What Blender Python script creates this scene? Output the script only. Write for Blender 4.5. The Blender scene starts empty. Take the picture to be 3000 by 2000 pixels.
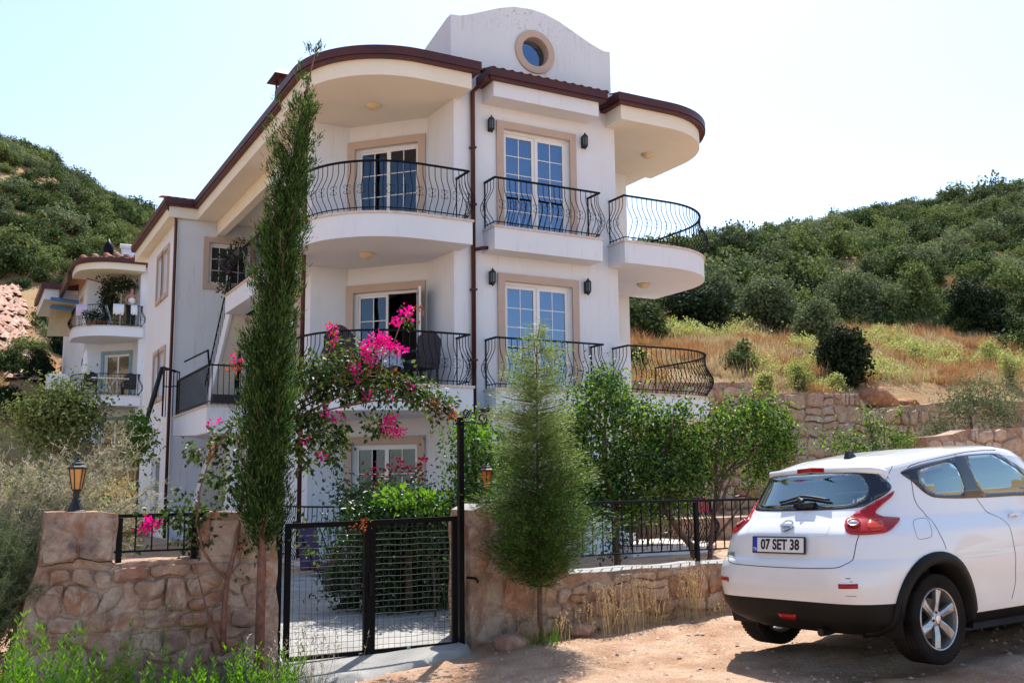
import bpy, bmesh, math, random
import numpy as np
from mathutils import Vector, Matrix
from mathutils.geometry import delaunay_2d_cdt
SC = bpy.context.scene
COL = SC.collection
R = math.radians
rng = np.random.default_rng(7)
random.seed(7)

# ------------------------------------------------------------------ camera
FPX = 2908.7
CAM_O = np.array([0.0, 0.0, 1.4])
_yaw, _pit, _rol = R(28.742), R(8.1188), R(-0.6173)
CF = np.array([math.sin(_yaw) * math.cos(_pit), math.cos(_yaw) * math.cos(_pit), math.sin(_pit)])
_r = np.array([math.cos(_yaw), -math.sin(_yaw), 0.0])
_u = np.cross(_r, CF)
CR = _r * math.cos(_rol) + _u * math.sin(_rol)
CU = -_r * math.sin(_rol) + _u * math.cos(_rol)
cam = bpy.data.cameras.new('camera')
cam.sensor_width = 36.0
cam.lens = FPX / 3000.0 * 36.0
cam.clip_start = 0.1
cam.clip_end = 3000
camo = bpy.data.objects.new('camera', cam)
COL.objects.link(camo)
camo.matrix_world = Matrix(((CR[0], CU[0], -CF[0], CAM_O[0]), (CR[1], CU[1], -CF[1], CAM_O[1]), (CR[2], CU[2], -CF[2], CAM_O[2]), (0, 0, 0, 1)))
SC.camera = camo

# ------------------------------------------------------------------ sky, sun, exposure
SUN_AZ, SUN_EL = R(38.5), R(56)       # azimuth measured from +Y towards +X
world = bpy.data.worlds.new('World')
SC.world = world
world.use_nodes = True
wn = world.node_tree
wn.nodes.clear()
wo = wn.nodes.new('ShaderNodeOutputWorld')
wb = wn.nodes.new('ShaderNodeBackground')
sky = wn.nodes.new('ShaderNodeTexSky')
sky.sky_type = 'NISHITA'
sky.sun_disc = False
sky.sun_elevation = SUN_EL
sky.sun_rotation = SUN_AZ
sky.altitude = 100
sky.air_density = 1.0
sky.dust_density = 1.0
sky.ozone_density = 1.3
wb.inputs['Strength'].default_value = 0.13
wn.links.new(sky.outputs[0], wb.inputs['Color'])
wn.links.new(wb.outputs[0], wo.inputs['Surface'])
sl = bpy.data.lights.new('sun', 'SUN')
sl.energy = 4.0
sl.angle = R(0.53)
sl.color = (1.0, 0.98, 0.945)
so = bpy.data.objects.new('sun', sl)
COL.objects.link(so)
_d = Vector((math.sin(SUN_AZ) * math.cos(SUN_EL), math.cos(SUN_AZ) * math.cos(SUN_EL), math.sin(SUN_EL)))
so.rotation_euler = _d.to_track_quat('Z', 'Y').to_euler()
so.location = (0, 0, 60)
SC.view_settings.view_transform = 'Standard'
SC.view_settings.look = 'None'
SC.view_settings.exposure = 1.0
SC.view_settings.gamma = 1.0
SC.view_settings.use_curve_mapping = False
SC.render.engine = 'CYCLES'
SC.cycles.max_bounces = 6
SC.cycles.diffuse_bounces = 2
SC.cycles.glossy_bounces = 3
SC.cycles.transmission_bounces = 3
SC.cycles.transparent_max_bounces = 10
SC.cycles.caustics_reflective = False
SC.cycles.caustics_refractive = False
SC.cycles.use_denoising = True

def ray(xd, yd):
    """direction through a point of the photograph (2352 px wide reading)"""
    x, y = xd * 1.27551, yd * 1.27551
    return (CF * FPX + CR * (x - 1500) + CU * (1000 - y)) / FPX
def atY(xd, yd, Y):
    d = ray(xd, yd)
    return CAM_O + d * (Y / d[1])
def atZ(xd, yd, Z):
    d = ray(xd, yd)
    return CAM_O + d * ((Z - 1.4) / d[2])

# ------------------------------------------------------------------ mesh helpers
class MB:
    """collects shapes and links them as ONE mesh object"""
    def __init__(s):
        s.v = []; s.f = []; s.m = []; s.mi = 0
    def add(s, vs, fs):
        b = len(s.v)
        s.v.extend([tuple(map(float, p)) for p in vs])
        for f in fs:
            s.f.append(tuple(b + i for i in f)); s.m.append(s.mi)
    def box(s, x0, y0, z0, x1, y1, z1):
        s.add([(x0, y0, z0), (x1, y0, z0), (x1, y1, z0), (x0, y1, z0), (x0, y0, z1), (x1, y0, z1), (x1, y1, z1), (x0, y1, z1)],
              [(0, 3, 2, 1), (4, 5, 6, 7), (0, 1, 5, 4), (1, 2, 6, 5), (2, 3, 7, 6), (3, 0, 4, 7)])
    def obox(s, c, ax, ay, az, sx, sy, sz):
        c = np.array(c, float); ax, ay, az = [np.array(a, float) for a in (ax, ay, az)]
        vs = [c + ax * (i * sx / 2) + ay * (j * sy / 2) + az * (k * sz / 2) for k in (-1, 1) for i, j in ((-1, -1), (1, -1), (1, 1), (-1, 1))]
        s.add(vs, [(0, 3, 2, 1), (4, 5, 6, 7), (0, 1, 5, 4), (1, 2, 6, 5), (2, 3, 7, 6), (3, 0, 4, 7)])
    def bar(s, a, b, w, h=None):
        a = np.array(a, float); b = np.array(b, float); h = h or w
        d = b - a; L = np.linalg.norm(d)
        if L < 1e-6: return
        d /= L
        up = np.array([0, 0, 1.0]) if abs(d[2]) < .95 else np.array([0, 1.0, 0])
        x = np.cross(d, up); x /= np.linalg.norm(x); y = np.cross(x, d)
        s.obox((a + b) / 2, x, d, y, w, L, h)
    def tube(s, path, r, n=6, cap=True):
        P = [np.array(p, float) for p in path]; m = len(P)
        rr = r if hasattr(r, '__len__') else [r] * m
        vs = []; prev = None
        for i in range(m):
            d = P[min(i + 1, m - 1)] - P[max(i - 1, 0)]
            d = d / (np.linalg.norm(d) + 1e-9)
            if prev is None:
                up = np.array([0, 0, 1.0]) if abs(d[2]) < .9 else np.array([1.0, 0, 0])
                x = np.cross(d, up)
            else:
                x = prev - d * (prev @ d)
            x /= np.linalg.norm(x) + 1e-9; y = np.cross(d, x); prev = x
            for k in range(n):
                a = 2 * math.pi * k / n
                vs.append(P[i] + (x * math.cos(a) + y * math.sin(a)) * rr[i])
        fs = [(i * n + k, i * n + (k + 1) % n, (i + 1) * n + (k + 1) % n, (i + 1) * n + k) for i in range(m - 1) for k in range(n)]
        if cap:
            fs.append(tuple(range(n - 1, -1, -1))); fs.append(tuple((m - 1) * n + k for k in range(n)))
        s.add(vs, fs)
    def lathe(s, prof, c=(0, 0, 0), n=16, axis='z'):
        c = np.array(c, float); vs = []
        for (r, z) in prof:
            for k in range(n):
                a = 2 * math.pi * k / n
                p = (r * math.cos(a), r * math.sin(a), z)
                if axis == 'y': p = (p[0], z, p[1])
                if axis == 'x': p = (z, p[0], p[1])
                vs.append(c + np.array(p))
        m = len(prof)
        fs = [(i * n + k, i * n + (k + 1) % n, (i + 1) * n + (k + 1) % n, (i + 1) * n + k) for i in range(m - 1) for k in range(n)]
        fs.append(tuple(range(n - 1, -1, -1))); fs.append(tuple((m - 1) * n + k for k in range(n)))
        s.add(vs, fs)
    def prism(s, poly, z0, z1):
        n = len(poly)
        vs = [(p[0], p[1], z0) for p in poly] + [(p[0], p[1], z1) for p in poly]
        s.add(vs, [tuple(range(n - 1, -1, -1)), tuple(range(n, 2 * n))] + [(i, (i + 1) % n, n + (i + 1) % n, n + i) for i in range(n)])
    def mesh(s, name, mats, smooth=False):
        me = bpy.data.meshes.new(name)
        me.from_pydata(s.v, [], s.f)
        for m in (mats if isinstance(mats, (list, tuple)) else [mats]): me.materials.append(m)
        if len(me.materials) > 1: me.polygons.foreach_set('material_index', s.m)
        if smooth: me.polygons.foreach_set('use_smooth', [True] * len(me.polygons))
        me.update()
        return me
    def build(s, name, mats, parent=None, smooth=False, bevel=0):
        o = obj(name, s.mesh(name, mats, smooth), parent)
        if bevel:
            b = o.modifiers.new('bevel', 'BEVEL'); b.width = bevel; b.segments = 2; b.limit_method = 'ANGLE'
            if not smooth: o.data.polygons.foreach_set('use_smooth', [False] * len(o.data.polygons))
        return o

def worldloc(o):
    v = Vector((0, 0, 0))
    while o is not None:
        v = v + o.location; o = o.parent
    return v
def obj(name, me, parent=None):
    """mesh given in world coordinates; child location cancels its parents'"""
    o = bpy.data.objects.new(name, me); COL.objects.link(o)
    if parent is not None:
        w = worldloc(parent); o.parent = parent; o.location = -w
    return o
def local(name, me, parent):
    o = bpy.data.objects.new(name, me); COL.objects.link(o); o.parent = parent
    return o
def tag(o, label=None, cat=None, group=None, kind=None):
    for k, v in (('label', label), ('category', cat), ('group', group), ('kind', kind)):
        if v: o[k] = v
    return o
def thing(name, label, cat, loc=(0, 0, 0), rz=0, group=None):
    o = bpy.data.objects.new(name, None); COL.objects.link(o)
    o.location = [float(q) for q in loc]; o.rotation_euler = (0, 0, rz); o.empty_display_size = .2
    return tag(o, label, cat, group)
def copy_tree(o, parent=None):
    c = o.copy(); COL.objects.link(c); c.parent = parent
    for ch in list(o.children): copy_tree(ch, c)
    return c
def fast(name, V, F, mats, parent=None, smooth=False, midx=None, link=True):
    V = np.asarray(V, np.float32); F = np.asarray(F, np.int32)
    me = bpy.data.meshes.new(name)
    k = F.shape[1]
    me.vertices.add(len(V)); me.vertices.foreach_set('co', V.ravel())
    me.loops.add(F.size); me.loops.foreach_set('vertex_index', F.ravel())
    me.polygons.add(len(F)); me.polygons.foreach_set('loop_start', np.arange(0, F.size, k, dtype=np.int32))
    me.polygons.foreach_set('loop_total', np.full(len(F), k, np.int32))
    for m in (mats if isinstance(mats, (list, tuple)) else [mats]): me.materials.append(m)
    if midx is not None: me.polygons.foreach_set('material_index', np.asarray(midx, np.int32))
    if smooth: me.polygons.foreach_set('use_smooth', np.ones(len(F), bool))
    me.update(calc_edges=True); me.validate()
    return obj(name, me, parent) if link else me

# ------------------------------------------------------------------ materials
def newmat(name):
    m = bpy.data.materials.new(name); m.use_nodes = True
    nt = m.node_tree; p = nt.nodes['Principled BSDF']
    return m, nt, p
def node(nt, t, **k):
    n = nt.nodes.new(t)
    for a, b in k.items():
        if a in n.inputs.keys(): n.inputs[a].default_value = b
        else: setattr(n, a, b)
    return n
def ramp(nt, stops, src):
    n = nt.nodes.new('ShaderNodeValToRGB')
    e = n.color_ramp.elements
    while len(e) > 1: e.remove(e[-1])
    e[0].position = stops[0][0]; e[0].color = (*stops[0][1], 1)
    for p, c in stops[1:]:
        q = e.new(p); q.color = (*c, 1)
    nt.links.new(src, n.inputs[0])
    return n
def noise(nt, scale, detail=4, rough=.55, coord='Object', dist=0):
    tc = nt.nodes.new('ShaderNodeTexCoord')
    n = node(nt, 'ShaderNodeTexNoise', Scale=scale, Detail=detail, Roughness=rough, Distortion=dist)
    nt.links.new(tc.outputs[coord], n.inputs['Vector'])
    return n
def bump(nt, p, src, strength=.3, dist=.01):
    b = node(nt, 'ShaderNodeBump', Strength=strength, Distance=dist)
    nt.links.new(src, b.inputs['Height']); nt.links.new(b.outputs[0], p.inputs['Normal'])
    return b
def plain(name, col, rough=.6, metal=0, var=.12, scale=6, bs=0, bscale=60, spec=.5, coat=0):
    m, nt, p = newmat(name)
    n = noise(nt, scale)
    c = np.array(col)
    r = ramp(nt, [(.3, tuple(c * (1 - var))), (.7, tuple(np.minimum(c * (1 + var), 1)))], n.outputs[0])
    nt.links.new(r.outputs[0], p.inputs['Base Color'])
    p.inputs['Roughness'].default_value = rough; p.inputs['Metallic'].default_value = metal
    p.inputs['Specular IOR Level'].default_value = spec
    p.inputs['Coat Weight'].default_value = coat; p.inputs['Coat Roughness'].default_value = .05
    if bs:
        n2 = noise(nt, bscale, 3); bump(nt, p, n2.outputs[0], bs, .01)
    return m
def mix(nt, fac, a, b):
    n = nt.nodes.new('ShaderNodeMix'); n.data_type = 'RGBA'
    if isinstance(fac, (int, float)): n.inputs[0].default_value = fac
    else: nt.links.new(fac, n.inputs[0])
    for i, q in ((6, a), (7, b)):
        if isinstance(q, tuple): n.inputs[i].default_value = (*q, 1)
        else: nt.links.new(q, n.inputs[i])
    return n.outputs[2]

def stucco(name, col, dirt=.5):
    m, nt, p = newmat(name)
    big = noise(nt, .7, 6, .65)
    base = ramp(nt, [(.3, tuple(np.array(col) * .93)), (.65, col)], big.outputs[0])
    tc = nt.nodes.new('ShaderNodeTexCoord'); mp = node(nt, 'ShaderNodeMapping')
    mp.inputs['Scale'].default_value = (5, 5, .5)
    nt.links.new(tc.outputs['Object'], mp.inputs[0])
    st = node(nt, 'ShaderNodeTexNoise', Scale=2.2, Detail=6, Roughness=.7)
    nt.links.new(mp.outputs[0], st.inputs['Vector'])
    sr = ramp(nt, [(.56, (0, 0, 0)), (.8, (dirt, dirt, dirt))], st.outputs[0])
    out = mix(nt, sr.outputs[0], base.outputs[0], (.42, .38, .34))
    nt.links.new(out, p.inputs['Base Color'])
    p.inputs['Roughness'].default_value = .85; p.inputs['Specular IOR Level'].default_value = .2
    if dirt > .6:   # mould specks near the top of the parapet
        sx = nt.nodes.new('ShaderNodeSeparateXYZ'); nt.links.new(tc.outputs['Object'], sx.inputs[0]); mr = node(nt, 'ShaderNodeMapRange'); mr.inputs[1].default_value = 9.85; mr.inputs[2].default_value = 10.6; nt.links.new(sx.outputs[2], mr.inputs[0])
        sp = noise(nt, 15, 7, .8); mu = nt.nodes.new('ShaderNodeMath'); mu.operation = 'MULTIPLY'; ra = ramp(nt, [(.56, (0, 0, 0)), (.62, (.8, .8, .8))], sp.outputs[0]); nt.links.new(ra.outputs[0], mu.inputs[0]); nt.links.new(mr.outputs[0], mu.inputs[1])
        out = mix(nt, mu.outputs[0], out, (.16, .155, .15)); nt.links.new(out, p.inputs['Base Color'])
    f = noise(nt, 90, 3, .6); bump(nt, p, f.outputs[0], .25, .006)
    return m
M = {}
M['wall'] = stucco('white_render', (.75, .79, .85), .45)
M['wall_old'] = stucco('weathered_white_render', (.70, .745, .80), .7)
M['soffit'] = stucco('cream_render', (.80, .765, .66), .12)  # warm bounce light under the eaves is put into this colour
M['trim'] = plain('taupe_trim', (.50, .385, .32), .8, var=.06, scale=3, bs=.15)
M['cap'] = plain('marble_coping', (.62, .52, .45), .5, var=.2, scale=14, bs=.1)
M['brown'] = plain('maroon_gutter_metal', (.060, .009, .008), .5, 0, var=.25, scale=3)
M['iron'] = plain('black_wrought_iron', (.003, .003, .005), .5, 0, var=.3, scale=8, spec=.15)
M['gate_iron'] = plain('dusty_black_gate_paint', (.004, .003, .003), .6, 0, var=.35, scale=9, bs=.15, spec=.12)
M['wire'] = plain('galvanised_wire', (.05, .05, .05), .45, .3, var=.2)
M['pvc'] = plain('white_plastic_frame', (.78, .78, .78), .35, var=.03)
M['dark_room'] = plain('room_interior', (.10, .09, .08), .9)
M['grey_pvc'] = plain('grey_door_leaf', (.22, .22, .23), .45, var=.05)
M['concrete'] = plain('driveway_concrete', (.31, .29, .26), .9, var=.22, scale=2.5, bs=.35, bscale=40)
M['bark'] = plain('brown_bark', (.13, .075, .05), .9, var=.4, scale=22, bs=.8, bscale=50)
M['redbark'] = plain('reddish_bark', (.20, .085, .055), .85, var=.4, scale=18, bs=.6, bscale=40)
M['black'] = plain('black_plastic', (.006, .006, .008), .5, var=.2, bs=.1)
M['lamp_amber'] = plain('amber_lamp_glass', (.62, .30, .08), .25, var=.25, scale=14)
M['lamp_orange'] = plain('orange_lamp_glass', (.75, .11, .02), .25, var=.15, scale=14)
M['lamp_clear'] = plain('smoked_lamp_glass', (.10, .13, .15), .1, var=.1)
M['lamp_dome'] = plain('cream_dome_glass', (.62, .50, .33), .3, var=.1, scale=20)
M['wicker'] = plain('dark_wicker', (.022, .022, .035), .6, var=.5, scale=60, bs=.6, bscale=90)
M['purple'] = plain('purple_plastic', (.05, .012, .07), .4, var=.2)
M['cloth_white'] = plain('white_cloth', (.75, .75, .78), .9, var=.06)
M['cloth_lilac'] = plain('lilac_cloth', (.60, .48, .62), .9, var=.06)
M['cloth_blue'] = plain('blue_patterned_cloth', (.42, .45, .62), .9, var=.5, scale=26)
M['teal'] = plain('teal_cushion', (.04, .17, .2), .8)
M['blue'] = plain('blue_paint', (.05, .16, .35), .5)
M['awning'] = plain('beige_awning_cloth', (.60, .42, .22), .8, var=.08)
M['skin'] = plain('skin', (.36, .17, .11), .5, var=.08)
M['hair'] = plain('dark_hair', (.02, .014, .01), .6)
M['trousers'] = plain('black_trousers', (.012, .012, .016), .8)
M['bluegrey'] = plain('bluegrey_trim_paint', (.23, .33, .38), .7)

def tile_mat(name, cols):
    m, nt, p = newmat(name)
    oi = nt.nodes.new('ShaderNodeObjectInfo')
    r = ramp(nt, [(i / (len(cols) - 1), c) for i, c in enumerate(cols)], oi.outputs['Random'])
    n = noise(nt, 9, 5); r2 = ramp(nt, [(.35, (.75, .75, .75)), (.7, (1.1, 1.1, 1.1))], n.outputs[0])
    mm = nt.nodes.new('ShaderNodeMix'); mm.data_type = 'RGBA'; mm.blend_type = 'MULTIPLY'; mm.inputs[0].default_value = 1
    nt.links.new(r.outputs[0], mm.inputs[6]); nt.links.new(r2.outputs[0], mm.inputs[7])
    nt.links.new(mm.outputs[2], p.inputs['Base Color'])
    p.inputs['Roughness'].default_value = .8
    bump(nt, p, noise(nt, 45, 4).outputs[0], .3, .01)
    return m
M['tile'] = tile_mat('terracotta_tile', [(.28, .09, .05), (.36, .12, .07), (.30, .12, .08)])
M['old_tile'] = tile_mat('dark_stained_tile', [(.10, .035, .028), (.13, .05, .035), (.075, .03, .025)])  # darker tile copy, the backlit eaves' shade is in its colour

def stone_mat(name, cols, dark=.55, rough=.9, dirt=(.30, .12, .05), dirtamt=.6, bs=.9, patch=.6, patchcol=(.60, .47, .36)):
    m, nt, p = newmat(name)
    oi = nt.nodes.new('ShaderNodeObjectInfo')
    geo = nt.nodes.new('ShaderNodeNewGeometry')
    ad = nt.nodes.new('ShaderNodeMath'); ad.operation = 'ADD'
    nt.links.new(oi.outputs['Random'], ad.inputs[0]); nt.links.new(geo.outputs['Random Per Island'], ad.inputs[1])
    fr = nt.nodes.new('ShaderNodeMath'); fr.operation = 'FRACT'; nt.links.new(ad.outputs[0], fr.inputs[0])
    r = ramp(nt, [(i / (len(cols) - 1), c) for i, c in enumerate(cols)], fr.outputs[0])
    n = noise(nt, 7, 7, .68, dist=.4); r2 = ramp(nt, [(.3, (dark, dark, dark)), (.68, (1.15, 1.12, 1.1))], n.outputs[0])
    mm = nt.nodes.new('ShaderNodeMix'); mm.data_type = 'RGBA'; mm.blend_type = 'MULTIPLY'; mm.inputs[0].default_value = 1
    nt.links.new(r.outputs[0], mm.inputs[6]); nt.links.new(r2.outputs[0], mm.inputs[7])
    n3 = noise(nt, 2.3, 6, .7, dist=.8); r3 = ramp(nt, [(.46, (0, 0, 0)), (.66, (dirtamt,) * 3)], n3.outputs[0])
    out = mix(nt, r3.outputs[0], mm.outputs[2], dirt)
    n4 = noise(nt, 3.4, 6, .72, dist=1.2); r4 = ramp(nt, [(.40, (patch,) * 3), (.52, (0, 0, 0))], n4.outputs[0]); out = mix(nt, r4.outputs[0], out, patchcol)
    n5 = noise(nt, 5.1, 7, .75, dist=.6); r5 = ramp(nt, [(.60, (0, 0, 0)), (.70, (.75 * patch,) * 3)], n5.outputs[0]); out = mix(nt, r5.outputs[0], out, (.15, .135, .13))
    nt.links.new(out, p.inputs['Base Color'])
    p.inputs['Roughness'].default_value = rough; p.inputs['Specular IOR Level'].default_value = .25
    bump(nt, p, noise(nt, 28, 6, .7).outputs[0], bs, .02)
    return m
M['stone_orange'] = stone_mat('orange_limestone', [(.52, .26, .13), (.60, .40, .26), (.64, .50, .38), (.48, .20, .09), (.56, .37, .25)], patch=.3, dark=.4)
M['stone_pink'] = stone_mat('pinkish_limestone', [(.48, .28, .20), (.46, .22, .14), (.52, .35, .27), (.40, .20, .14)], dirt=(.28, .10, .05), patch=.4, dark=.38)
M['stone_rust'] = stone_mat('rust_orange_rock', [(.42, .17, .07), (.50, .22, .10)], dirt=(.30, .09, .03), patch=.2)
M['stone_tan'] = stone_mat('tan_limestone', [(.58, .43, .31), (.66, .51, .38), (.52, .37, .27), (.62, .43, .31), (.54, .44, .36)], dirt=(.42, .18, .09), dirtamt=.45, patch=.35)
M['stone_red'] = stone_mat('red_rubble_stone', [(.40, .19, .13), (.52, .31, .24), (.45, .24, .17), (.34, .15, .10)], dirtamt=.4)
M['skin_rubble'] = stone_mat('mortar_smeared_rubble', [(.46, .29, .21), (.56, .38, .28), (.50, .30, .20)], dirt=(.32, .12, .05), dirtamt=.75, patch=.75, dark=.36)
M['mortar_orange'] = stone_mat('orange_mortar', [(.40, .23, .14), (.44, .27, .17)], dirt=(.16, .11, .09), dirtamt=.55)
M['mortar_tan'] = stone_mat('tan_mortar', [(.36, .24, .17), (.40, .27, .19)], dirt=(.38, .15, .07), dirtamt=.6)
M['cement'] = stone_mat('cracked_cement_smear', [(.52, .36, .27), (.54, .38, .29)], dark=.7, dirt=(.10, .085, .085), dirtamt=.85)

def ground_mat():
    m, nt, p = newmat('sandy_red_dirt')
    n = noise(nt, 1.1, 8, .7, dist=.5)
    r = ramp(nt, [(.28, (.30, .15, .085)), (.42, (.48, .28, .17)), (.60, (.64, .45, .31)), (.8, (.42, .22, .12))], n.outputs[0])
    v = noise(nt, 70, 4, .7); r2 = ramp(nt, [(.35, (.55, .5, .45)), (.6, (1.1, 1.1, 1.1))], v.outputs[0])
    mm = nt.nodes.new('ShaderNodeMix'); mm.data_type = 'RGBA'; mm.blend_type = 'MULTIPLY'; mm.inputs[0].default_value = .8
    nt.links.new(r.outputs[0], mm.inputs[6]); nt.links.new(r2.outputs[0], mm.inputs[7])
    nt.links.new(mm.outputs[2], p.inputs['Base Color'])
    p.inputs['Roughness'].default_value = .95; p.inputs['Specular IOR Level'].default_value = .15
    n3 = noise(nt, 22, 8, .75); bump(nt, p, n3.outputs[0], .9, .04)
    return m
M['ground'] = ground_mat()
def hill_mat():
    m, nt, p = newmat('dry_hillside_soil')
    n = noise(nt, .35, 8, .7, dist=.6)
    r = ramp(nt, [(.3, (.30, .13, .06)), (.45, (.42, .24, .12)), (.6, (.40, .30, .15)), (.75, (.34, .17, .09))], n.outputs[0])
    nt.links.new(r.outputs[0], p.inputs['Base Color'])
    p.inputs['Roughness'].default_value = .95; p.inputs['Specular IOR Level'].default_value = .1
    bump(nt, p, noise(nt, 6, 8, .75).outputs[0], 1, .15)
    return m
M['hill'] = hill_mat()

def leaf_mat(name, cols, trans=.35, rough=.45, spec=.4, inst=False):
    """cols run dark to light; every leaf takes its own value"""
    m, nt, p = newmat(name)
    geo = nt.nodes.new('ShaderNodeNewGeometry')
    src = geo.outputs['Random Per Island']
    if inst:
        oi = nt.nodes.new('ShaderNodeObjectInfo')
        a = nt.nodes.new('ShaderNodeMix'); a.data_type = 'FLOAT'; a.inputs[0].default_value = .6
        nt.links.new(src, a.inputs[2]); nt.links.new(oi.outputs['Random'], a.inputs[3]); src = a.outputs[0]
    r = ramp(nt, [(i / (len(cols) - 1), c) for i, c in enumerate(cols)], src)
    p.inputs['Roughness'].default_value = rough; p.inputs['Specular IOR Level'].default_value = spec
    nt.links.new(r.outputs[0], p.inputs['Base Color'])
    tr = nt.nodes.new('ShaderNodeBsdfTranslucent')
    hs = node(nt, 'ShaderNodeHueSaturation', Saturation=1.15, Value=1.5)
    hs.inputs['Hue'].default_value = .49
    nt.links.new(r.outputs[0], hs.inputs['Color']); nt.links.new(hs.outputs[0], tr.inputs['Color'])
    ms = nt.nodes.new('ShaderNodeMixShader'); ms.inputs[0].default_value = trans
    out = nt.nodes['Material Output']
    nt.links.new(p.outputs[0], ms.inputs[1]); nt.links.new(tr.outputs[0], ms.inputs[2]); nt.links.new(ms.outputs[0], out.inputs['Surface'])
    return m
M['maquis'] = leaf_mat('hill_shrub_leaves', [(.014, .024, .009), (.050, .080, .026), (.13, .165, .055), (.26, .30, .11)], .22, .8, .15, inst=True)
M['maquis_dark'] = leaf_mat('dark_evergreen_leaves', [(.010, .018, .009), (.022, .036, .015), (.05, .07, .03)], .12, .8, .15)
M['maquis_grey'] = leaf_mat('grey_green_shrub_leaves', [(.05, .07, .035), (.13, .16, .075), (.24, .27, .14)], .2, .8, .15, inst=True)
M['citrus'] = leaf_mat('glossy_green_leaves', [(.010, .028, .008), (.025, .06, .015), (.05, .11, .022)], .35, .4, .4)
M['fruit'] = leaf_mat('fruit_tree_leaves', [(.016, .042, .012), (.04, .095, .02), (.10, .19, .03), (.20, .31, .06)], .45, .5, .35)
M['bright'] = leaf_mat('bright_green_leaves', [(.06, .14, .02), (.11, .23, .035), (.17, .30, .05)], .45, .4, .4)
M['boug'] = leaf_mat('bougainvillea_leaves', [(.010, .028, .008), (.025, .055, .014), (.07, .12, .025), (.15, .17, .05)], .35, .5, .25)
M['pink'] = leaf_mat('magenta_bracts', [(.55, .01, .14), (.75, .015, .25), (.80, .03, .33), (.70, .02, .10)], .35, .6, .2)
M['redfl'] = leaf_mat('dark_red_petals', [(.16, .005, .015), (.26, .01, .03)], .3, .6, .2)
M['russet'] = leaf_mat('russet_young_leaves', [(.35, .07, .03), (.42, .15, .05), (.30, .10, .06)], .35, .5, .3)
M['cypress'] = leaf_mat('cypress_foliage', [(.010, .024, .009), (.026, .055, .016), (.06, .115, .030), (.14, .21, .06)], .28, .8, .1)
M['conifer'] = leaf_mat('feathery_conifer_foliage', [(.016, .04, .010), (.045, .10, .018), (.11, .20, .035)], .35, .5, .3)
M['conifer_tip'] = leaf_mat('yellow_green_conifer_tips', [(.13, .19, .05), (.20, .26, .08), (.24, .28, .11)], .4, .5, .3)
M['weed'] = leaf_mat('lush_weed_leaves', [(.05, .13, .015), (.09, .21, .025), (.15, .30, .04)], .45, .4, .4)
M['drybush'] = leaf_mat('dry_pale_twigs', [(.30, .27, .17), (.44, .40, .28), (.58, .54, .42), (.24, .24, .13)], .3, .8, .1)
M['straw'] = leaf_mat('straw_grass', [(.40, .27, .13), (.52, .40, .22), (.60, .50, .32)], .2, .7, .2, inst=True)
M['rust_grass'] = leaf_mat('rust_brown_dry_grass', [(.36, .17, .08), (.46, .28, .13), (.50, .36, .19)], .2, .8, .1, inst=True)
M['fennel'] = leaf_mat('yellow_green_umbels', [(.22, .26, .08), (.36, .39, .14), (.48, .48, .22)], .35, .7, .2, inst=True)
M['vine'] = leaf_mat('dark_vine_leaves', [(.015, .03, .01), (.03, .05, .015)], .2)

def glass_mat(name, tint=(.55, .6, .62), refl=.35, rough=.02, ref_tint=(.9, .95, 1)):
    m, nt, p = newmat(name)
    nt.nodes.remove(p)
    tr = nt.nodes.new('ShaderNodeBsdfTransparent'); tr.inputs[0].default_value = (*tint, 1)
    gl = nt.nodes.new('ShaderNodeBsdfGlossy'); gl.inputs['Roughness'].default_value = rough; gl.inputs[0].default_value = (*ref_tint, 1)
    lw = node(nt, 'ShaderNodeLayerWeight', Blend=.35)
    n = noise(nt, 1.3, 2); b = node(nt, 'ShaderNodeBump', Strength=.10, Distance=.05)
    nt.links.new(n.outputs[0], b.inputs['Height']); nt.links.new(b.outputs[0], gl.inputs['Normal'])
    ma = nt.nodes.new('ShaderNodeMath'); ma.operation = 'MULTIPLY_ADD'; ma.inputs[1].default_value = 1 - refl; ma.inputs[2].default_value = refl
    nt.links.new(lw.outputs['Fresnel'], ma.inputs[0])
    ms = nt.nodes.new('ShaderNodeMixShader'); nt.links.new(ma.outputs[0], ms.inputs[0])
    nt.links.new(tr.outputs[0], ms.inputs[1]); nt.links.new(gl.outputs[0], ms.inputs[2])
    nt.links.new(ms.outputs[0], nt.nodes['Material Output'].inputs['Surface'])
    return m
M['glass'] = glass_mat('window_glass', (.26, .31, .37), .44, ref_tint=(.33, .44, .64))  # blue of the reflected sky is put into the reflection tint
M['glass_dark'] = glass_mat('shaded_window_glass', (.22, .25, .30), .10, ref_tint=(.42, .5, .62))  # dim copy, low reflectivity and tint imitate the hillside's dark reflection
M['car_glass'] = glass_mat('car_glass', (.66, .78, .74), .30, ref_tint=(.86, 1, .96))

def curtain_mat():
    m, nt, p = newmat('lace_curtain')
    tc = nt.nodes.new('ShaderNodeTexCoord')
    w = node(nt, 'ShaderNodeTexWave', Scale=14, Distortion=1.5, Detail=2); w.wave_type = 'BANDS'
    nt.links.new(tc.outputs['Object'], w.inputs['Vector'])
    r = ramp(nt, [(.2, (.35, .40, .42)), (.8, (.72, .76, .78))], w.outputs[0])
    nt.links.new(r.outputs[0], p.inputs['Base Color']); p.inputs['Roughness'].default_value = .9
    return m
M['curtain'] = curtain_mat()
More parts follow.
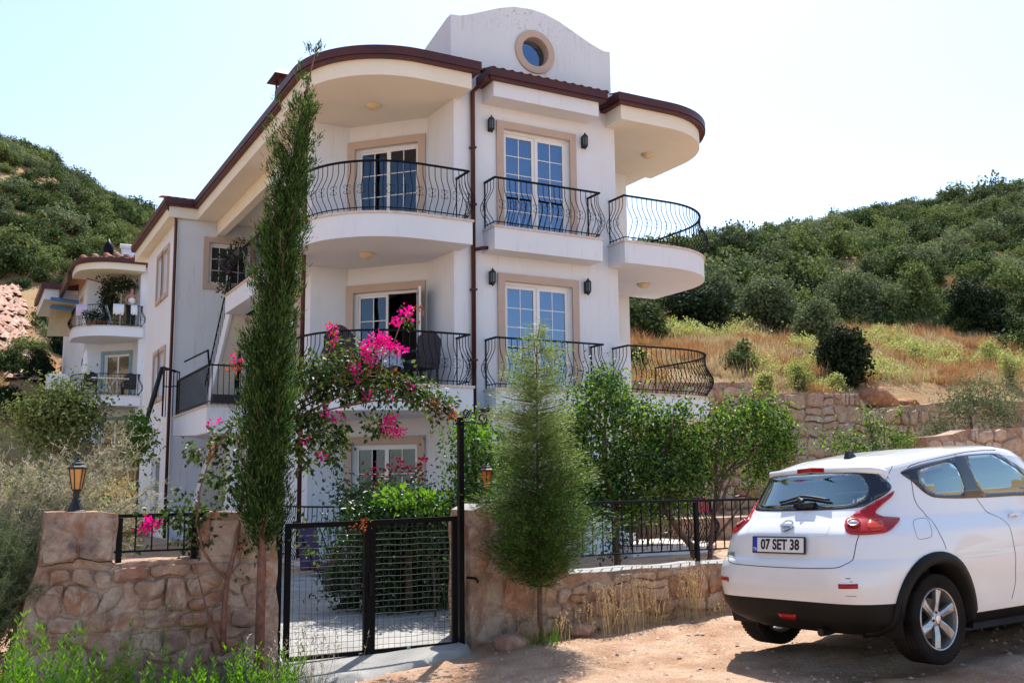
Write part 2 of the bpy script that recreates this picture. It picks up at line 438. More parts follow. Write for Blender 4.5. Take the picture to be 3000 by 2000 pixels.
# ------------------------------------------------------------------ noise helper for shapes
from mathutils import noise as mnoise
def N3(x, y, z=0.0): return mnoise.noise(Vector((x, y, z)))
def smooth(a, b, x):
    t = np.clip((x - a) / (b - a), 0, 1); return t * t * (3 - 2 * t)
class VN:
    """vectorised value noise, several octaves"""
    def __init__(s, seed):
        s.t = np.random.default_rng(seed).random((64, 64))
    def one(s, x, y):
        xi = np.floor(x).astype(int); yi = np.floor(y).astype(int); fx = x - xi; fy = y - yi
        fx = fx * fx * (3 - 2 * fx); fy = fy * fy * (3 - 2 * fy)
        g = lambda a, b: s.t[a % 64, b % 64]
        return (g(xi, yi) * (1 - fx) + g(xi + 1, yi) * fx) * (1 - fy) + (g(xi, yi + 1) * (1 - fx) + g(xi + 1, yi + 1) * fx) * fy
    def __call__(s, x, y, oct=4):
        o = 0; a = 1; w = 0
        for k in range(oct):
            o = o + a * s.one(x * 2 ** k + 17 * k, y * 2 ** k + 5 * k); w += a; a *= .5
        return o / w * 2 - 1
vn = VN(3)

# ------------------------------------------------------------------ ground
def gz(x, y):
    x = np.asarray(x, float); y = np.asarray(y, float)
    st = -.12 + .033 * (np.clip(x, -12, 14) - 3.2)
    yard = -.10 + .02 * np.clip(y - 8.6, 0, 8) + 0 * x
    t = smooth(8.55, 9.6, y)
    return st * (1 - t) + yard * t
def axis(lo, hi, step, far, grow=1.22):
    a = list(np.arange(lo, hi + 1e-6, step)); d = step; b = hi
    while b < far: d *= grow; b += d; a.append(b)
    d = step; b = lo; c = []
    while b > -far: d *= grow; b -= d; c.append(b)
    return np.array(c[::-1] + a)
gx = axis(-1.5, 9.5, .07, 900); gy = axis(4.2, 10.5, .07, 900)
GX, GY = np.meshgrid(gx, gy)
GZ = gz(GX, GY) + vn(GX * 1.7, GY * 1.7, 5) * .05 * ((GX > -20) & (GX < 30) & (GY > -10) & (GY < 30)) + .016 * vn(GX * 9, GY * 9, 3)
# wheel ruts of the dirt road
for _o in (5.45, 6.95, 7.45): GZ -= .035 * np.exp(-((GY - _o - .06 * (GX - 5)) / .16) ** 2) * (GY < 8.2)
GZ -= 1.2 * smooth(30, 120, np.hypot(GX, GY - 8))
GZ -= .02
ny, nx = GX.shape
idx = np.arange(nx * ny).reshape(ny, nx)
F = np.stack([idx[:-1, :-1], idx[:-1, 1:], idx[1:, 1:], idx[1:, :-1]], -1).reshape(-1, 4)
tag(fast('ground', np.stack([GX, GY, GZ], -1).reshape(-1, 3), F, M['ground'], smooth=True), kind='structure')

# concrete apron and driveway behind the gate
def sheet(name, poly, mat, dz, step=.12, zf=gz, rough=.006):
    minx, maxx = min(p[0] for p in poly), max(p[0] for p in poly); miny, maxy = min(p[1] for p in poly), max(p[1] for p in poly)
    pts = [Vector(p) for p in poly]; n = len(pts)
    def inside(x, y):
        c = False; j = n - 1
        for i in range(n):
            if (poly[i][1] > y) != (poly[j][1] > y) and x < (poly[j][0] - poly[i][0]) * (y - poly[i][1]) / (poly[j][1] - poly[i][1]) + poly[i][0]: c = not c
            j = i
        return c
    for x in np.arange(minx + step / 2, maxx, step):
        for y in np.arange(miny + step / 2, maxy, step):
            if inside(x, y): pts.append(Vector((x, y)))
    v, e, f, *_ = delaunay_2d_cdt(pts, [], [list(range(n))], 1, 1e-5)
    V = np.array([(p.x, p.y) for p in v]); Z = zf(V[:, 0], V[:, 1]) + dz + vn(V[:, 0] * 5, V[:, 1] * 5, 3) * rough
    Z[:n] -= .09
    return fast(name, np.column_stack([V, Z]), np.array([list(q)[:3] for q in f]), mat, smooth=True)
tag(sheet('driveway', [(2.2, 7.75), (3.0, 7.85), (3.8, 8.1), (4.16, 8.4), (4.24, 8.6), (5.6, 9.6), (7.2, 11.5), (7.6, 15.3), (3.0, 15.3), (1.8, 12), (2.0, 9.2), (2.44, 8.7)], M['concrete'], .032, .15), kind='structure')

# ------------------------------------------------------------------ hillside behind house and walls
RK = np.array([21, 24, 30, 38, 45, 60, 80, 110, 150, 190, 260, 420.])
ZL = np.array([-.3, -.2, .1, .9, 2.3, 7.6, 16, 33, 45.5, 50, 52, 45.])
ZR = np.array([3.66, 4.7, 6.3, 8.5, 10.5, 15.5, 22.5, 32, 42.5, 48, 52, 48.])
AZK = np.array([-60, -20, .6, 2.7, 4.9, 8.3, 15, 25, 33, 40, 44.5, 49.3, 57, 70, 100.])
ELK = np.array([20.5, 19.7, 18.7, 18.3, 17.0, 15.4, 14, 13.0, 12.8, 13.2, 14.0, 14.9, 15.4, 15.4, 12])
def hillz(az, r):
    azd = np.degrees(az); el = np.interp(azd, AZK, ELK)
    sL = np.tan(np.radians(el - .7)) / np.tan(R(17.0)); sR = np.tan(np.radians(el - .9)) / np.tan(R(14.3))
    zl = np.interp(r, RK, ZL); zl = np.where(r > 45, 2.3 + (zl - 2.3) * sL, zl)
    rt = r - 21 + np.where(azd > 30, 21.45 / np.maximum(np.cos(az), .28), 24.8); top = 1.4 + (rt + 150 - r) * np.tan(np.radians(el - .9))
    zr = np.interp(r, RK, ZR); zr = np.where(r > 60, 15.5 + (zr - 15.5) * (top - 15.5) / (42.5 - 15.5), zr)
    t = smooth(14, 31, azd)
    z = zl * (1 - t) + zr * t
    a = smooth(24, 60, r)
    x = r * np.sin(az); y = r * np.cos(az)
    return z + vn(x * .09, y * .09, 4) * 1.3 * a + vn(x * .6 + 9, y * .6, 3) * .22 * smooth(22, 26, r)
az = np.radians(np.concatenate([np.arange(-70, -8, 2.0), np.arange(-8, 62, .45), np.arange(62, 112, 2.0)]))
def hill_start(a):
    d = np.degrees(a)
    return np.where(d > 30, 21.45 / np.maximum(np.cos(a), .28), np.interp(d, [-70, 25, 30], [30, 30, 21.45 / math.cos(R(30))]))
fr = np.concatenate([np.linspace(0, .06, 26), np.linspace(.065, 1, 130)[0:] ** 1.6 * (1 - .06) + .06])
fr = np.unique(fr)
A2, FR = np.meshgrid(az, fr)
R2 = hill_start(A2) + FR * (420 - hill_start(A2))
# where the wall A runs, ground right behind keeps the level of its top
XX, YY = R2 * np.sin(A2), R2 * np.cos(A2)
RH = np.where(np.degrees(A2) > 30, 21 + (R2 - hill_start(A2)), R2)
def hill_at(x, y):
    a = np.arctan2(x, y); r = np.hypot(x, y)
    rh = np.where(np.degrees(a) > 30, np.maximum(21 + (r - hill_start(a)), 21), r)
    return hillz(a, rh)
ZZ = hillz(A2, RH)
ny, nx = A2.shape; idx = np.arange(nx * ny).reshape(ny, nx)
F = np.stack([idx[:-1, :-1], idx[1:, :-1], idx[1:, 1:], idx[:-1, 1:]], -1).reshape(-1, 4)
tag(fast('hillside_terrain', np.stack([XX, YY, ZZ], -1).reshape(-1, 3), F, M['hill'], smooth=True), kind='structure')
# earth terrace held by the nearer retaining wall
tx, ty = np.meshgrid(np.linspace(16.3, 60, 60), np.linspace(13.35, 21.2, 24))
tz = 2.12 + .03 * (tx - 16.3) + vn(tx * .8, ty * .8, 3) * .08
ty = ty; tx = np.maximum(tx, 16.3 + (ty - 13.35) * 1.24)
idx = np.arange(tx.size).reshape(tx.shape)
F = np.stack([idx[:-1, :-1], idx[:-1, 1:], idx[1:, 1:], idx[1:, :-1]], -1).reshape(-1, 4)
tag(fast('terrace_ground', np.stack([tx, ty, tz], -1).reshape(-1, 3), F, M['hill'], smooth=True), kind='structure')

# ------------------------------------------------------------------ stone walls
def inpoly(poly, x, y):
    c = False; j = len(poly) - 1
    for i in range(len(poly)):
        if (poly[i][1] > y) != (poly[j][1] > y) and x < (poly[j][0] - poly[i][0]) * (y - poly[i][1]) / (poly[j][1] - poly[i][1]) + poly[i][0]: c = not c
        j = i
    return c
def rough_wall(name, outline, y0, thick, mat, amp=.012, step=.07, parent=None, capmat=None):
    """outline in x,z on the plane y0; front face is uneven, top follows the outline"""
    dense = []
    n = len(outline)
    for i in range(n):
        a, b = outline[i], outline[(i + 1) % n]; L = math.hypot(b[0] - a[0], b[1] - a[1]); k = max(1, int(L / step))
        for j in range(k): dense.append((a[0] + (b[0] - a[0]) * j / k, a[1] + (b[1] - a[1]) * j / k))
    pts = [Vector(p) for p in dense]; nd = len(pts)
    xs = [p[0] for p in dense]; zs = [p[1] for p in dense]
    for x in np.arange(min(xs) + step / 2, max(xs), step):
        for z in np.arange(min(zs) + step / 2, max(zs), step):
            q = (x + random.uniform(-.2, .2) * step, z + random.uniform(-.2, .2) * step)
            if inpoly(dense, *q): pts.append(Vector(q))
    v, e, f, *_ = delaunay_2d_cdt(pts, [], [list(range(nd))], 1, 1e-5)
    mb = MB()
    P = [(p.x, p.y) for p in v]
    def wob(x, z): return amp * (N3(x * 2.2, z * 2.2, 1) * 1.6 + N3(x * 7, z * 7, 5) * .8)
    mb.v = [(x + wob(z + 5, x) * .7, y0 + wob(x, z), z + wob(x + 9, z) * .5) for x, z in P]
    mb.f = [tuple(q) for q in f]; mb.m = [0] * len(f)
    b = len(mb.v)
    # find boundary
    cnt = {}
    for q in f:
        q = list(q)
        for i in range(3):
            a, c = q[i], q[(i + 1) % 3]; cnt[(a, c)] = cnt.get((a, c), 0) + 1
    bd = [k for k in cnt if (k[1], k[0]) not in cnt]
    back = {}
    for a, c in bd:
        for k in (a, c):
            if k not in back:
                back[k] = len(mb.v); x, yy, z = mb.v[k]; mb.v.append((x, y0 + thick + wob(x + 20, z), z))
        nz = abs(P[a][0] - P[c][0]) > abs(P[a][1] - P[c][1]) and P[a][1] > .1
        # a middle row gives the top some unevenness
        mb.f.append((c, a, back[a], back[c])); mb.m.append(1 if nz and capmat else 0)
    me = bpy.data.meshes.new(name); me.from_pydata(mb.v, [], mb.f)
    me.materials.append(mat)
    if capmat: me.materials.append(capmat)
    me.polygons.foreach_set('material_index', mb.m)
    bm = bmesh.new(); bm.from_mesh(me); bmesh.ops.recalc_face_normals(bm, faces=bm.faces); bm.to_mesh(me); bm.free()
    return obj(name, me, parent)

def stone_mesh(out, y0, proud, r, name='stone'):
    """irregular stone with an uneven face towards -y; out = outline in x,z"""
    out = np.array(out); cen = out.mean(0); m = len(out)
    rings = [(1.0, -.03), (.985, proud * .55), (.90, proud), (.55, proud * r.uniform(.9, 1.25))]
    V = []; tilt = r.normal(size=2) * proud * .9
    for s, d in rings:
        q = cen + (out - cen) * s
        for p in q: V.append((p[0], y0 - d - (((p - cen) @ tilt) * 2 + r.normal() * proud * .16 if d > 0 else 0), p[1]))
    V.append((cen[0] + r.normal() * .01, y0 - proud * r.uniform(.9, 1.3), cen[1]))
    F = []
    for k in range(3):
        for i in range(m): F.append((k * m + i, k * m + (i + 1) % m, (k + 1) * m + (i + 1) % m, (k + 1) * m + i))
    for i in range(m): F.append((3 * m + i, 3 * m + (i + 1) % m, 4 * m))
    me = bpy.data.meshes.new(name); me.from_pydata(V, [], F)
    me.flip_normals() if False else None
    me.polygons.foreach_set('use_smooth', [k >= 2 * m for k in range(len(me.polygons))])
    return me
def lay_stones(parent, outline, y0, hrange, wrange, gap, proud, mats, seed, limit=290, skip=None, wob=.11):
    """rubble masonry: neighbouring stones share their crooked joints"""
    r = np.random.default_rng(seed); xs = [p[0] for p in outline]; zs = [p[1] for p in outline]
    z = min(zs) - hrange[0] * .4; rows = []
    while z < max(zs) + hrange[1]:
        h = r.uniform(*hrange); rows.append((z, z + h)); z += h
    sc = .20 / ((hrange[0] + hrange[1]) / 2)
    def jit(x, zz):
        u, v = x * sc, zz * sc
        return np.array([x + (N3(u * 3.1, v * 3.1, seed) * .75 + N3(u * 8, v * 8, seed + 2) * .3) * wob / sc, zz + (N3(u * 3.3 + 4, v * 3.3, seed + 3) * .75 + N3(u * 8 + 4, v * 8, seed + 5) * .3) * wob / sc])
    n = 0
    for (z0, z1) in rows:
        x = min(xs) - r.uniform(0, wrange[0])
        while x < max(xs):
            w = r.uniform(*wrange) * (1 if r.random() > .2 else 1.5); h = z1 - z0
            if r.random() < .3 and h > hrange[0] * 1.2:
                zm = z0 + h * r.uniform(.4, .6); cells = [(x, z0, x + w, zm), (x, zm, x + w, z1)]
            elif r.random() < .12: xm = x + w * r.uniform(.4, .6); cells = [(x, z0, xm, z1), (xm, z0, x + w, z1)]
            else: cells = [(x, z0, x + w, z1)]
            for (a, b, c, d) in cells:
                o = []
                for (p, q) in (((a, b), (c, b)), ((c, b), (c, d)), ((c, d), (a, d)), ((a, d), (a, b))):
                    for f in (.0, .33, .67): o.append(jit(p[0] + (q[0] - p[0]) * f, p[1] + (q[1] - p[1]) * f))
                o = np.array(o); cen = o.mean(0)
                if not inpoly(outline, *cen): continue
                # corners knocked off, joints opened
                for k in (0, 3, 6, 9): o[k] = o[k] * .62 + (o[k - 1] + o[(k + 1) % 12]) * .19
                dd = cen - o; L = np.linalg.norm(dd, axis=1, keepdims=True); o = o + dd / L * np.minimum(gap * r.uniform(.6, 1.5, (12, 1)), L * .4)
                # trim to the wall outline
                for k in range(12):
                    f = 0
                    while not inpoly(outline, *o[k]) and f < 12: o[k] = o[k] + (cen - o[k]) * .12; f += 1
                if n >= limit or (skip and skip(*cen)): continue
                me = stone_mesh(o, y0, proud * r.uniform(.4, 1.4), r); me.materials.append(mats[r.integers(len(mats))])
                obj('stone', me, parent); n += 1
            x += w
    return n

# left street wall: pillar, dip with railing, second pillar
t = thing('stone_wall', 'rough pink stone street wall left of the gate with cracked cement pillar carrying a lantern', 'stone wall', (1.4, 8.6, -.2))
LW = [(.30, -.4), (2.42, -.4), (2.42, .35), (2.38, .55), (2.40, .78), (2.36, .98), (2.22, 1.04), (2.10, 1.18), (1.80, 1.185), (1.76, 1.10), (1.76, .80), (1.45, .815), (1.08, .80), (1.085, 1.0), (1.09, 1.19), (.95, 1.215), (.58, 1.21), (.55, 1.0), (.53, .80), (.47, .62), (.42, .3)]
rough_wall('wall_core', LW, 8.58, .46, M['skin_rubble'], .022, .05, t)
lay_stones(t, [(.36, -.35), (2.36, -.35), (2.36, .78), (.52, .78), (.46, .5), (.4, .1)], 8.574, (.13, .25), (.12, .36), .009, .020, [M['skin_rubble'], M['skin_rubble'], M['stone_pink']], 11, wob=.13)
# big flat slabs of the pillars, smeared with cement
r_ = np.random.default_rng(2)
for q in ([(.56, .83), (.80, .85), (.81, 1.17), (.575, 1.17)], [(.83, .84), (1.06, .83), (1.07, 1.16), (.84, 1.17)], [(1.80, .83), (2.05, .82), (2.06, 1.13), (1.82, 1.13)], [(2.08, .80), (2.34, .8), (2.33, .97), (2.12, 1.03)]):
    e = []
    for i in range(4):
        a, b = np.array(q[i]), np.array(q[(i + 1) % 4])
        for f_ in (.06, .35, .65, .94): e.append(a + (b - a) * f_ + r_.normal(size=2) * .006)
    me = stone_mesh(e, 8.568, .012, r_); me.materials.append(M['cement']); obj('stone', me, t)

m = MB(); cp = [((50 + x / 2.613) / 1.27551, (1350 + y / 2.613) / 1.27551) for x, y in ((180, 806), (250, 798), (330, 780), (430, 772), (445, 752), (470, 740), (560, 757), (620, 772), (722, 766), (740, 790), (800, 800))]
m.tube([atY(x, y, 8.553) + np.array([0, 0, 0]) for x, y in cp], [.002, .004, .004, .005, .004, .005, .004, .004, .005, .004, .002], 5); m.build('crack', plain('crack_shadow', (.02, .015, .012), .95, var=0), t)  # crack drawn as a dark tube, the shade inside given as colour
# right street wall
t = thing('stone_wall', 'orange stone street wall right of the gate under the black fence', 'stone wall', (6.5, 8.6, -.2))
RW = [(4.24, -.45), (9.6, -.3), (9.6, .52), (5.34, .50), (5.24, .62), (5.12, 1.12), (5.02, 1.19), (4.40, 1.20), (4.27, 1.15), (4.235, 1.02), (4.25, .5)]
rough_wall('wall_core', RW, 8.6, .48, M['mortar_orange'], .016, .065, t, M['concrete'])
lay_stones(t, [(4.75, -.42), (9.6, -.3), (9.6, .49), (4.95, .47)], 8.598, (.12, .24), (.12, .36), .007, .026, [M['stone_orange'], M['stone_orange'], M['stone_tan'], M['skin_rubble']], 23, wob=.12)
lay_stones(t, [(4.30, -.4), (4.9, -.4), (5.0, .9), (4.3, 1.0)], 8.592, (.24, .42), (.26, .5), .012, .012, [M['stone_orange'], M['mortar_orange']], 31)

# wall A: tall retaining wall behind the garden
t = thing('retaining_wall', 'tall tan stone retaining wall holding the dry grass slope behind the garden', 'retaining wall', (20, 21, -.1))
WA = [(13.4, -.3), (32, -.3), (32, 3.95), (28.4, 3.9), (25.2, 3.62), (24.0, 3.50), (23.5, 3.52), (23.3, 3.98), (21.4, 3.93), (19.3, 3.78), (19.05, 4.12), (17.2, 4.02), (13.4, 4.0)]
rough_wall('wall_core', WA, 21.0, .42, M['mortar_tan'], .03, .22, t)
lay_stones(t, [(16.6, .2), (28.7, .2), (28.7, 3.88), (28.4, 3.86), (25.2, 3.58), (24.0, 3.46), (23.5, 3.48), (23.3, 3.94), (21.4, 3.89), (19.3, 3.74), (19.05, 4.08), (17.2, 3.98), (16.6, 3.97)], 20.985, (.30, .60), (.30, .80), .022, .06, [M['stone_tan'], M['stone_tan'], M['stone_tan'], M['stone_orange']], 41, 295, wob=.10)
# wall B: nearer retaining wall, right
t = thing('retaining_wall', 'nearer stone retaining wall rising behind the roof of the white car', 'retaining wall', (19, 13, -.1))
WB = [(16.2, -.3), (24, -.3), (24, 2.75), (19.3, 2.42), (17.4, 2.36), (16.9, 2.25), (16.2, 2.2)]
rough_wall('wall_core', WB, 13.0, .36, M['mortar_tan'], .02, .15, t)
lay_stones(t, [(16.22, .9), (20.6, .9), (20.6, 2.46), (19.3, 2.38), (17.4, 2.32), (16.9, 2.21), (16.22, 2.17)], 12.99, (.26, .44), (.2, .5), .014, .04, [M['stone_tan']], 51, 150)

# loose stones and boulders
def boulder(name, c, s, mat, label, cat, seed, squash=(1, .8, .6)):
    bm = bmesh.new(); bmesh.ops.create_icosphere(bm, subdivisions=3, radius=1)
    for v in bm.verts:
        d = v.co.normalized(); k = 1 + .28 * N3(d.x * 1.3 + seed, d.y * 1.3, d.z * 1.3) + .10 * N3(d.x * 4 + seed, d.y * 4, d.z * 4)
        k = min(k, 1.12)
        v.co = Vector((d.x * squash[0], d.y * squash[1], d.z * squash[2])) * k * s
    me = bpy.data.meshes.new(name); bm.to_mesh(me); bm.free(); me.materials.append(mat)
    me.polygons.foreach_set('use_smooth', [True] * len(me.polygons))
    o = bpy.data.objects.new(name, me); COL.objects.link(o); o.location = c
    return tag(o, label, cat)
boulder('boulder', (4.50, 8.28, -.06), .17, M['stone_pink'], 'rounded pinkish boulder at the foot of the wall beside the gate post', 'boulder', 3)
boulder('boulder', (4.78, 8.42, .0), .15, M['stone_orange'], 'angular stone leaning on the wall just behind the pinkish boulder', 'boulder', 9, (1.1, .6, .75))
boulder('boulder', (5.35, 8.42, -.02), .13, M['stone_pink'], 'stone under the dry grass beside the conifer trunk', 'boulder', 14, (1.2, .7, .6))
p = atY(2018, 915, 21.8); boulder('boulder', (p[0], 21.8, p[2] - .1), .62, M['stone_rust'], 'large rust orange boulder on top of the tan retaining wall', 'boulder', 21, (1.1, .8, .75))
p = atY(2078, 925, 21.8); boulder('boulder', (p[0], 21.8, p[2] - .05), .42, M['stone_rust'], 'lower orange boulder lying right of the large rust orange one', 'boulder', 25, (1.2, .8, .5))
p = atY(2005, 945, 21.4); boulder('boulder', (p[0], 21.4, p[2] - .1), .30, M['stone_red'], 'flat dark stone under the large rust orange boulder', 'boulder', 27, (1.3, .8, .5))
p = atY(2120, 885, 27); boulder('boulder', (p[0], 27, p[2]), .5, M['stone_tan'], 'grey boulder half hidden in rust coloured grass on the slope', 'boulder', 33)
p = atY(2260, 845, 31); boulder('boulder', (p[0], 31, p[2]), .6, M['stone_tan'], 'pale rock high on the dry slope at the right edge', 'boulder', 37)
p = atY(1500, 768, 36); boulder('boulder', (p[0], 36, p[2]), .8, M['stone_tan'], 'pale rock at the top of the grass slope next to the house corner', 'boulder', 39)

# pebbles on the road
P = []; Fq = []
r_ = np.random.default_rng(5)
for i in range(4200):
    x = r_.uniform(.5, 11.5); y = r_.uniform(4.6, 8.5); s = .004 + .026 * r_.random() ** 5
    z = float(gz(x, y)) - .02
    b = len(P); o = np.array([x, y, z + vn(np.array(x * 1.7), np.array(y * 1.7), 5) * .05])
    for d in ((1, 0, 0), (0, 1, 0), (-1, 0, 0), (0, -1, 0), (0, 0, .8), (0, 0, -.8)):
        P.append(o + np.array(d) * s * r_.uniform(.7, 1.3))
    Fq += [(b + a, b + c, b + 4) for a, c in ((0, 1), (1, 2), (2, 3), (3, 0))]
tag(fast('gravel', P, Fq, M['stone_tan'], smooth=True), 'small loose stones scattered over the dirt road', 'gravel', kind='stuff')
P = []; Fq = []
for i in range(1500):   # rubble slope, far left
    a = R(r_.uniform(-4, 2.9)); rr = r_.uniform(58, 78)
    if math.degrees(a) > 2.9 - (rr - 58) * .05: continue
    x, y = rr * math.sin(a), rr * math.cos(a); z = float(hill_at(np.array(x), np.array(y))) + .1; s = r_.uniform(.15, .55)
    b = len(P); o = np.array([x, y, z])
    th = r_.uniform(0, 6.28); ax = np.array([math.cos(th), math.sin(th), 0]); ay = np.array([-ax[1], ax[0], 0])
    for d in ((1, 0, 0), (0, 1, 0), (-1, 0, 0), (0, -1, 0), (.2, .1, .8)):
        P.append(o + (ax * d[0] + ay * d[1] + np.array([0, 0, d[2]])) * s * r_.uniform(.6, 1.2))
    Fq += [(b + a_, b + c, b + 4) for a_, c in ((0, 1), (1, 2), (2, 3), (3, 0))]
tag(fast('rubble', P, Fq, M['stone_red']), 'slope of broken reddish rubble at the far left', 'rubble', kind='stuff')

# ------------------------------------------------------------------ gate
def gate_leaf(x0, x1, label, loc, zt0, zt1):
    t = thing('gate_leaf', label, 'gate', loc, group='two leaves of the black gate')
    Y = 8.62; zb = -.085; s = .048
    m = MB()
    m.box(x0, Y - .02, zb, x0 + s, Y + .02, zt0); m.box(x1 - s, Y - .02, zb, x1, Y + .02, zt1)
    m.add([(x0 + s, Y - .02, zt0 - .045), (x1 - s, Y - .02, zt1 - .045), (x1 - s, Y + .02, zt1 - .045), (x0 + s, Y + .02, zt0 - .045),
           (x0 + s, Y - .02, zt0), (x1 - s, Y - .02, zt1), (x1 - s, Y + .02, zt1), (x0 + s, Y + .02, zt0)],
          [(0, 3, 2, 1), (4, 5, 6, 7), (0, 1, 5, 4), (1, 2, 6, 5), (2, 3, 7, 6), (3, 0, 4, 7)])
    m.box(x0 + s, Y - .018, zb, x1 - s, Y + .018, zb + .035)
    m.build('gate_frame', M['gate_iron'], t)
    w = MB(); z = zb + .07; r = random.Random(int(x0 * 100))
    while z < zt0 - .06:
        pts = [(x0 + s + (x1 - x0 - 2 * s) * k / 12, Y + (.004 if k % 2 else -.004), z + r.uniform(-.0025, .0025) + .002 * math.sin(k)) for k in range(13)]
        w.tube(pts, .0021, 4); z += .0545
    x = x0 + s + .03
    while x < x1 - s:
        w.tube([(x, Y, zb + .03), (x + r.uniform(-.002, .002), Y + .004, .5), (x, Y, zt0 - .04)], .0018, 4); x += .0550
    o = w.build('wire_mesh', M['wire'], t); o['kind'] = 'stuff'
    return t
gate_leaf(2.47, 3.235, 'left leaf of the black iron gate with wire mesh infill', (2.85, 8.62, -.09), 1.075, 1.085)
g = gate_leaf(3.245, 4.11, 'right leaf of the black iron gate beside the orange wall pillar', (3.7, 8.62, -.09), 1.085, 1.10)
m = MB(); m.box(3.23, 8.588, .42, 3.262, 8.60, .62); m.tube([(3.30, 8.585, .5), (3.30, 8.55, .5), (3.36, 8.55, .5)], .007); m.build('gate_latch', M['iron'], g)
m = MB(); m.tube([(4.2, 8.60, .53), (4.28, 8.56, .52), (4.30, 8.55, .48)], .012); m.build('hinge_arm', M['iron'], g)
m = MB(); m.box(3.60, 8.596, -.10, 3.632, 8.599, -.045); m.build('tape_strip', plain('pale_blue_tape', (.25, .5, .6), .6), g)

# iron arch over the gate
t = thing('garden_arch', 'black wrought iron arch over the gate with scrolled ends carrying the bougainvillea', 'garden arch', (3.3, 8.7, -.1))
for x in (4.185, 2.43):
    m = MB(); m.box(x - .026, 8.66, -.14, x + .026, 8.712, 2.02); m.box(x - .034, 8.652, 2.02, x + .034, 8.72, 2.035)
    m.build('post', M['iron'], t)
m = MB(); c1 = []; c2 = []
for k in range(25):
    f = k / 24; x = 4.14 - f * 1.66; z = 2.0 + .34 * math.sin(math.pi * f); c1.append((x, 8.68, z)); c2.append((x, 8.68, z + .055))
m.tube(c1, .008, 5); m.tube(c2, .008, 5)
for k in range(1, 24):
    a = np.array(c1[k]); cc = [a + np.array([.022 * math.cos(q), 0, .0275 + .022 * math.sin(q)]) for q in np.linspace(0, 6.28, 9)]
    m.tube(cc, .004, 4)
m.build('arch_truss', M['iron'], t)
def scroll(m, c, r, s, x1, z1, turns=1.4, th=.008):
    pts = []
    for k in range(22):
        f = k / 21; a = f * turns * 2 * math.pi; rr = r * (1 - .7 * f); pts.append((c[0] + s * rr * math.cos(a - 1.57), c[1], c[2] + rr * math.sin(a - 1.57)))
    m.tube([(x1, c[1], z1)] + pts, th, 5)
m = MB(); scroll(m, (4.42, 8.68, 2.03), .055, 1, 4.21, 2.0); scroll(m, (4.24, 8.68, 2.08), .04, 1, 4.20, 2.03)
m.build('scroll', M['iron'], t)
m = MB(); scroll(m, (2.22, 8.68, 2.03), .055, -1, 2.41, 2.0); m.build('scroll', M['iron'], t)

# railings on the street walls
def bar_fence(label, pts_x, Y, zb, zt, posts, spacing, post_z, name='fence_railing', th=.011):
    t = thing(name, label, 'railing', (float(np.mean(pts_x)), Y, zb), group=None)
    m = MB(); m.box(pts_x[0], Y - .018, zt - .028, pts_x[1], Y + .018, zt); m.box(pts_x[0], Y - .008, zb - .008, pts_x[1], Y + .008, zb + .008)
    m.build('rail', M['iron'], t)
    for x in posts:
        m = MB(); m.box(x - .022, Y - .022, post_z, x + .022, Y + .022, zt - .03); m.build('post', M['iron'], t)
    x = pts_x[0] + spacing * .6; me = None
    while x < pts_x[1]:
        if not any(abs(x - q) < .04 for q in posts):
            m = MB(); m.box(x - th / 2, Y - th / 2, zb, x + th / 2, Y + th / 2, zt - .028)
            m.build('bar', M['iron'], t)
        x += spacing
    return t
bar_fence('short black railing set in the dip of the left street wall', (1.05, 1.80), 8.72, .885, 1.185, (1.13, 1.72), .128, .79)
bar_fence('black railing along the top of the right street wall', (5.15, 9.6), 8.97, .64, 1.20, (7.26,), .128, .50)

# ------------------------------------------------------------------ lanterns
def pillar_lamp(loc, glass, label, h=.46):
    t = thing('pedestal_lantern', label, 'lantern', loc, group='lanterns on the gate pillars')
    x, y, z = loc; s = h / .46
    P = lambda pr: [(a * s, z + b * s) for a, b in pr]
    m = MB(); m.lathe(P([(.075, 0), (.078, .012), (.06, .02), (.056, .035), (.036, .075), (.030, .09), (.036, .10), (.024, .115), (.024, .16), (.034, .172), (.036, .185)]), (x, y, 0), 6)
    m.build('base', M['black'], t)
    m = MB(); m.lathe(P([(.034, .186), (.036, .19), (.060, .345), (.058, .348)]), (x, y, 0), 6); m.build('glass', M[glass], t)
    m = MB()
    for k in range(6):
        a = 2 * math.pi * k / 6; c, q = math.cos(a), math.sin(a)
        m.bar((x + .038 * s * c, y + .038 * s * q, z + .185 * s), (x + .063 * s * c, y + .063 * s * q, z + .348 * s), .008 * s)
    m.build('frame', M['black'], t)
    m = MB(); m.lathe(P([(.072, .345), (.078, .352), (.074, .362), (.050, .378), (.046, .392), (.030, .405), (.026, .415), (.010, .422), (.014, .435), (.004, .448), (.002, .462)]), (x, y, 0), 6)
    m.build('roof', M['black'], t)
    return t
pillar_lamp((.80, 8.78, 1.205), 'lamp_amber', 'black lantern with amber glass on the left pink pillar')
pillar_lamp((4.55, 8.85, 1.19), 'lamp_orange', 'lantern with bright orange glass on the right pillar behind the conifer', .44)
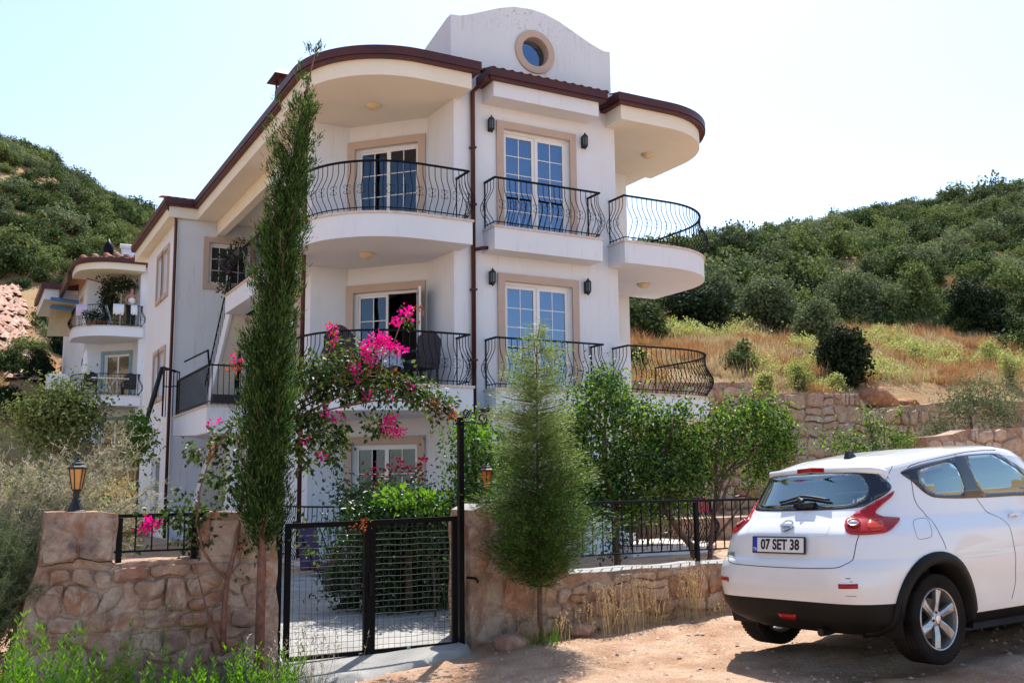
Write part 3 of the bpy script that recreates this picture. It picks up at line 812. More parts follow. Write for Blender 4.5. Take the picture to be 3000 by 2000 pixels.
# ------------------------------------------------------------------ building helpers
def wall_panel(name, parent, P0, P1, z0, z1, holes, mat, depth=.15, reveal=None):
    P0 = np.array(P0, float); P1 = np.array(P1, float); L = np.linalg.norm(P1 - P0); d = (P1 - P0) / L; n = np.array([d[1], -d[0]])
    ss = sorted({0, L} | {h[0] for h in holes} | {h[1] for h in holes}); zz = sorted({z0, z1} | {h[2] for h in holes} | {h[3] for h in holes})
    m = MB(); pt = lambda s, z, o=0: (*(P0 + d * s + n * o), z)
    for i in range(len(ss) - 1):
        for j in range(len(zz) - 1):
            cs, cz = (ss[i] + ss[i + 1]) / 2, (zz[j] + zz[j + 1]) / 2
            if any(h[0] < cs < h[1] and h[2] < cz < h[3] for h in holes): continue
            m.add([pt(ss[i], zz[j]), pt(ss[i + 1], zz[j]), pt(ss[i + 1], zz[j + 1]), pt(ss[i], zz[j + 1])], [(0, 1, 2, 3)])
    for (a, b, c, e) in holes:
        m.add([pt(a, c), pt(b, c), pt(b, e), pt(a, e), pt(a, c, -depth), pt(b, c, -depth), pt(b, e, -depth), pt(a, e, -depth)],
              [(0, 4, 5, 1), (1, 5, 6, 2), (2, 6, 7, 3), (3, 7, 4, 0)])
    return m.build(name, mat, parent)
def opening(parent, P0, P1, a, b, c, e, kind='balcony_door', cols=2, rows=5, trim=.14, trim_bottom=False, glass='glass', curtain=0, sashes=2, open_right=False, tmat='trim', fw=.055, depth=.09):
    """white sliding door or window set in a hole, with trim proud of the wall"""
    P0 = np.array(P0, float); P1 = np.array(P1, float); L = np.linalg.norm(P1 - P0); d = (P1 - P0) / L; n = np.array([d[1], -d[0]])
    def box(m, s0, s1, z0, z1, o0, o1):
        q = [(*(P0 + d * s + n * o), z) for z in (z0, z1) for s, o in ((s0, o1), (s1, o1), (s1, o0), (s0, o0))]
        m.add(q, [(0, 3, 2, 1), (4, 5, 6, 7), (0, 1, 5, 4), (1, 2, 6, 5), (2, 3, 7, 6), (3, 0, 4, 7)])
    m = MB(); zb = c if not trim_bottom else c
    box(m, a, a + .05, c, e, -depth - .05, -depth + .02); box(m, b - .05, b, c, e, -depth - .05, -depth + .02)
    box(m, a + .05, b - .05, e - .05, e, -depth - .05, -depth + .02); box(m, a + .05, b - .05, c, c + .045, -depth - .05, -depth + .02)
    w = (b - a - .1) / sashes
    for k in range(sashes):
        if open_right and k == sashes - 1: continue
        s0 = a + .05 + w * k; s1 = s0 + w; o = -depth - .03 + .018 * (k % 2)
        box(m, s0, s0 + fw, c + .045, e - .05, o - .02, o + .02); box(m, s1 - fw, s1, c + .045, e - .05, o - .02, o + .02)
        box(m, s0 + fw, s1 - fw, e - .05 - fw, e - .05, o - .02, o + .02); box(m, s0 + fw, s1 - fw, c + .045, c + .045 + fw, o - .02, o + .02)
    D = m.build(kind, M['pvc'], parent)
    for k in range(sashes):
        if open_right and k == sashes - 1: continue
        s0 = a + .05 + w * k + fw; s1 = a + .05 + w * (k + 1) - fw; o = -depth - .03 + .018 * (k % 2); z0 = c + .045 + fw; z1 = e - .05 - fw
        g = MB(); g.add([(*(P0 + d * s + n * o), z) for s, z in ((s0, z0), (s1, z0), (s1, z1), (s0, z1))], [(0, 1, 2, 3)]); g.build('pane', M[glass], D)
        g = MB()
        for j in range(1, cols):
            s = s0 + (s1 - s0) * j / cols; box(g, s - .008, s + .008, z0, z1, o - .006, o + .009)
        for j in range(1, rows):
            z = z1 - (z1 - z0) * j / rows; box(g, s0, s1, z - .008, z + .008, o - .005, o + .008)
        if cols > 1 or rows > 1: g.build('glazing_bar', M['pvc'], D)
        if curtain:
            g = MB(); K = 26; vs = []; fs = []
            for j in range(K + 1):
                f = j / K; s = s0 + (s1 - s0) * f
                if curtain == 2:   # swag, hanging lower in the middle
                    zl = z1 - .55 - .42 * math.sqrt(max(0, 1 - (2 * f - 1) ** 2))
                else: zl = z0
                oo = o - .10 + .018 * math.sin(j * 1.9)
                vs += [(*(P0 + d * s + n * oo), z1), (*(P0 + d * s + n * oo), (z1 + zl) / 2), (*(P0 + d * s + n * (oo + .02)), zl)]
            fs = [(3 * j + q, 3 * j + 3 + q, 3 * j + 4 + q, 3 * j + 1 + q) for j in range(K) for q in (0, 1)]
            g.add(vs, fs); g.build('curtain', M['curtain'], D, smooth=True)
    if trim:
        g = MB(); t0 = .045
        box(g, a - trim, a, c if not trim_bottom else c - trim, e + trim, -.002, t0); box(g, b, b + trim, c if not trim_bottom else c - trim, e + trim, -.002, t0)
        box(g, a, b, e, e + trim, -.002, t0)
        if trim_bottom: box(g, a, b, c - trim, c, -.002, t0 + .01)
        g.build('trim', M[tmat], D)
    if open_right:
        ang = R(62); q0 = P0 + d * (b - .03) + n * (-.02); dd = d * math.cos(ang) + n * math.sin(ang); ww = w - .03
        g = MB(); nn = np.array([dd[1], -dd[0]])
        for s0, s1, z0, z1 in ((0, .05, c + .05, e - .06), (ww - .05, ww, c + .05, e - .06), (.05, ww - .05, e - .11, e - .06), (.05, ww - .05, c + .05, c + .12)):
            q = [(*(q0 + dd * s + nn * o), z) for z in (z0, z1) for s, o in ((s0, .02), (s1, .02), (s1, -.02), (s0, -.02))]
            g.add(q, [(0, 3, 2, 1), (4, 5, 6, 7), (0, 1, 5, 4), (1, 2, 6, 5), (2, 3, 7, 6), (3, 0, 4, 7)])
        g.build('open_leaf', M['pvc'], D)
        g = MB(); g.add([(*(q0 + dd * s), z) for s, z in ((.05, c + .12), (ww - .05, c + .12), (ww - .05, e - .11), (.05, e - .11))], [(0, 1, 2, 3)])
        g.build('insect_screen', M['grey_pvc'], D)
    return D

def bal_mesh(scrolls, h=.90, belly=.155):
    m = MB()
    pr = [(0, .0), (0, .06), (.045, .14), (.12, .235), (belly, .34), (belly * .97, .42), (.09, .53), (.03, .64), (.003, .72), (0, h)]
    m.tube([(a, 0, z) for a, z in pr], .0075, 5)
    if scrolls:
        for s in (-1, 1):
            for q in (-1, 1):
                pts = [(belly - .005, s * (.004 + .030 - .030 * math.cos(a)), .365 + q * (.052 - .0 + .026 * math.sin(a))) for a in np.linspace(-.4 * 1, 4.6, 9)]
                m.tube(pts, .0042, 4)
        m.box(belly - .012, -.012, .355, belly + .006, .012, .375)
    return m.mesh('baluster', M['iron'], smooth=False)
BAL = {k: bal_mesh(k) for k in (False, True)}
def straight_mesh():
    m = MB(); m.box(-.007, -.007, 0, .007, .007, .88); return m.mesh('baluster', M['iron'])
BALS = straight_mesh()
def railing(parent, path, z, spacing=.118, straight=False, name='railing', top=.93, scroll_every=2, scroll_from=0, scroll_to=1e9):
    """path runs so that outside is on its right-hand side seen from above going along n=(dy,-dx)"""
    P = [np.array(p, float) for p in path]
    m = MB()
    for a, b in zip(P[:-1], P[1:]):
        dv = (b - a) / np.linalg.norm(b - a)
        m.bar((*(a - dv * .01), z + top - .02), (*(b + dv * .01), z + top - .02), .042, .03)
        m.bar((*a, z + .075), (*b, z + .075), .016, .016)
    for p in (P[0], P[-1]): m.bar((*p, z + .0), (*p, z + top - .03), .02, .02)
    Rl = m.build(name, M['iron'], parent)
    seg = [np.linalg.norm(b - a) for a, b in zip(P[:-1], P[1:])]; tot = sum(seg); cum = np.concatenate([[0], np.cumsum(seg)])
    k = 0; s = spacing * .5; N = max(2, round(tot / spacing)); sp = tot / N
    for k in range(1, N):
        s = k * sp; i = min(np.searchsorted(cum, s) - 1, len(seg) - 1); f = (s - cum[i]) / seg[i]
        p = P[i] + (P[i + 1] - P[i]) * f; d = (P[i + 1] - P[i]) / seg[i]
        # smooth the direction on arcs
        n = np.array([d[1], -d[0]])
        o = bpy.data.objects.new('baluster', BALS if straight else BAL[bool(k % scroll_every == 0 and scroll_from <= s <= scroll_to or k % scroll_every == 0 and s > tot - scroll_from)])
        COL.objects.link(o); w = worldloc(Rl)
        o.parent = Rl; o.location = (p[0] - w[0], p[1] - w[1], z - w[2]); o.rotation_euler = (0, 0, math.atan2(n[1], n[0]))
    return Rl
TILE = {}
def tile_mesh(key, L=.42, r=.085):
    m = MB(); vs = []; n = 7
    for j, (y, s) in enumerate(((0, 1.0), (L, .86))):
        for k in range(n):
            a = math.pi * k / (n - 1); vs.append((-r * s * math.cos(a), y, r * s * math.sin(a) * .8))
    for j, (y, s) in enumerate(((0, 1.0), (L, .86))):
        for k in range(n):
            a = math.pi * k / (n - 1); vs.append((-r * .82 * s * math.cos(a), y, r * .82 * s * math.sin(a) * .8 - .004))
    fs = [(k, k + 1, n + k + 1, n + k) for k in range(n - 1)] + [(2 * n + k, 3 * n + k, 3 * n + k + 1, 2 * n + k + 1) for k in range(n - 1)] + [(k, 2 * n + k, 2 * n + k + 1, k + 1) for k in range(n - 1)]
    m.add(vs, fs); return m.mesh('roof_tile', M[key], smooth=True)
for k in ('tile', 'old_tile'): TILE[k] = tile_mesh(k)
def lay_tile(parent, x, y, z, yaw, pitch=R(15), key='old_tile', s=1):
    o = bpy.data.objects.new('roof_tile', TILE[key]); COL.objects.link(o); w = worldloc(parent); o.parent = parent
    o.location = (x - w[0], y - w[1], z - w[2]); o.rotation_euler = (pitch + random.uniform(-.02, .02), random.uniform(-.02, .02), yaw + random.uniform(-.03, .03)); o.scale = (s, s, s)
def strip(m, path, z0, z1, w):
    """vertical board of width w following a polyline, outside on the right"""
    P = [np.array(p, float) for p in path]; n = len(P); I = []; Oo = []
    for i in range(n):
        d = P[min(i + 1, n - 1)] - P[max(i - 1, 0)]
        if 0 < i < n - 1:
            d1 = (P[i] - P[i - 1]) / np.linalg.norm(P[i] - P[i - 1]); d2 = (P[i + 1] - P[i]) / np.linalg.norm(P[i + 1] - P[i]); d = d1 + d2
            d /= np.linalg.norm(d); k = 1 / max(.5, d @ d1)
        else: d = d / np.linalg.norm(d); k = 1
        nn = np.array([d[1], -d[0]]); I.append(P[i]); Oo.append(P[i] + nn * w * k)
    vs = [(*p, z0) for p in I] + [(*p, z0) for p in Oo] + [(*p, z1) for p in I] + [(*p, z1) for p in Oo]
    fs = []
    for i in range(n - 1):
        fs += [(i, n + i, n + i + 1, i + 1), (2 * n + i, 2 * n + i + 1, 3 * n + i + 1, 3 * n + i), (n + i, 3 * n + i, 3 * n + i + 1, n + i + 1), (i, i + 1, 2 * n + i + 1, 2 * n + i)]
    fs += [(0, 2 * n, 3 * n, n), (n - 1, 2 * n - 1, 4 * n - 1, 3 * n - 1)]
    m.add(vs, fs)

# levels of the floors
L0, L1, L2, LR0, LR1 = .12, 3.08, 6.06, 8.53, 8.85
SLAB = .44
def arcpts(c, r, a0, a1, n=20): return [(c[0] + r * math.cos(R(a0 + (a1 - a0) * k / n)), c[1] + r * math.sin(R(a0 + (a1 - a0) * k / n))) for k in range(n + 1)]
def bay(parent, off=(0, 0, 0), mir=False, grid=(2, 4), tmat='trim', floors=((L0, 0), (L1, 1), (L2, 2)), endx=7.72, c=(6.72, 17.2), r=1.70, tiles='old_tile', wallmat='wall', upper_open=(False, False, False), rail_top=True):
    """chamfered building corner wrapped by quarter round balconies and eave"""
    ox, oy, oz = off
    def T(p): return ((18.86 - p[0] if mir else p[0]) + ox, p[1] + oy)
    def edge(o):   # from the rear of the bay around to the front, left bay; outside lies on the right going front to rear reversed
        pts = [(c[0] - r - o, 18.42)] + arcpts(c, r + o, 180, 270) + [(endx + (o if o > 0 else o), c[1] - r - o), (endx + o, 16.06)]
        pts = [T(p) for p in pts]
        return pts[::-1] if mir else pts
    inner = [T(p) for p in ((7.64, 16.06), (7.60, 17.17), (6.44, 18.42), (5.69, 18.42))]
    if mir: inner = inner[::-1]
    # walls
    W = [((5.67, 18.42), (6.42, 18.42)), ((6.42, 18.42), (7.58, 17.17)), ((7.58, 17.17), (7.62, 16.06))]
    holes = []
    for (z, k) in floors:
        hh = 2.04 if k else 2.04
        top = {0: 2.16, 1: 5.12, 2: 8.05}[k]
        holes.append((.14, 1.52, z + .02, top))
    for i, (p, q) in enumerate(W):
        P, Q = T(p), T(q)
        if mir: P, Q = Q, P
        hs = []
        if i == 1:
            L = math.dist(p, q)
            hs = [(a, b, zz0 + oz, zz1 + oz) if not mir else (L - b, L - a, zz0 + oz, zz1 + oz) for a, b, zz0, zz1 in holes]
        wall_panel('wall', parent, P, Q, -.1 + oz, LR0 + oz, hs, M[wallmat])
        if i == 1:
            for j, h in enumerate(hs):
                op = upper_open[j]
                opening(parent, P, Q, *h, cols=grid[0], rows=grid[1], trim=.15, glass='glass_dark', curtain=0, open_right=op, tmat=tmat, fw=.045)
    # slabs, coping, railing
    for (z, k) in floors:
        zz = z + oz
        m = MB(); m.prism(edge(0) + inner, zz - (SLAB if k else .30), zz - .03); sl_ = m.build('balcony_slab', M[wallmat], parent)
        m = MB(); m.prism(edge(.025) + inner, zz - .03, zz + .012); m.build('coping', M['cap'], sl_)
        railing(parent, edge(-.05), zz + .012, scroll_every=2)
    m = MB(); m.prism(edge(0) + inner, LR0 + oz, LR1 + oz); m.build('eave_slab', M['soffit'], parent)
    m = MB(); strip(m, edge(.004), LR1 - .03 + oz, LR1 + .13 + oz, .11); strip(m, edge(.018), LR1 + .02 + oz, LR1 + .175 + oz, .12); m.build('gutter', M['brown'], parent)
    # roof surface and tiles
    e = edge(.02); ap = T((7.5, 17.9)); n = len(e)
    m = MB(); m.add([(*p, LR1 + .13 + oz) for p in e] + [(*ap, LR1 + .55 + oz), (*T((5.4, 19.6)), LR1 + .2 + oz), (*T((7.8, 16.4)), LR1 + .3 + oz)], [(i, i + 1, n) for i in range(n - 1)])
    m.build('roof', M[tiles], parent)
    e = edge(.10)
    P = [np.array(p) for p in e]; seg = [np.linalg.norm(b - a) for a, b in zip(P[:-1], P[1:])]; cum = np.concatenate([[0], np.cumsum(seg)])
    s = .1
    while s < cum[-1] - (.1):
        i = min(max(np.searchsorted(cum, s) - 1, 0), len(seg) - 1); f = (s - cum[i]) / seg[i]; p = P[i] + (P[i + 1] - P[i]) * f; d = (P[i + 1] - P[i]) / seg[i]
        lay_tile(parent, p[0], p[1], LR1 + .135 + oz, math.atan2(d[1], d[0]), R(16), tiles, .8); s += .2
    return T

H = thing('apartment_house', 'white three storey house with round corner balconies and maroon eaves behind the gate', 'house', (9.43, 18, 0))
bay(H, upper_open=(False, True, False))
bay(H, mir=True, endx=7.84, c=(6.70, 17.25), r=1.76)
# front wall, middle part
holes = [(1.03, 2.52, .14, 2.18), (1.03, 2.52, L1 + .02, 5.146), (1.03, 2.52, L2 + .02, 8.11)]
P0, P1 = (7.62, 16.06), (11.24, 16.06)
wall_panel('wall', H, P0, P1, -.1, 9.3, holes, M['wall'])
for k, h in enumerate(holes): opening(H, P0, P1, *h, rows=5, trim=.145, glass='glass', curtain=(1, 0, 2)[k], fw=.065, depth=.08)
# middle balconies
for z in (L1, L2):
    m = MB(); m.box(8.22, 15.6, z - .44, 10.58, 16.058, z - .03); s = m.build('balcony_slab', M['wall'], H)
    m = MB(); m.box(8.195, 15.575, z - .03, 10.605, 16.058, z + .012); m.build('coping', M['cap'], s)
    railing(H, [(8.25, 16.04), (8.25, 15.635), (10.55, 15.635), (10.55, 16.04)], z + .012)
m = MB(); m.box(8.22, 15.6, LR0, 10.56, 16.058, LR1); m.build('eave_slab', M['wall'], H)
m = MB(); e = [(8.218, 16.05), (8.218, 15.598), (10.562, 15.598), (10.562, 16.05)]
strip(m, e, LR1 - .03, LR1 + .13, .11); e2 = [(8.205, 16.05), (8.205, 15.58), (10.575, 15.58), (10.575, 16.05)]; strip(m, e2, LR1 + .02, LR1 + .175, .12); m.build('gutter', M['brown'], H)
m = MB(); m.add([(8.1, 15.5, LR1 + .13), (10.68, 15.5, LR1 + .13), (10.68, 16.06, LR1 + .30), (8.1, 16.06, LR1 + .30)], [(0, 1, 2, 3)]); m.build('roof', M['old_tile'], H)
for k in range(14):
    for j in range(2): lay_tile(H, 8.16 + .192 * k, 15.46 + .30 * j, LR1 + .135 + .085 * j, 0, R(16), 'old_tile', .85)
# gable parapet with round window
G = [(7.56, 9.0), (11.18, 9.0), (11.18, 10.18), (11.02, 10.17), (10.70, 10.27), (10.34, 10.42), (9.95, 10.58), (9.63, 10.665), (9.31, 10.69), (8.94, 10.655), (8.60, 10.55), (8.3, 10.42), (8.0, 10.29), (7.75, 10.20), (7.56, 10.185)]
gc = (9.38, 9.80); gr = .30
circ = [(gc[0] + gr * math.cos(2 * math.pi * k / 36), gc[1] + gr * math.sin(2 * math.pi * k / 36)) for k in range(36)]
allp = G + circ
v, e_, f, *_ = delaunay_2d_cdt([Vector(p) for p in allp], [(len(G) + k, len(G) + (k + 1) % 36) for k in range(36)], [list(range(len(G)))], 1, 1e-6)
m = MB(); fr_ = []
for q in f:
    q = list(q); cx = sum(v[i].x for i in q) / 3; cz = sum(v[i].y for i in q) / 3
    if math.hypot(cx - gc[0], cz - gc[1]) < gr * .98: continue
    fr_.append(tuple(q))
m.add([(p.x, 16.055, p.y) for p in v], fr_); m.add([(p.x, 16.27, p.y) for p in v], fr_)
n = len(G); m.add([(x, 16.055, z) for x, z in G] + [(x, 16.27, z) for x, z in G], [(i, (i + 1) % n, n + (i + 1) % n, n + i) for i in range(n)])
m.build('gable', M['wall_old'], H)
m = MB(); m.add([(x, 16.055, z) for x, z in circ] + [(x, 16.255, z) for x, z in circ], [(i, (i + 1) % 36, 36 + (i + 1) % 36, 36 + i) for i in range(36)])
for rr, y in ((.445, 16.05), (.445, 16.015), (.302, 16.012)):
    pass
m2 = MB(); K = 40; ring = [(.30, 16.06), (.30, 16.012), (.44, 16.012), (.445, 16.06)]
m2.add([(gc[0] + q * math.cos(2 * math.pi * k / K), y, gc[1] + q * math.sin(2 * math.pi * k / K)) for q, y in ring for k in range(K)], [(i * K + k, i * K + (k + 1) % K, (i + 1) * K + (k + 1) % K, (i + 1) * K + k) for i in range(3) for k in range(K)])
rw = m.build('round_window', M['trim'], H); m2.build('round_trim', M['trim'], rw)
m = MB(); m.add([(x, 16.20, z) for x, z in circ], [tuple(range(36))]); m.build('pane', M['glass'], rw)
m = MB(); m.box(8.95, 16.6, 9.3, 9.8, 16.62, 10.3); m.build('attic_dark', M['dark_room'], rw)  # dark panel added for the shade behind the round window
# side returns of the gable, stepping down to the roof
for x in (7.56, 10.98):
    m = MB(); pr = [(16.27, 9.0), (18.9, 9.0), (18.9, 9.75), (17.9, 9.80), (17.2, 10.0), (16.27, 10.18)]
    m.add([(x, a, b) for a, b in pr] + [(x + .2, a, b) for a, b in pr], [tuple(range(6)), tuple(range(11, 5, -1))] + [(i, (i + 1) % 6, 6 + (i + 1) % 6, 6 + i) for i in range(6)])
    m.build('gable_return', M['wall_old'], H)
m = MB(); m.add([(7.76, 16.27, 10.0), (10.98, 16.27, 10.0), (10.98, 20, 9.9), (7.76, 20, 9.9)], [(0, 1, 2, 3)]); m.build('gable_roof', M['wall_old'], H)
# remaining walls
holes = [(7.1, 7.9, 3.9, 5.06), (7.1, 7.9, 6.9, 8.05)]   # seen obliquely between cypress and downpipe
wall_panel('wall', H, (5.67, 27.0), (5.67, 18.42), -.1, 3.0, [], M['wall'])
P0, P1 = (5.67, 21.6), (5.67, 18.42)
holes = [(1.55, 2.45, L1 + .02, 5.10), (1.55, 2.45, L2 + .02, 8.05)]
wall_panel('wall', H, P0, P1, 3.0, LR0, holes, M['wall'])
for h in holes: opening(H, P0, P1, *h, kind='window', rows=4, trim=.16, glass='glass_dark', curtain=1, sashes=1)
wall_panel('wall', H, (8.0, 21.6), (5.67, 21.6), 3.0, LR0, [], M['soffit'])
wall_panel('wall', H, (8.0, 27.05), (8.0, 21.6), 3.0, LR0, [(1.5, 2.5, L1 + .1, 5.1)], M['soffit'])
wall_panel('wall', H, (13.19, 18.42), (13.19, 31.0), -.1, LR0, [], M['wall'])
wall_panel('wall', H, (13.19, 31.0), (4.65, 31.99), -.1, LR0, [], M['wall'])
# wing
P0, P1 = (4.65, 27.05), (8.0, 27.05)
h = (.82, 1.95, 6.81, 7.97)
wall_panel('wall', H, P0, P1, -.1, LR0, [h], M['wall_old'])
opening(H, P0, P1, *h, kind='window', cols=2, rows=3, trim=.14, trim_bottom=True, glass='glass_dark', curtain=1)
P0, P1 = (4.65, 32.1), (4.65, 27.05)
hs = [(2.05, 2.85, 6.75, 8.0), (2.98, 3.78, 6.75, 8.0), (2.05, 2.85, 3.88, 5.14), (2.98, 3.78, 3.88, 5.14), (2.2, 3.6, .2, 2.2)]
wall_panel('wall', H, P0, P1, -.1, LR0, hs, M['wall'])
for h in hs[:4]: opening(H, P0, P1, *h, kind='window', cols=1, rows=1, trim=.12, trim_bottom=True, glass='glass_dark', sashes=1)
opening(H, P0, P1, *hs[4], kind='barred_door', cols=8, rows=1, trim=0, glass='glass_dark', sashes=1)
# floors and ceilings, dark rooms
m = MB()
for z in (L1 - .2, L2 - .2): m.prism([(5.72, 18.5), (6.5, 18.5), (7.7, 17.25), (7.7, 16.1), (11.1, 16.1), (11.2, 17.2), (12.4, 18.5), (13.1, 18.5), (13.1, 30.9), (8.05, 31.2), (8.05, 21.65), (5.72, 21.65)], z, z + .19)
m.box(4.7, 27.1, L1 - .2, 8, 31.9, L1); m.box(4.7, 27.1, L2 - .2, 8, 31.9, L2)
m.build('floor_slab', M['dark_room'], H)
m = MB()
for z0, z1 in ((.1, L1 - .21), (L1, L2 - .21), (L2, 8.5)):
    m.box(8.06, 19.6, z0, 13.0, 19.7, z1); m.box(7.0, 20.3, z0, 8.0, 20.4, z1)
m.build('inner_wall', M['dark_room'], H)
# main eave slab, soffit and roof
m = MB(); m.prism([(5.12, 18.40), (5.67, 18.40), (6.45, 18.43), (7.66, 17.2), (7.66, 16.08), (11.2, 16.08), (11.22, 17.2), (12.4, 18.43), (13.75, 18.43), (13.75, 31.5), (5.12, 31.5)], LR0 + .003, LR1 - .002); m.build('eave_slab', M['soffit'], H)
m = MB(); m.prism([(4.38, 26.93), (5.12, 26.93), (5.12, 33.0), (4.38, 33.0)], LR0 + .001, LR1 - .004); m.build('eave_slab', M['soffit'], H)
m = MB(); m.box(5.66, 21.6, 8.16, 5.86, 27.04, LR0 + .01); m.build('eave_beam', M['soffit'], H)
m = MB(); strip(m, [(5.118, 26.92), (5.118, 18.42)], LR1 - .03, LR1 + .13, .11); strip(m, [(5.105, 26.92), (5.105, 18.42)], LR1 + .02, LR1 + .175, .12)
m.build('gutter', M['brown'], H)
m = MB(); strip(m, [(4.378, 33.0), (4.378, 26.928), (5.10, 26.928)], LR1 - .03, LR1 + .13, .11); strip(m, [(4.365, 33.0), (4.365, 26.915), (5.10, 26.915)], LR1 + .02, LR1 + .175, .12)
m.build('gutter', M['brown'], H)
m = MB(); m.add([(5.0, 18.4, 9.0), (13.9, 18.4, 9.0), (13.9, 31.5, 9.0), (5.0, 31.5, 9.0), (9.43, 20.5, 9.85), (9.43, 27.5, 9.85), (7.5, 16.3, 9.1), (11.4, 16.3, 9.1)], [(0, 1, 4), (1, 2, 5, 4), (2, 3, 5), (3, 0, 4, 5), (0, 6, 4), (7, 1, 4), (6, 7, 4)])
m.add([(4.26, 26.82, 8.98), (5.4, 26.82, 8.98), (6.0, 30, 9.55), (6.0, 33, 9.55), (4.26, 33, 8.98), (5.4, 29.0, 9.3)], [(0, 1, 5), (0, 5, 2, 3, 4)])
m.build('roof', M['old_tile'], H)
for k in range(5):
    for j in range(4): lay_tile(H, 4.36 + .2 * k, 26.84 + .34 * j, 9.0 + .095 * j, 0, R(15.5), 'tile')
for j in range(12): lay_tile(H, 4.30, 27.3 + .2 * j, 9.0, -math.pi / 2, R(15.5), 'old_tile')
# downpipes
def pipe(parent, path, r=.042, name='downpipe'):
    m = MB(); m.tube(path, r, 8); o = m.build(name, M['brown'], parent, smooth=True); return o
d = pipe(H, [(8.10, 15.56, 8.86), (8.06, 15.85, 8.80), (7.985, 16.0, 8.70), (7.985, 16.0, .1)])
m = MB()
for z in (7.6, 6.5, 4.9, 3.6, 2.0): m.box(7.93, 15.95, z, 8.04, 16.058, z + .035)
m.build('pipe_bracket', M['brown'], d)
pipe(H, [(5.20, 17.6, 8.86), (5.277, 17.6, 8.6), (5.277, 17.6, .1)])
pipe(H, [(4.30, 26.90, 8.86), (4.36, 26.97, 8.76), (4.57, 27.0, 8.55), (4.585, 27.01, 8.45), (4.585, 27.01, .1)])
for z in (L1, L2): pipe(H, [(7.985, 16.0, z - .40), (8.10, 15.9, z - .38), (8.24, 15.88, z - .36)], .035, 'drain_pipe')
m = MB(); m.box(5.35, 19.8, 9.0, 5.75, 20.2, 9.75); m.add([(5.2, 19.65, 9.95), (5.9, 19.65, 9.95), (5.9, 20.35, 9.95), (5.2, 20.35, 9.95), (5.28, 19.75, 10.08), (5.8, 19.75, 10.08), (5.8, 20.25, 10.08), (5.28, 20.25, 10.08)], [(0, 3, 2, 1), (4, 5, 6, 7), (0, 1, 5, 4), (1, 2, 6, 5), (2, 3, 7, 6), (3, 0, 4, 7)])
for a, b in ((5.36, 19.82), (5.7, 19.82), (5.36, 20.16), (5.7, 20.16)): m.box(a, b, 9.75, a + .04, b + .04, 9.95)
m.build('chimney', M['brown'], H)
# side terraces and stairs
m = MB(); m.box(4.34, 21.15, 2.50, 5.66, 22.2, 3.05); m.add([(4.34, 22.2, 2.5), (5.66, 22.2, 2.5), (5.66, 27.0, 2.62), (4.36, 25.0, 2.62), (4.34, 22.2, 3.05), (5.66, 22.2, 3.05), (5.66, 27.0, 3.05), (4.36, 25.0, 3.05)], [(0, 3, 2, 1), (4, 5, 6, 7), (0, 1, 5, 4), (1, 2, 6, 5), (2, 3, 7, 6), (3, 0, 4, 7)])
m.box(5.66, 21.65, 2.8, 8.0, 27.0, 3.05); s = m.build('landing_slab', M['wall'], H)
m = MB(); m.prism([(4.31, 21.12), (5.66, 21.12), (5.66, 27.0), (4.33, 25.0)], 3.05, 3.09); m.build('coping', M['cap'], s)
railing(H, [(4.40, 24.9), (4.38, 21.2), (5.62, 21.2)], 3.09, straight=True, top=.86, name='landing_railing')
m = MB(); m.box(5.2, 18.46, 5.45, 8.0, 23.65, 5.86); m.box(5.66, 21.62, 5.45, 7.98, 23.6, 5.85); s = m.build('upper_terrace_slab', M['wall'], H)
m = MB(); m.box(5.17, 18.46, 5.86, 5.66, 23.68, 5.90); m.build('coping', M['cap'], s)
railing(H, [(5.24, 23.6), (5.24, 19.0)], 5.90, straight=True, top=.86, name='terrace_railing')
m = MB(); m.add([(x, y, z) for x in (5.40, 6.3) for y, z in ((26.5, 3.06), (23.7, 5.88), (23.7, 5.50), (26.5, 2.72))], [(0, 1, 2, 3), (4, 7, 6, 5), (0, 4, 5, 1), (1, 5, 6, 2), (2, 6, 7, 3), (3, 7, 4, 0)])
for k in range(15): y = 26.4 - k * .178; z = 3.09 + (k + 1) * .178; m.box(5.46, y - .17, z - .19, 6.28, y, z)
m.build('staircase', M['soffit'], H)
m = MB(); m.add([(x, y, z) for x in (5.33, 5.395) for y, z in ((26.5, 3.20), (23.66, 6.02), (23.66, 5.50), (26.5, 2.72))], [(0, 1, 2, 3), (4, 7, 6, 5), (0, 4, 5, 1), (1, 5, 6, 2), (2, 6, 7, 3), (3, 7, 4, 0)])
m.build('stair_stringer', M['wall'], H)
m = MB(); m.tube([(5.36, 26.4, 4.0), (5.36, 23.7, 6.8)], .018); m.tube([(5.36, 26.4, 3.3), (5.36, 23.7, 6.1)], .01)
for k in range(14): y = 26.3 - k * .19; z = 3.3 + k * .197; m.tube([(5.36, y, z), (5.36, y, z + .7)], .007, 5)
m.build('stair_railing', M['iron'], H)
m = MB(); m.add([(x, y, z) for x in (4.98, 5.64) for y, z in ((26.9, .1), (22.9, 3.04), (22.9, 2.62), (26.9, -.1))], [(0, 1, 2, 3), (4, 7, 6, 5), (0, 4, 5, 1), (1, 5, 6, 2), (2, 6, 7, 3), (3, 7, 4, 0)])
m.build('staircase', M['wall'], H)
m = MB(); m.add([(5.0, 21.2, 0), (5.0, 22.4, 0), (5.0, 22.1, 2.5), (5.0, 21.9, 2.5), (5.1, 21.2, 0), (5.1, 22.4, 0), (5.1, 22.1, 2.5), (5.1, 21.9, 2.5)], [(0, 1, 2, 3), (4, 7, 6, 5), (0, 4, 5, 1), (1, 5, 6, 2), (2, 6, 7, 3), (3, 7, 4, 0)])
m.build('stair_stringer', M['wall'], H)
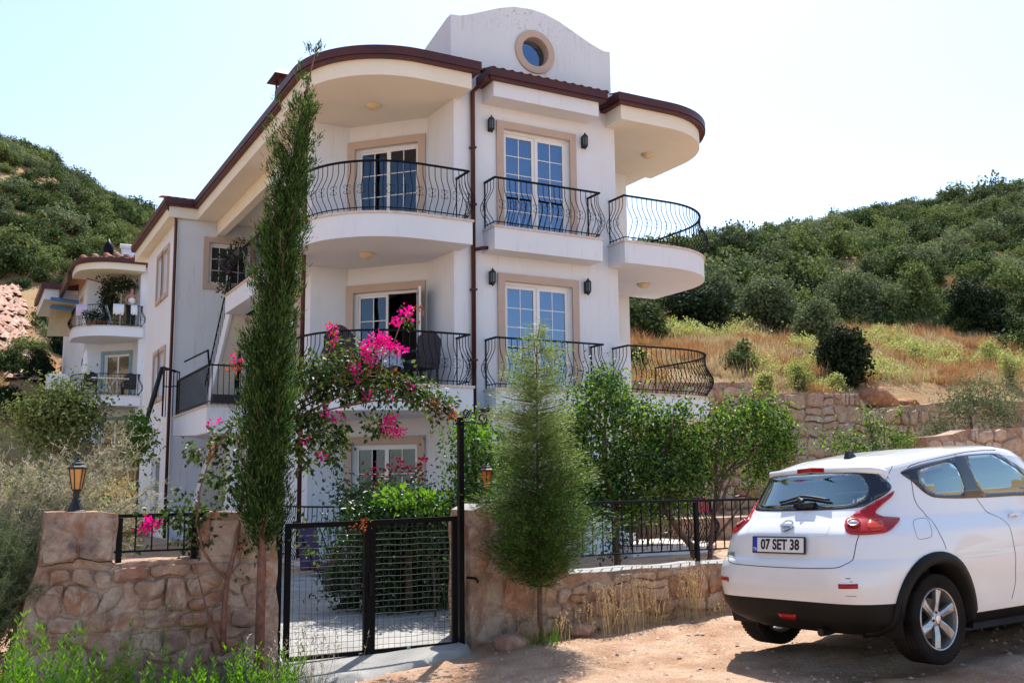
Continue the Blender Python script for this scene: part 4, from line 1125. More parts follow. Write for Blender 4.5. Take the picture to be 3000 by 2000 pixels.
# curved guard of the outer stair with its grab rail
m = MB()
for q in np.linspace(0, 1, 8):
    a = R(180 * q); x = 4.28 + .36 * math.cos(a) * .5; y = 25.0 + .5 * math.sin(a)
    m.tube([(x, y, 3.1), (x, y, 4.15 + .12 * math.sin(a))], .012, 5)
m.tube([(4.28 + .18 * math.cos(R(180 * q)), 25.0 + .5 * math.sin(R(180 * q)), 4.15 + .12 * math.sin(R(180 * q))) for q in np.linspace(0, 1, 12)], .022, 5)
m.tube([(4.28 + .18 * math.cos(R(180 * q)), 25.0 + .5 * math.sin(R(180 * q)), 3.85) for q in np.linspace(0, 1, 12)], .015, 5)
m.tube([(4.42, 24.2, 4.33), (4.38, 21.4, 4.26), (4.38, 21.25, 3.95)], .022, 5)
m.build('stair_guard', M['iron'], H)

# lamps on the house, each a thing
def wall_lantern(x, z, label):
    y = 16.06
    t = thing('wall_lantern', label, 'lantern', (x, y, z), group='black wall lanterns beside the balcony doors')
    m = MB(); m.box(x - .03, y - .02, z - .12, x + .03, y - .001, z + .12); m.bar((x, y - .01, z + .08), (x, y - .09, z + .10), .018)
    m.lathe([(.05, -.105), (.062, -.10), (.058, -.09), (.035, -.135), (.012, -.155), (.004, -.17)], (x, y - .10, z), 6)
    m.lathe([(.066, .085), (.07, .095), (.055, .115), (.03, .14), (.016, .15), (.02, .165), (.004, .18)], (x, y - .10, z), 6)
    for k in range(6):
        a = 2 * math.pi * k / 6; c_, q = math.cos(a), math.sin(a); m.bar((x + .056 * c_, y - .10 + .056 * q, z - .095), (x + .060 * c_, y - .10 + .060 * q, z + .09), .012)
    m.build('bracket_frame', M['black'], t)
    m = MB(); m.lathe([(.048, -.09), (.052, .085)], (x, y - .10, z), 6); m.build('glass', M['lamp_clear'], t)
wall_lantern(8.36, 8.12, 'black wall lantern left of the top middle balcony door')
wall_lantern(10.46, 8.12, 'black wall lantern right of the top middle balcony door')
wall_lantern(8.36, 5.17, 'black wall lantern left of the first floor middle balcony door')
wall_lantern(10.46, 5.17, 'black wall lantern right of the first floor middle balcony door')
def dome(x, y, z, label):
    m = MB(); m.lathe([(.145, 0), (.15, -.012), (.145, -.02), (.125, -.05), (.08, -.085), (.02, -.10), (.002, -.10)], (x, y, z), 20)
    o = m.build('ceiling_lamp', M['lamp_dome'], smooth=True); tag(o, label, 'ceiling lamp', 'dome lamps under the round balconies')
dome(6.39, 17.05, LR0 + .002, 'round dome lamp under the big left roof eave')
dome(6.28, 17.0, L2 - SLAB, 'round dome lamp under the upper left balcony')
dome(12.78, 17.0, LR0 + .002, 'round dome lamp under the right roof eave')
dome(12.60, 17.05, L2 - SLAB, 'round dome lamp under the upper right balcony')

# ------------------------------------------------------------------ neighbour house, far left
NH = thing('apartment_house', 'distant white house at the far left with round balconies and a sunlit tile roof', 'house', (6, 47, 2))
NO = (-1.28, 29.5, 2.2)
bay(NH, NO, tmat='bluegrey', tiles='tile', grid=(1, 1))
wall_panel('wall', NH, (6.34, 45.56), (12, 45.56), 1.5, 11.0, [], M['wall'])
wall_panel('wall', NH, (4.39, 60), (4.39, 47.92), 1.5, 10.8, [(9.2, 10.4, 8.4, 10.2)], M['wall'])
opening(NH, (4.39, 60), (4.39, 47.92), 9.2, 10.4, 8.4, 10.2, kind='window', trim=.1, sashes=1, cols=1, rows=1)
m = MB(); m.add([(3.9, 47.7, 11.15), (6.3, 44.9, 11.15), (12, 45, 11.15), (12, 50, 12.2), (7, 50, 12.2), (3.8, 60, 11.1), (7, 60, 12.2)], [(0, 1, 4), (1, 2, 3, 4), (0, 4, 6, 5)]); m.build('roof', M['tile'], NH)
for k in range(13):
    for j in range(3): lay_tile(NH, 4.2 + .42 * k, 44.95 + .7 * j + max(0, (5.2 - 4.2 - .42 * k)) * 1.1, 11.18 + .2 * j, 0, R(17), 'tile', 1.9)
m = MB(); strip(m, [(3.7, 60), (3.7, 48.0)], 10.6, 11.1, .15); m.build('gutter', M['brown'], NH)
m = MB(); m.box(2.9, 52.5, 10.5, 4.4, 58, 11.1); m.build('eave_slab', M['wall'], NH)
m = MB(); strip(m, [(2.88, 58), (2.88, 52.45), (4.4, 52.45)], 11.0, 11.3, .15); m.build('gutter', M['brown'], NH)
m = MB(); m.add([(3.1, 52.6, 8.7), (4.3, 52.2, 8.7), (4.35, 54, 10.5), (3.3, 54, 10.5)], [(0, 1, 2, 3)]); m.build('awning', M['awning'], NH)
m = MB(); m.tube([(3.2, 52.3, 10.5), (4.5, 51.7, 10.3)], .1, 6); m.tube([(3.2, 52.6, 10.15), (4.5, 52, 9.95)], .09, 6); m.build('awning_roller', M['blue'], NH)
m = MB(); m.box(2.9, 46.9, 5.6, 4.2, 48, 6.3); m.build('side_terrace', M['wall'], NH)
m = MB(); m.lathe([(.14, 11.2), (.14, 11.75), (.20, 11.8), (.24, 12.1), (.2, 12.35), (.10, 12.45), (.04, 12.6)], (5.15, 47.5, 0), 10)
tag(m.build('chimney_cowl', M['iron'], smooth=True), 'dark chimney cowl standing on the roof of the distant house', 'chimney cowl')
m = MB(); m.add([(5.9, 48.4, 12.0), (7.0, 48.4, 12.0), (7.0, 49.0, 12.7), (5.9, 49.0, 12.7)], [(0, 1, 2, 3)]); m.tube([(5.8, 48.9, 12.65), (7.1, 48.9, 12.65)], .12, 8); m.tube([(5.9, 48.4, 11.6), (5.9, 49, 12.7)], .04); m.tube([(7, 48.4, 11.6), (7, 49, 12.7)], .04)
tag(m.build('solar_panel', M['pvc']), 'small solar water heater on the roof of the distant house', 'solar panel')
m = MB(); m.lathe([(.06, 0), (.10, .05), (.09, .30), (.02, .42)], (4.25, 46.3, 6.6), 8); m.tube([(4.25, 46.3, 6.55), (4.25, 46.3, 6.4), (4.38, 46.5, 6.4)], .03)
tag(m.build('wall_lantern', M['black']), 'black lantern on the left wall of the distant house', 'lantern')
# ------------------------------------------------------------------ parked car
# --- body surface rows: z, rear x, front x, half width, exponent, greenhouse fraction(-1 = plain z)
ROWS=[(.23,.24,3.90,.72,5,-1),(.27,.16,4.02,.80,5.6,-1),(.33,.08,4.08,.865,6.5,-1),(.45,.03,4.12,.88,6.8,-1),(.60,.00,4.13,.885,6.8,-1),(.71,.01,4.12,.885,6.5,-1),
(.765,.03,4.07,.882,6.2,-1),(.80,.06,4.02,.878,6,-1),(.90,.08,3.92,.872,5.6,-1),(.98,.10,3.80,.862,5.2,-1),(1.045,.15,3.62,.825,4.8,-1),(1.095,.21,3.30,.785,4.4,-1),
(0,.29,3.10,.755,4.2,.3),(0,.37,2.92,.725,4,.65),(0,.42,2.80,.69,3.8,.88),(0,.425,2.74,.67,3.8,.94),(0,.44,2.68,.635,3.8,1.0),(0,.50,2.58,.52,3.6,1.025),(0,.60,2.46,.28,3.3,1.04),(0,.70,2.4,.0,3,1.045)]
NR=len(ROWS)
_RW=np.array(ROWS,float)
ZB=1.095
ZTX=[(-.5,1.36),(.3,1.40),(.6,1.475),(1.0,1.55),(1.5,1.61),(2.1,1.635),(2.6,1.61),(3.1,1.42),(5,1.1)]
def _rowint(u):
    # Catmull-Rom over rows, u in 0..NR-1
    u=np.clip(u,0,NR-1-1e-9); i=np.floor(u).astype(int); f=(u-i)[...,None]
    p1=_RW[i]; p2=_RW[np.minimum(i+1,NR-1)]; p0=_RW[np.maximum(i-1,0)]; p3=_RW[np.minimum(i+2,NR-1)]
    m1=(p2-p0)/2; m2=(p3-p1)/2
    # monotone clamp
    d=p2-p1
    m1=np.where(np.sign(m1)==np.sign(d),np.minimum(abs(m1),3*abs(d))*np.sign(d),0); m2=np.where(np.sign(m2)==np.sign(d),np.minimum(abs(m2),3*abs(d))*np.sign(d),0)
    return (2*f**3-3*f**2+1)*p1+(f**3-2*f**2+f)*m1+(-2*f**3+3*f**2)*p2+(f**3-f**2)*m2, i
_tt=np.linspace(0,np.pi,40001)
_ta=.88*np.abs(np.sin(_tt))**(1/3); _ta=np.where(_tt>np.pi/2,2*.88-_ta,_ta)
_tc=np.sign(np.cos(_tt))*np.abs(np.cos(_tt))**(1/3)
_tau=_ta+2.06*(1-_tc)
TMAX=float(_tau[-1])
def CS(tau,u):
    tau=np.asarray(tau,float); t=np.sign(tau)*np.interp(np.abs(tau),_tau,_tt); u=np.asarray(u,float); t,u=np.broadcast_arrays(t,u)
    r,i=_rowint(u)
    z,xr,xf,w,n,g=[r[...,k] for k in range(6)]
    xc=(xr+xf)/2; a=(xf-xr)/2
    c=np.cos(t); s=np.sin(t)
    x=xc-a*np.sign(c)*np.abs(c)**(2/n); y=-w*np.sign(s)*np.abs(s)**(2/n)
    zt=np.interp(x,[k[0] for k in ZTX],[k[1] for k in ZTX])
    # u=11 is the belt row, from 12 on the greenhouse
    gg=np.where(u<=11,0,np.interp(u,range(11,NR),[0]+[ROWS[k][5] for k in range(12,NR)]))
    zz=np.interp(u,range(12),[ROWS[k][0] for k in range(12)])
    zz=np.where(u<=11,zz,ZB+(zt-ZB)*gg+ (gg>1)*(gg-1)*.35)
    # haunches over the wheels
    for ax in (.80,3.31):
        b=np.exp(-((x-ax)/.42)**2)*np.exp(-((zz-.80)/.22)**2)*.035
        y=y*(1+b/.88)
    # rounded shoulder crease, tumblehome of the door panel
    y=y*(1-.022*np.exp(-((x-2.05)/.75)**2)*np.exp(-((zz-.52)/.2)**2))
    return np.stack([x,y,zz],-1)
FT = {}
FT['tail'] = [(1.14, 12.62), (1.09, 12.49), (0.939, 12.17), (0.815, 11.73), (0.716, 11.16), (0.664, 10.72), (0.645, 10.02), (0.652, 9.35), (0.686, 9.0), (0.807, 8.94), (0.947, 9.0), (1.03, 9.1), (1.102, 9.48), (1.223, 10.75), (1.09, 10.87), (0.97, 11.16), (0.936, 11.35), (0.958, 11.6), (1.03, 12.02), (1.113, 12.3)]
FT['tailorange'] = [(0.868, 10.62), (1.015, 10.43), (1.004, 9.26), (0.852, 9.23)]
FT['rglass'] = [(-0.538, 16.01), (-0.523, 16.96), (-0.145, 17.5), (0.622, 17.34), (0.913, 16.3), (0.939, 13.92), (1.045, 13.16), (1.102, 12.68), (0.89, 12.14), (0.788, 11.79), (0.652, 11.86), (-0.149, 11.76), (-0.723, 11.57), (-0.715, 12.87), (-0.538, 15.31)]
FT['hatch'] = [(0.713, 8.94), (0.682, 8.4), (0.622, 7.39), (0.588, 6.59), (0.543, 5.74), (0.448, 5.55), (0.002, 5.2), (-0.353, 5.04), (-0.436, 5.71), (-0.526, 7.1), (-0.576, 8.37), (-0.557, 9.26)]
FT['recess'] = [(-0.564, 10.08), (-0.508, 10.62), (-0.375, 10.81), (0.346, 10.84), (0.426, 10.49), (0.456, 9.38)]
FT['sideblack'] = [(1.223, 13.79), (1.34, 13.95), (1.706, 14.08), (2.398, 14.27), (3.21, 14.42), (3.988, 14.62), (4.101, 14.11), (4.434, 13.0), (4.6, 11.95), (4.275, 10.43), (4.003, 11.76), (3.251, 11.76), (2.235, 11.79), (1.702, 11.98), (1.559, 12.27), (1.427, 12.78), (1.294, 13.38)]
FT['rsg'] = [(1.476, 13.7), (1.676, 13.79), (2.205, 13.82), (2.28, 11.92), (1.899, 11.98), (1.706, 12.05), (1.574, 12.36), (1.464, 12.87)]
FT['fsg'] = [(2.798, 13.95), (3.807, 14.14), (3.977, 13.92), (4.309, 12.68), (4.6, 11.98), (4.03, 11.86), (3.248, 11.83)]
FT['fuel'] = [(1.325, 10.49), (1.521, 10.78), (1.525, 10.24), (1.532, 8.69), (1.51, 8.46), (1.378, 8.31), (1.344, 8.62)]
FT['rdoor'] = [(1.351, 14.08), (1.434, 14.58), (1.854, 14.93), (2.624, 15.0), (3.78, 15.5), (4.169, 15.22)]
FT['rdoor2'] = [(1.34, 13.95), (1.378, 12.74), (1.393, 12.14), (1.427, 11.67), (1.544, 11.03), (1.608, 8.94), (1.684, 7.77), (1.702, 7.42)]
FT['fdoor'] = [(3.07, 11.76), (3.24, 11.13), (2.73, 9.26), (2.696, 7.51), (2.753, 4.5), (2.772, 3.74), (2.726, 3.17), (2.673, 2.82)]
FT['refr'] = [(0.543, 4.25), (0.743, 4.28), (0.739, 3.99), (0.539, 3.96)]
FT['refl'] = [(-0.598, 3.93), (-0.481, 3.96), (-0.477, 3.74), (-0.602, 3.71)]
FT['fog'] = [(-0.073, 2.35), (0.04, 2.38), (0.021, 2.09), (-0.088, 2.0)]
FT['seamtop'] = [(1.234, 16.45), (1.132, 14.39), (1.064, 13.57), (1.045, 13.28)]
CP = Vector((6.43, 6.07, 0.0)); CH, CPI, CRO = R(4.5), R(.6), R(-1.5); COV = .74
def carM():
    ch, sh, cp, sp, cr, sr = math.cos(CH), math.sin(CH), math.cos(CPI), math.sin(CPI), math.cos(CRO), math.sin(CRO)
    Rz = Matrix(((ch, -sh, 0), (sh, ch, 0), (0, 0, 1))); Ry = Matrix(((cp, 0, -sp), (0, 1, 0), (sp, 0, cp))); Rx = Matrix(((1, 0, 0), (0, cr, -sr), (0, sr, cr)))
    return Rz @ Ry @ Rx
CAR = thing('parked_car', 'white compact crossover car parked on the dirt road seen from behind', 'car', CP)
_m4 = carM().to_4x4(); CAR.rotation_euler = _m4.to_euler()
def cpart(name, me, parent=None):
    o = bpy.data.objects.new(name, me); COL.objects.link(o); o.parent = parent or CAR
    if parent is None: o.location = (-COV, 0, 0)
    return o
def cbuild(m, name, mats, parent=None, smooth=False): return cpart(name, m.mesh(name, mats, smooth), parent)

def paint_mat():
    m, nt, p = newmat('white_car_paint')
    p.inputs['Base Color'].default_value = (.80, .80, .80, 1)
    p.inputs['Roughness'].default_value = .38; p.inputs['Coat Weight'].default_value = 1; p.inputs['Coat Roughness'].default_value = .04
    n = noise(nt, 3, 5, .7); tc = nt.nodes.new('ShaderNodeTexCoord'); sx = nt.nodes.new('ShaderNodeSeparateXYZ'); nt.links.new(tc.outputs['Object'], sx.inputs[0])
    mr = node(nt, 'ShaderNodeMapRange'); mr.inputs[1].default_value = .95; mr.inputs[2].default_value = .25; nt.links.new(sx.outputs[2], mr.inputs[0])
    mu = nt.nodes.new('ShaderNodeMath'); mu.operation = 'MULTIPLY'; nt.links.new(mr.outputs[0], mu.inputs[0]); nt.links.new(n.outputs[0], mu.inputs[1])
    mu2 = nt.nodes.new('ShaderNodeMath'); mu2.operation = 'MULTIPLY'; nt.links.new(mu.outputs[0], mu2.inputs[0]); mu2.inputs[1].default_value = .42
    c = mix(nt, mu2.outputs[0], (.80, .80, .80), (.42, .29, .18)); nt.links.new(c, p.inputs['Base Color'])
    # inner side of the shell is dark lining
    g = nt.nodes.new('ShaderNodeNewGeometry'); d = nt.nodes.new('ShaderNodeBsdfDiffuse'); d.inputs[0].default_value = (.05, .05, .055, 1)
    ms = nt.nodes.new('ShaderNodeMixShader'); nt.links.new(g.outputs['Backfacing'], ms.inputs[0]); nt.links.new(p.outputs[0], ms.inputs[1]); nt.links.new(d.outputs[0], ms.inputs[2])
    nt.links.new(ms.outputs[0], nt.nodes['Material Output'].inputs['Surface'])
    return m
M['paint'] = paint_mat()
M['car_black'] = plain('dusty_black_bumper_plastic', (.010, .009, .008), .6, var=.4, scale=3, bs=.15, spec=.2)
M['gloss_black'] = plain('gloss_black_trim', (.008, .008, .012), .12, var=0, coat=.5)
M['seam'] = plain('panel_gap', (.02, .02, .02), .9, var=0)
M['red_lens'] = plain('red_lamp_lens', (.36, .003, .008), .2, var=.25, scale=9, coat=.3, spec=.3)
M['orange_lens'] = plain('amber_lamp_lens', (.50, .035, .008), .2, var=.3, scale=16, coat=.3, spec=.3)
M['clear_lens'] = plain('clear_lamp_lens', (.50, .46, .46), .1, .6, var=.2, coat=1)
M['chrome'] = plain('chrome', (.65, .66, .68), .12, 1, var=.05)
M['alloy'] = plain('dusty_alloy', (.50, .48, .47), .33, .75, var=.12, scale=9)
M['tyre'] = plain('dusty_tyre', (.016, .013, .011), .9, var=.5, scale=5, bs=.2, spec=.15)
M['plate'] = plain('number_plate', (.72, .72, .72), .4, var=.04)
M['plate_blue'] = plain('plate_blue', (.01, .04, .42), .4, var=0)
M['ink'] = plain('black_ink', (.008, .008, .008), .5, var=0)
M['seat'] = plain('seat_cloth', (.03, .035, .05), .85, var=.2)

def nrm(tau, u):
    e = 1e-3; a = CS(tau + e, u) - CS(tau - e, u); b = CS(tau, u + e * 8) - CS(tau, u - e * 8)
    n = np.cross(a, b); n /= np.linalg.norm(n, axis=-1, keepdims=True) + 1e-12
    p = CS(tau, u); out = p - np.array([2.0, 0, .8])
    s = np.sign((n * out).sum(-1, keepdims=True)); s[s == 0] = 1
    return n * s
def dens(poly, step=.03, close=True):
    o = []; n = len(poly)
    for i in range(n if close else n - 1):
        a = np.array(poly[i]); b = np.array(poly[(i + 1) % n]); L = math.hypot(b[0] - a[0], (b[1] - a[1]) * .07); k = max(1, int(L / step))
        for j in range(k): o.append(tuple(a + (b - a) * j / k))
    if not close: o.append(tuple(poly[-1]))
    return o
def smoothpoly(poly, it=2, close=True):
    P = [np.array(p, float) for p in poly]
    for _ in range(it):
        Q = []; n = len(P)
        if not close: Q.append(P[0])
        for i in range(n if close else n - 1):
            a, b = P[i], P[(i + 1) % n]; Q += [a * .78 + b * .22, a * .22 + b * .78]
        if not close: Q.append(P[-1])
        P = Q
    return [tuple(p) for p in P]
def mirp(poly): return [(-a, b) for a, b in poly]
def patch(name, poly, off, mat, holes=(), parent=None, step=.035, skirt=.012, hole_out=None):
    """a piece lying on the body shell, cut to the outline poly"""
    W = np.array([1, .07]); outer = dens(poly, step * .7); allv = [Vector((a, b * .07)) for a, b in outer]; edges = []; hs = [dens(h, step * .7) for h in holes]
    for h in hs:
        b0 = len(allv); allv += [Vector((a, b * .07)) for a, b in h]; edges += [(b0 + k, b0 + (k + 1) % len(h)) for k in range(len(h))]
    A = np.array(outer)
    for x in np.arange(A[:, 0].min() + step / 2, A[:, 0].max(), step):
        for y in np.arange(A[:, 1].min(), A[:, 1].max(), step / .07):
            if inpoly(outer, x, y): allv.append(Vector((x, y * .07)))
    v, e, f, *_ = delaunay_2d_cdt(allv, edges, [list(range(len(outer)))], 1, 1e-6)
    T = np.array([(p.x, p.y / .07) for p in v]); P = CS(T[:, 0], T[:, 1]) + nrm(T[:, 0], T[:, 1]) * off
    groups = {-1: []}
    for q in f:
        q = list(q); c = T[q].mean(0); g = -1
        for k, h in enumerate(hs):
            if inpoly(h, *c): g = k
        groups.setdefault(g, []).append(tuple(q))
    def mk(nm, fs, mt, par, o2=0):
        m = MB(); m.v = [tuple(p) for p in P]; m.f = list(fs); m.m = [0] * len(fs)
        if skirt:
            cnt = {}
            for q in fs:
                for i in range(3): cnt[(q[i], q[(i + 1) % 3])] = 1
            base = CS(T[:, 0], T[:, 1]) - nrm(T[:, 0], T[:, 1]) * skirt; mp = {}
            for (a, c) in [k for k in cnt if (k[1], k[0]) not in cnt]:
                for k in (a, c):
                    if k not in mp: mp[k] = len(m.v); m.v.append(tuple(base[k]))
                m.f.append((c, a, mp[a], mp[c])); m.m.append(0)
        me = m.mesh(nm, mt); bm = bmesh.new(); bm.from_mesh(me)
        bmesh.ops.delete(bm, geom=[x for x in bm.verts if not x.link_faces], context='VERTS'); bm.to_mesh(me); bm.free()
        me.polygons.foreach_set('use_smooth', [len(p.vertices) == 3 for p in me.polygons])
        return cpart(nm, me, par)
    o = mk(name, groups[-1], mat, parent)
    if hole_out:
        for k in range(len(hs)):
            if groups.get(k): mk(hole_out[k][0], groups[k], hole_out[k][1], o)
    return o
def seam(m, poly, w=.006, off=.0012):
    P = dens(poly, .03, False); T = np.array(P); C_ = CS(T[:, 0], T[:, 1]); Nn = nrm(T[:, 0], T[:, 1])
    vs = []
    for i in range(len(P)):
        d = C_[min(i + 1, len(P) - 1)] - C_[max(i - 1, 0)]; d /= np.linalg.norm(d) + 1e-9; s = np.cross(d, Nn[i]); s /= np.linalg.norm(s) + 1e-9
        vs += [C_[i] + Nn[i] * off - s * w / 2, C_[i] + Nn[i] * off + s * w / 2]
    m.add(vs, [(2 * i, 2 * i + 2, 2 * i + 3, 2 * i + 1) for i in range(len(P) - 1)])

# outlines of the glazing
RG = FT['rglass']
RGo = [(-.97, 13.9), (-.93, 15.5), (-.62, 16.75), (-.2, 17.3), (.2, 17.35), (.62, 17.0), (.92, 15.6), (.97, 13.9), (1.075, 13.2), (1.125, 12.70), (.90, 12.16), (.79, 11.82), (.4, 11.72), (-.15, 11.68), (-.60, 11.72), (-.79, 11.82), (-.90, 12.16), (-1.125, 12.7), (-1.075, 13.2)]
RGi = [(-.82, 13.9), (-.78, 15.2), (-.55, 16.2), (-.2, 16.75), (.2, 16.75), (.55, 16.2), (.76, 15.2), (.80, 13.9), (.86, 12.9), (.80, 12.3), (.66, 12.02), (.3, 11.93), (-.3, 11.93), (-.66, 12.02), (-.80, 12.3), (-.86, 12.9)]
SB = [(1.223, 13.79), (1.34, 13.98), (1.706, 14.12), (2.398, 14.34), (3.21, 14.5), (3.9, 14.52), (4.10, 14.11), (4.434, 13.0), (4.66, 11.95), (4.72, 11.72), (4.4, 11.70), (4.003, 11.74), (3.251, 11.74), (2.235, 11.76), (1.702, 11.95), (1.559, 12.24), (1.427, 12.75), (1.294, 13.36)]
RS = [(1.50, 13.62), (1.70, 13.74), (2.205, 13.86), (2.33, 11.98), (1.90, 12.04), (1.72, 12.14), (1.60, 12.46), (1.50, 12.95)]
FS = [(2.62, 13.98), (3.8, 14.14), (3.97, 13.85), (4.28, 12.75), (4.52, 12.08), (4.03, 11.95), (3.25, 11.95), (2.72, 11.97)]
WSo = [(5.0, 11.9), (4.86, 13.0), (4.70, 14.4), (4.9, 15.6), (5.4, 16.2), (TMAX, 16.3), (2 * TMAX - 5.4, 16.2), (2 * TMAX - 4.9, 15.6), (2 * TMAX - 4.70, 14.4), (2 * TMAX - 4.86, 13.0), (2 * TMAX - 5.0, 11.9)]
ARX, ARZ = (.76, 3.29), .36
def side_xyz_inv(x, z, right=True):
    """tau,u of the point of the right flank with given x,z"""
    u = 5.0; tau = x + .8
    for _ in range(40):
        p = CS(tau, u); ex, ez = x - p[0], z - p[2]
        dx = (CS(tau + .01, u) - p) / .01; du = (CS(tau, u + .02) - p) / .02
        A = np.array([[dx[0], du[0]], [dx[2], du[2]]])
        try: s = np.linalg.solve(A, [ex, ez])
        except np.linalg.LinAlgError: break
        tau += float(np.clip(s[0], -.1, .1)); u += float(np.clip(s[1], -.6, .6)); u = min(max(u, .02), 12); tau = min(max(tau, .4), 5.6)
    return tau, u
# shell
u = np.unique(np.concatenate([np.linspace(0, 1, 5), [2.55, 3.2], np.linspace(1, 12, 84), np.linspace(12, NR - 1 - .001, 80)]))
half = np.unique(np.concatenate([np.arange(0, 1.0, .02), np.arange(1.0, 4.8, .0145), np.arange(4.8, TMAX, .03), [TMAX]]))
tau = np.concatenate([-half[::-1][:-1], half])[1:]
TT, UU = np.meshgrid(tau, u); PP = CS(TT, UU)
ny, nx = TT.shape; idx = np.arange(nx * ny).reshape(ny, nx); idn = np.concatenate([idx[:, 1:], idx[:, :1]], 1)
F = np.stack([idx[:-1], idn[:-1], idn[1:], idx[1:]], -1).reshape(-1, 4)
cen = PP.reshape(-1, 3)[F].mean(1); Tf = TT.ravel()[F]; wrap = np.abs(Tf.max(1) - Tf.min(1)) > 6
tc_ = np.where(wrap, TMAX, Tf.mean(1)); uc = UU.ravel()[F].mean(1)
def pmask(poly, t_, u_):
    x = np.array([p[0] for p in poly]); y = np.array([p[1] for p in poly]); c = np.zeros(t_.shape, bool); j = len(x) - 1
    for i in range(len(x)):
        with np.errstate(divide='ignore', invalid='ignore'):
            k = ((y[i] > u_) != (y[j] > u_)) & (t_ < (x[j] - x[i]) * (u_ - y[i]) / (y[j] - y[i] + 1e-12) + x[i])
        c ^= k; j = i
    return c
at = np.abs(tc_)
kill = pmask(RGi, tc_, uc) | pmask(RS, at, uc) | pmask(FS, at, uc)
ws_in = (at > 4.98) & (uc > 12.1) & (uc < 15.2); kill |= ws_in
for ax in ARX: kill |= (np.hypot(cen[:, 0] - ax, cen[:, 2] - ARZ) < .40) & (np.abs(cen[:, 1]) > .55)
blk = (uc < 3.2) & ((cen[:, 0] < .42) | (cen[:, 2] < .30) | (cen[:, 0] > 3.75))
blk |= (cen[:, 2] < .345) & (np.abs(cen[:, 1]) > .5)
V = PP.reshape(-1, 3)
def sub(mask):
    f = F[mask]; used, inv = np.unique(f, return_inverse=True); return V[used], inv.reshape(f.shape)
v1, f1 = sub(~kill & ~blk)
me = fast('body', v1, f1, M['paint'], smooth=True, link=False); BODY = cpart('body', me)
v1, f1 = sub(~kill & blk)
cpart('lower_bumper', fast('lower_bumper', v1, f1, M['car_black'], smooth=True, link=False))
# windows
patch('rear_window_surround', smoothpoly(RGo), .004, M['gloss_black'], [smoothpoly(RGi)], hole_out=[('rear_glass', M['car_glass'])])
for s in (1, -1):
    q = (lambda p: p) if s > 0 else mirp
    patch('side_window_surround', q(smoothpoly(SB)), .004, M['gloss_black'], [q(smoothpoly(RS)), q(smoothpoly(FS))], hole_out=[('side_glass', M['car_glass']), ('side_glass', M['car_glass'])])
m = MB(); a = []
tw = np.linspace(4.9, 2 * TMAX - 4.9, 30); uw = np.linspace(12.0, 15.4, 10); A_, B_ = np.meshgrid(tw, uw); A2_ = np.where(A_ > TMAX, A_ - 2 * TMAX, A_)
W_ = CS(A2_, B_) * np.array([1.002, 1, 1]) + np.array([.006, 0, .004]); idx = np.arange(A_.size).reshape(A_.shape)
cpart('windscreen', fast('windscreen', W_.reshape(-1, 3), np.stack([idx[:-1, :-1], idx[:-1, 1:], idx[1:, 1:], idx[1:, :-1]], -1).reshape(-1, 4), M['car_glass'], smooth=True, link=False))
# lamps
for s in (1, -1):
    q = (lambda p: p) if s > 0 else mirp
    T_ = q(smoothpoly(FT['tail'], 2)); L_ = patch('tail_lamp', T_, .016, M['red_lens'], step=.02)
    patch('turn_signal', q(smoothpoly(FT['tailorange'], 1)), .0185, M['orange_lens'], parent=L_, step=.03)
    c = CS(np.array(.733 * s), np.array(10.15)) + nrm(np.array([.733 * s]), np.array([10.15]))[0] * .016; nn = nrm(np.array([.733 * s]), np.array([10.15]))[0]
    m = MB(); ax = np.cross(nn, [0, 0, 1]); ax /= np.linalg.norm(ax); ay = np.cross(nn, ax); K = 20
    ringp = [(.052, 0), (.050, .010), (.036, .013), (.034, .008)]
    m.add([c + nn * h + (ax * math.cos(2 * math.pi * k / K) + ay * math.sin(2 * math.pi * k / K)) * r for r, h in ringp for k in range(K)], [(i * K + k, i * K + (k + 1) % K, (i + 1) * K + (k + 1) % K, (i + 1) * K + k) for i in range(3) for k in range(K)])
    cbuild(m, 'lamp_ring', M['red_lens'], L_, True)
    m = MB(); m.add([c + nn * h + (ax * math.cos(2 * math.pi * k / K) + ay * math.sin(2 * math.pi * k / K)) * r for r, h in ((.034, .008), (.024, .014), (.001, .017)) for k in range(K)], [(i * K + k, i * K + (k + 1) % K, (i + 1) * K + (k + 1) % K, (i + 1) * K + k) for i in range(2) for k in range(K)])
    cbuild(m, 'reversing_lens', M['clear_lens'], L_, True)
patch('reflector', FT['refr'], .006, M['red_lens'], step=.03); patch('reflector', [(-.75, 4.27), (-.545, 4.25), (-.54, 3.96), (-.745, 3.99)], .006, M['red_lens'], step=.03)
patch('fog_lamp', [(-.07, 2.35), (.075, 2.35), (.065, 1.95), (-.06, 1.95)], .008, M['red_lens'], step=.03)
# seams
m = MB(); hl = smoothpoly([(.77, 8.94), (.74, 8.4), (.70, 7.3), (.655, 6.4), (.58, 5.7), (.45, 5.45), (.002, 5.3), (-.45, 5.45), (-.58, 5.7), (-.655, 6.4), (-.70, 7.3), (-.74, 8.4), (-.77, 8.94)], 2, False)
seam(m, hl, .006)
for s in (1, -1):
    q = (lambda p: p) if s > 0 else mirp
    seam(m, q(smoothpoly(FT['rdoor'], 2, False))); seam(m, q(smoothpoly(FT['rdoor2'], 2, False)))
    seam(m, q(smoothpoly([(2.42, 14.9), (2.44, 14.4)], 1, False)))
    seam(m, q(smoothpoly([(2.52, 11.74), (2.66, 11.0), (2.73, 9.26), (2.72, 7.51), (2.753, 4.5), (2.76, 3.74), (2.72, 3.17), (2.66, 2.6)], 2, False)))
    seam(m, q(smoothpoly([(4.35, 11.7), (4.1, 10.5), (4.0, 9), (3.98, 5), (3.9, 2.6)], 2, False)))
    seam(m, q(smoothpoly(FT['seamtop'], 1, False)), .004)
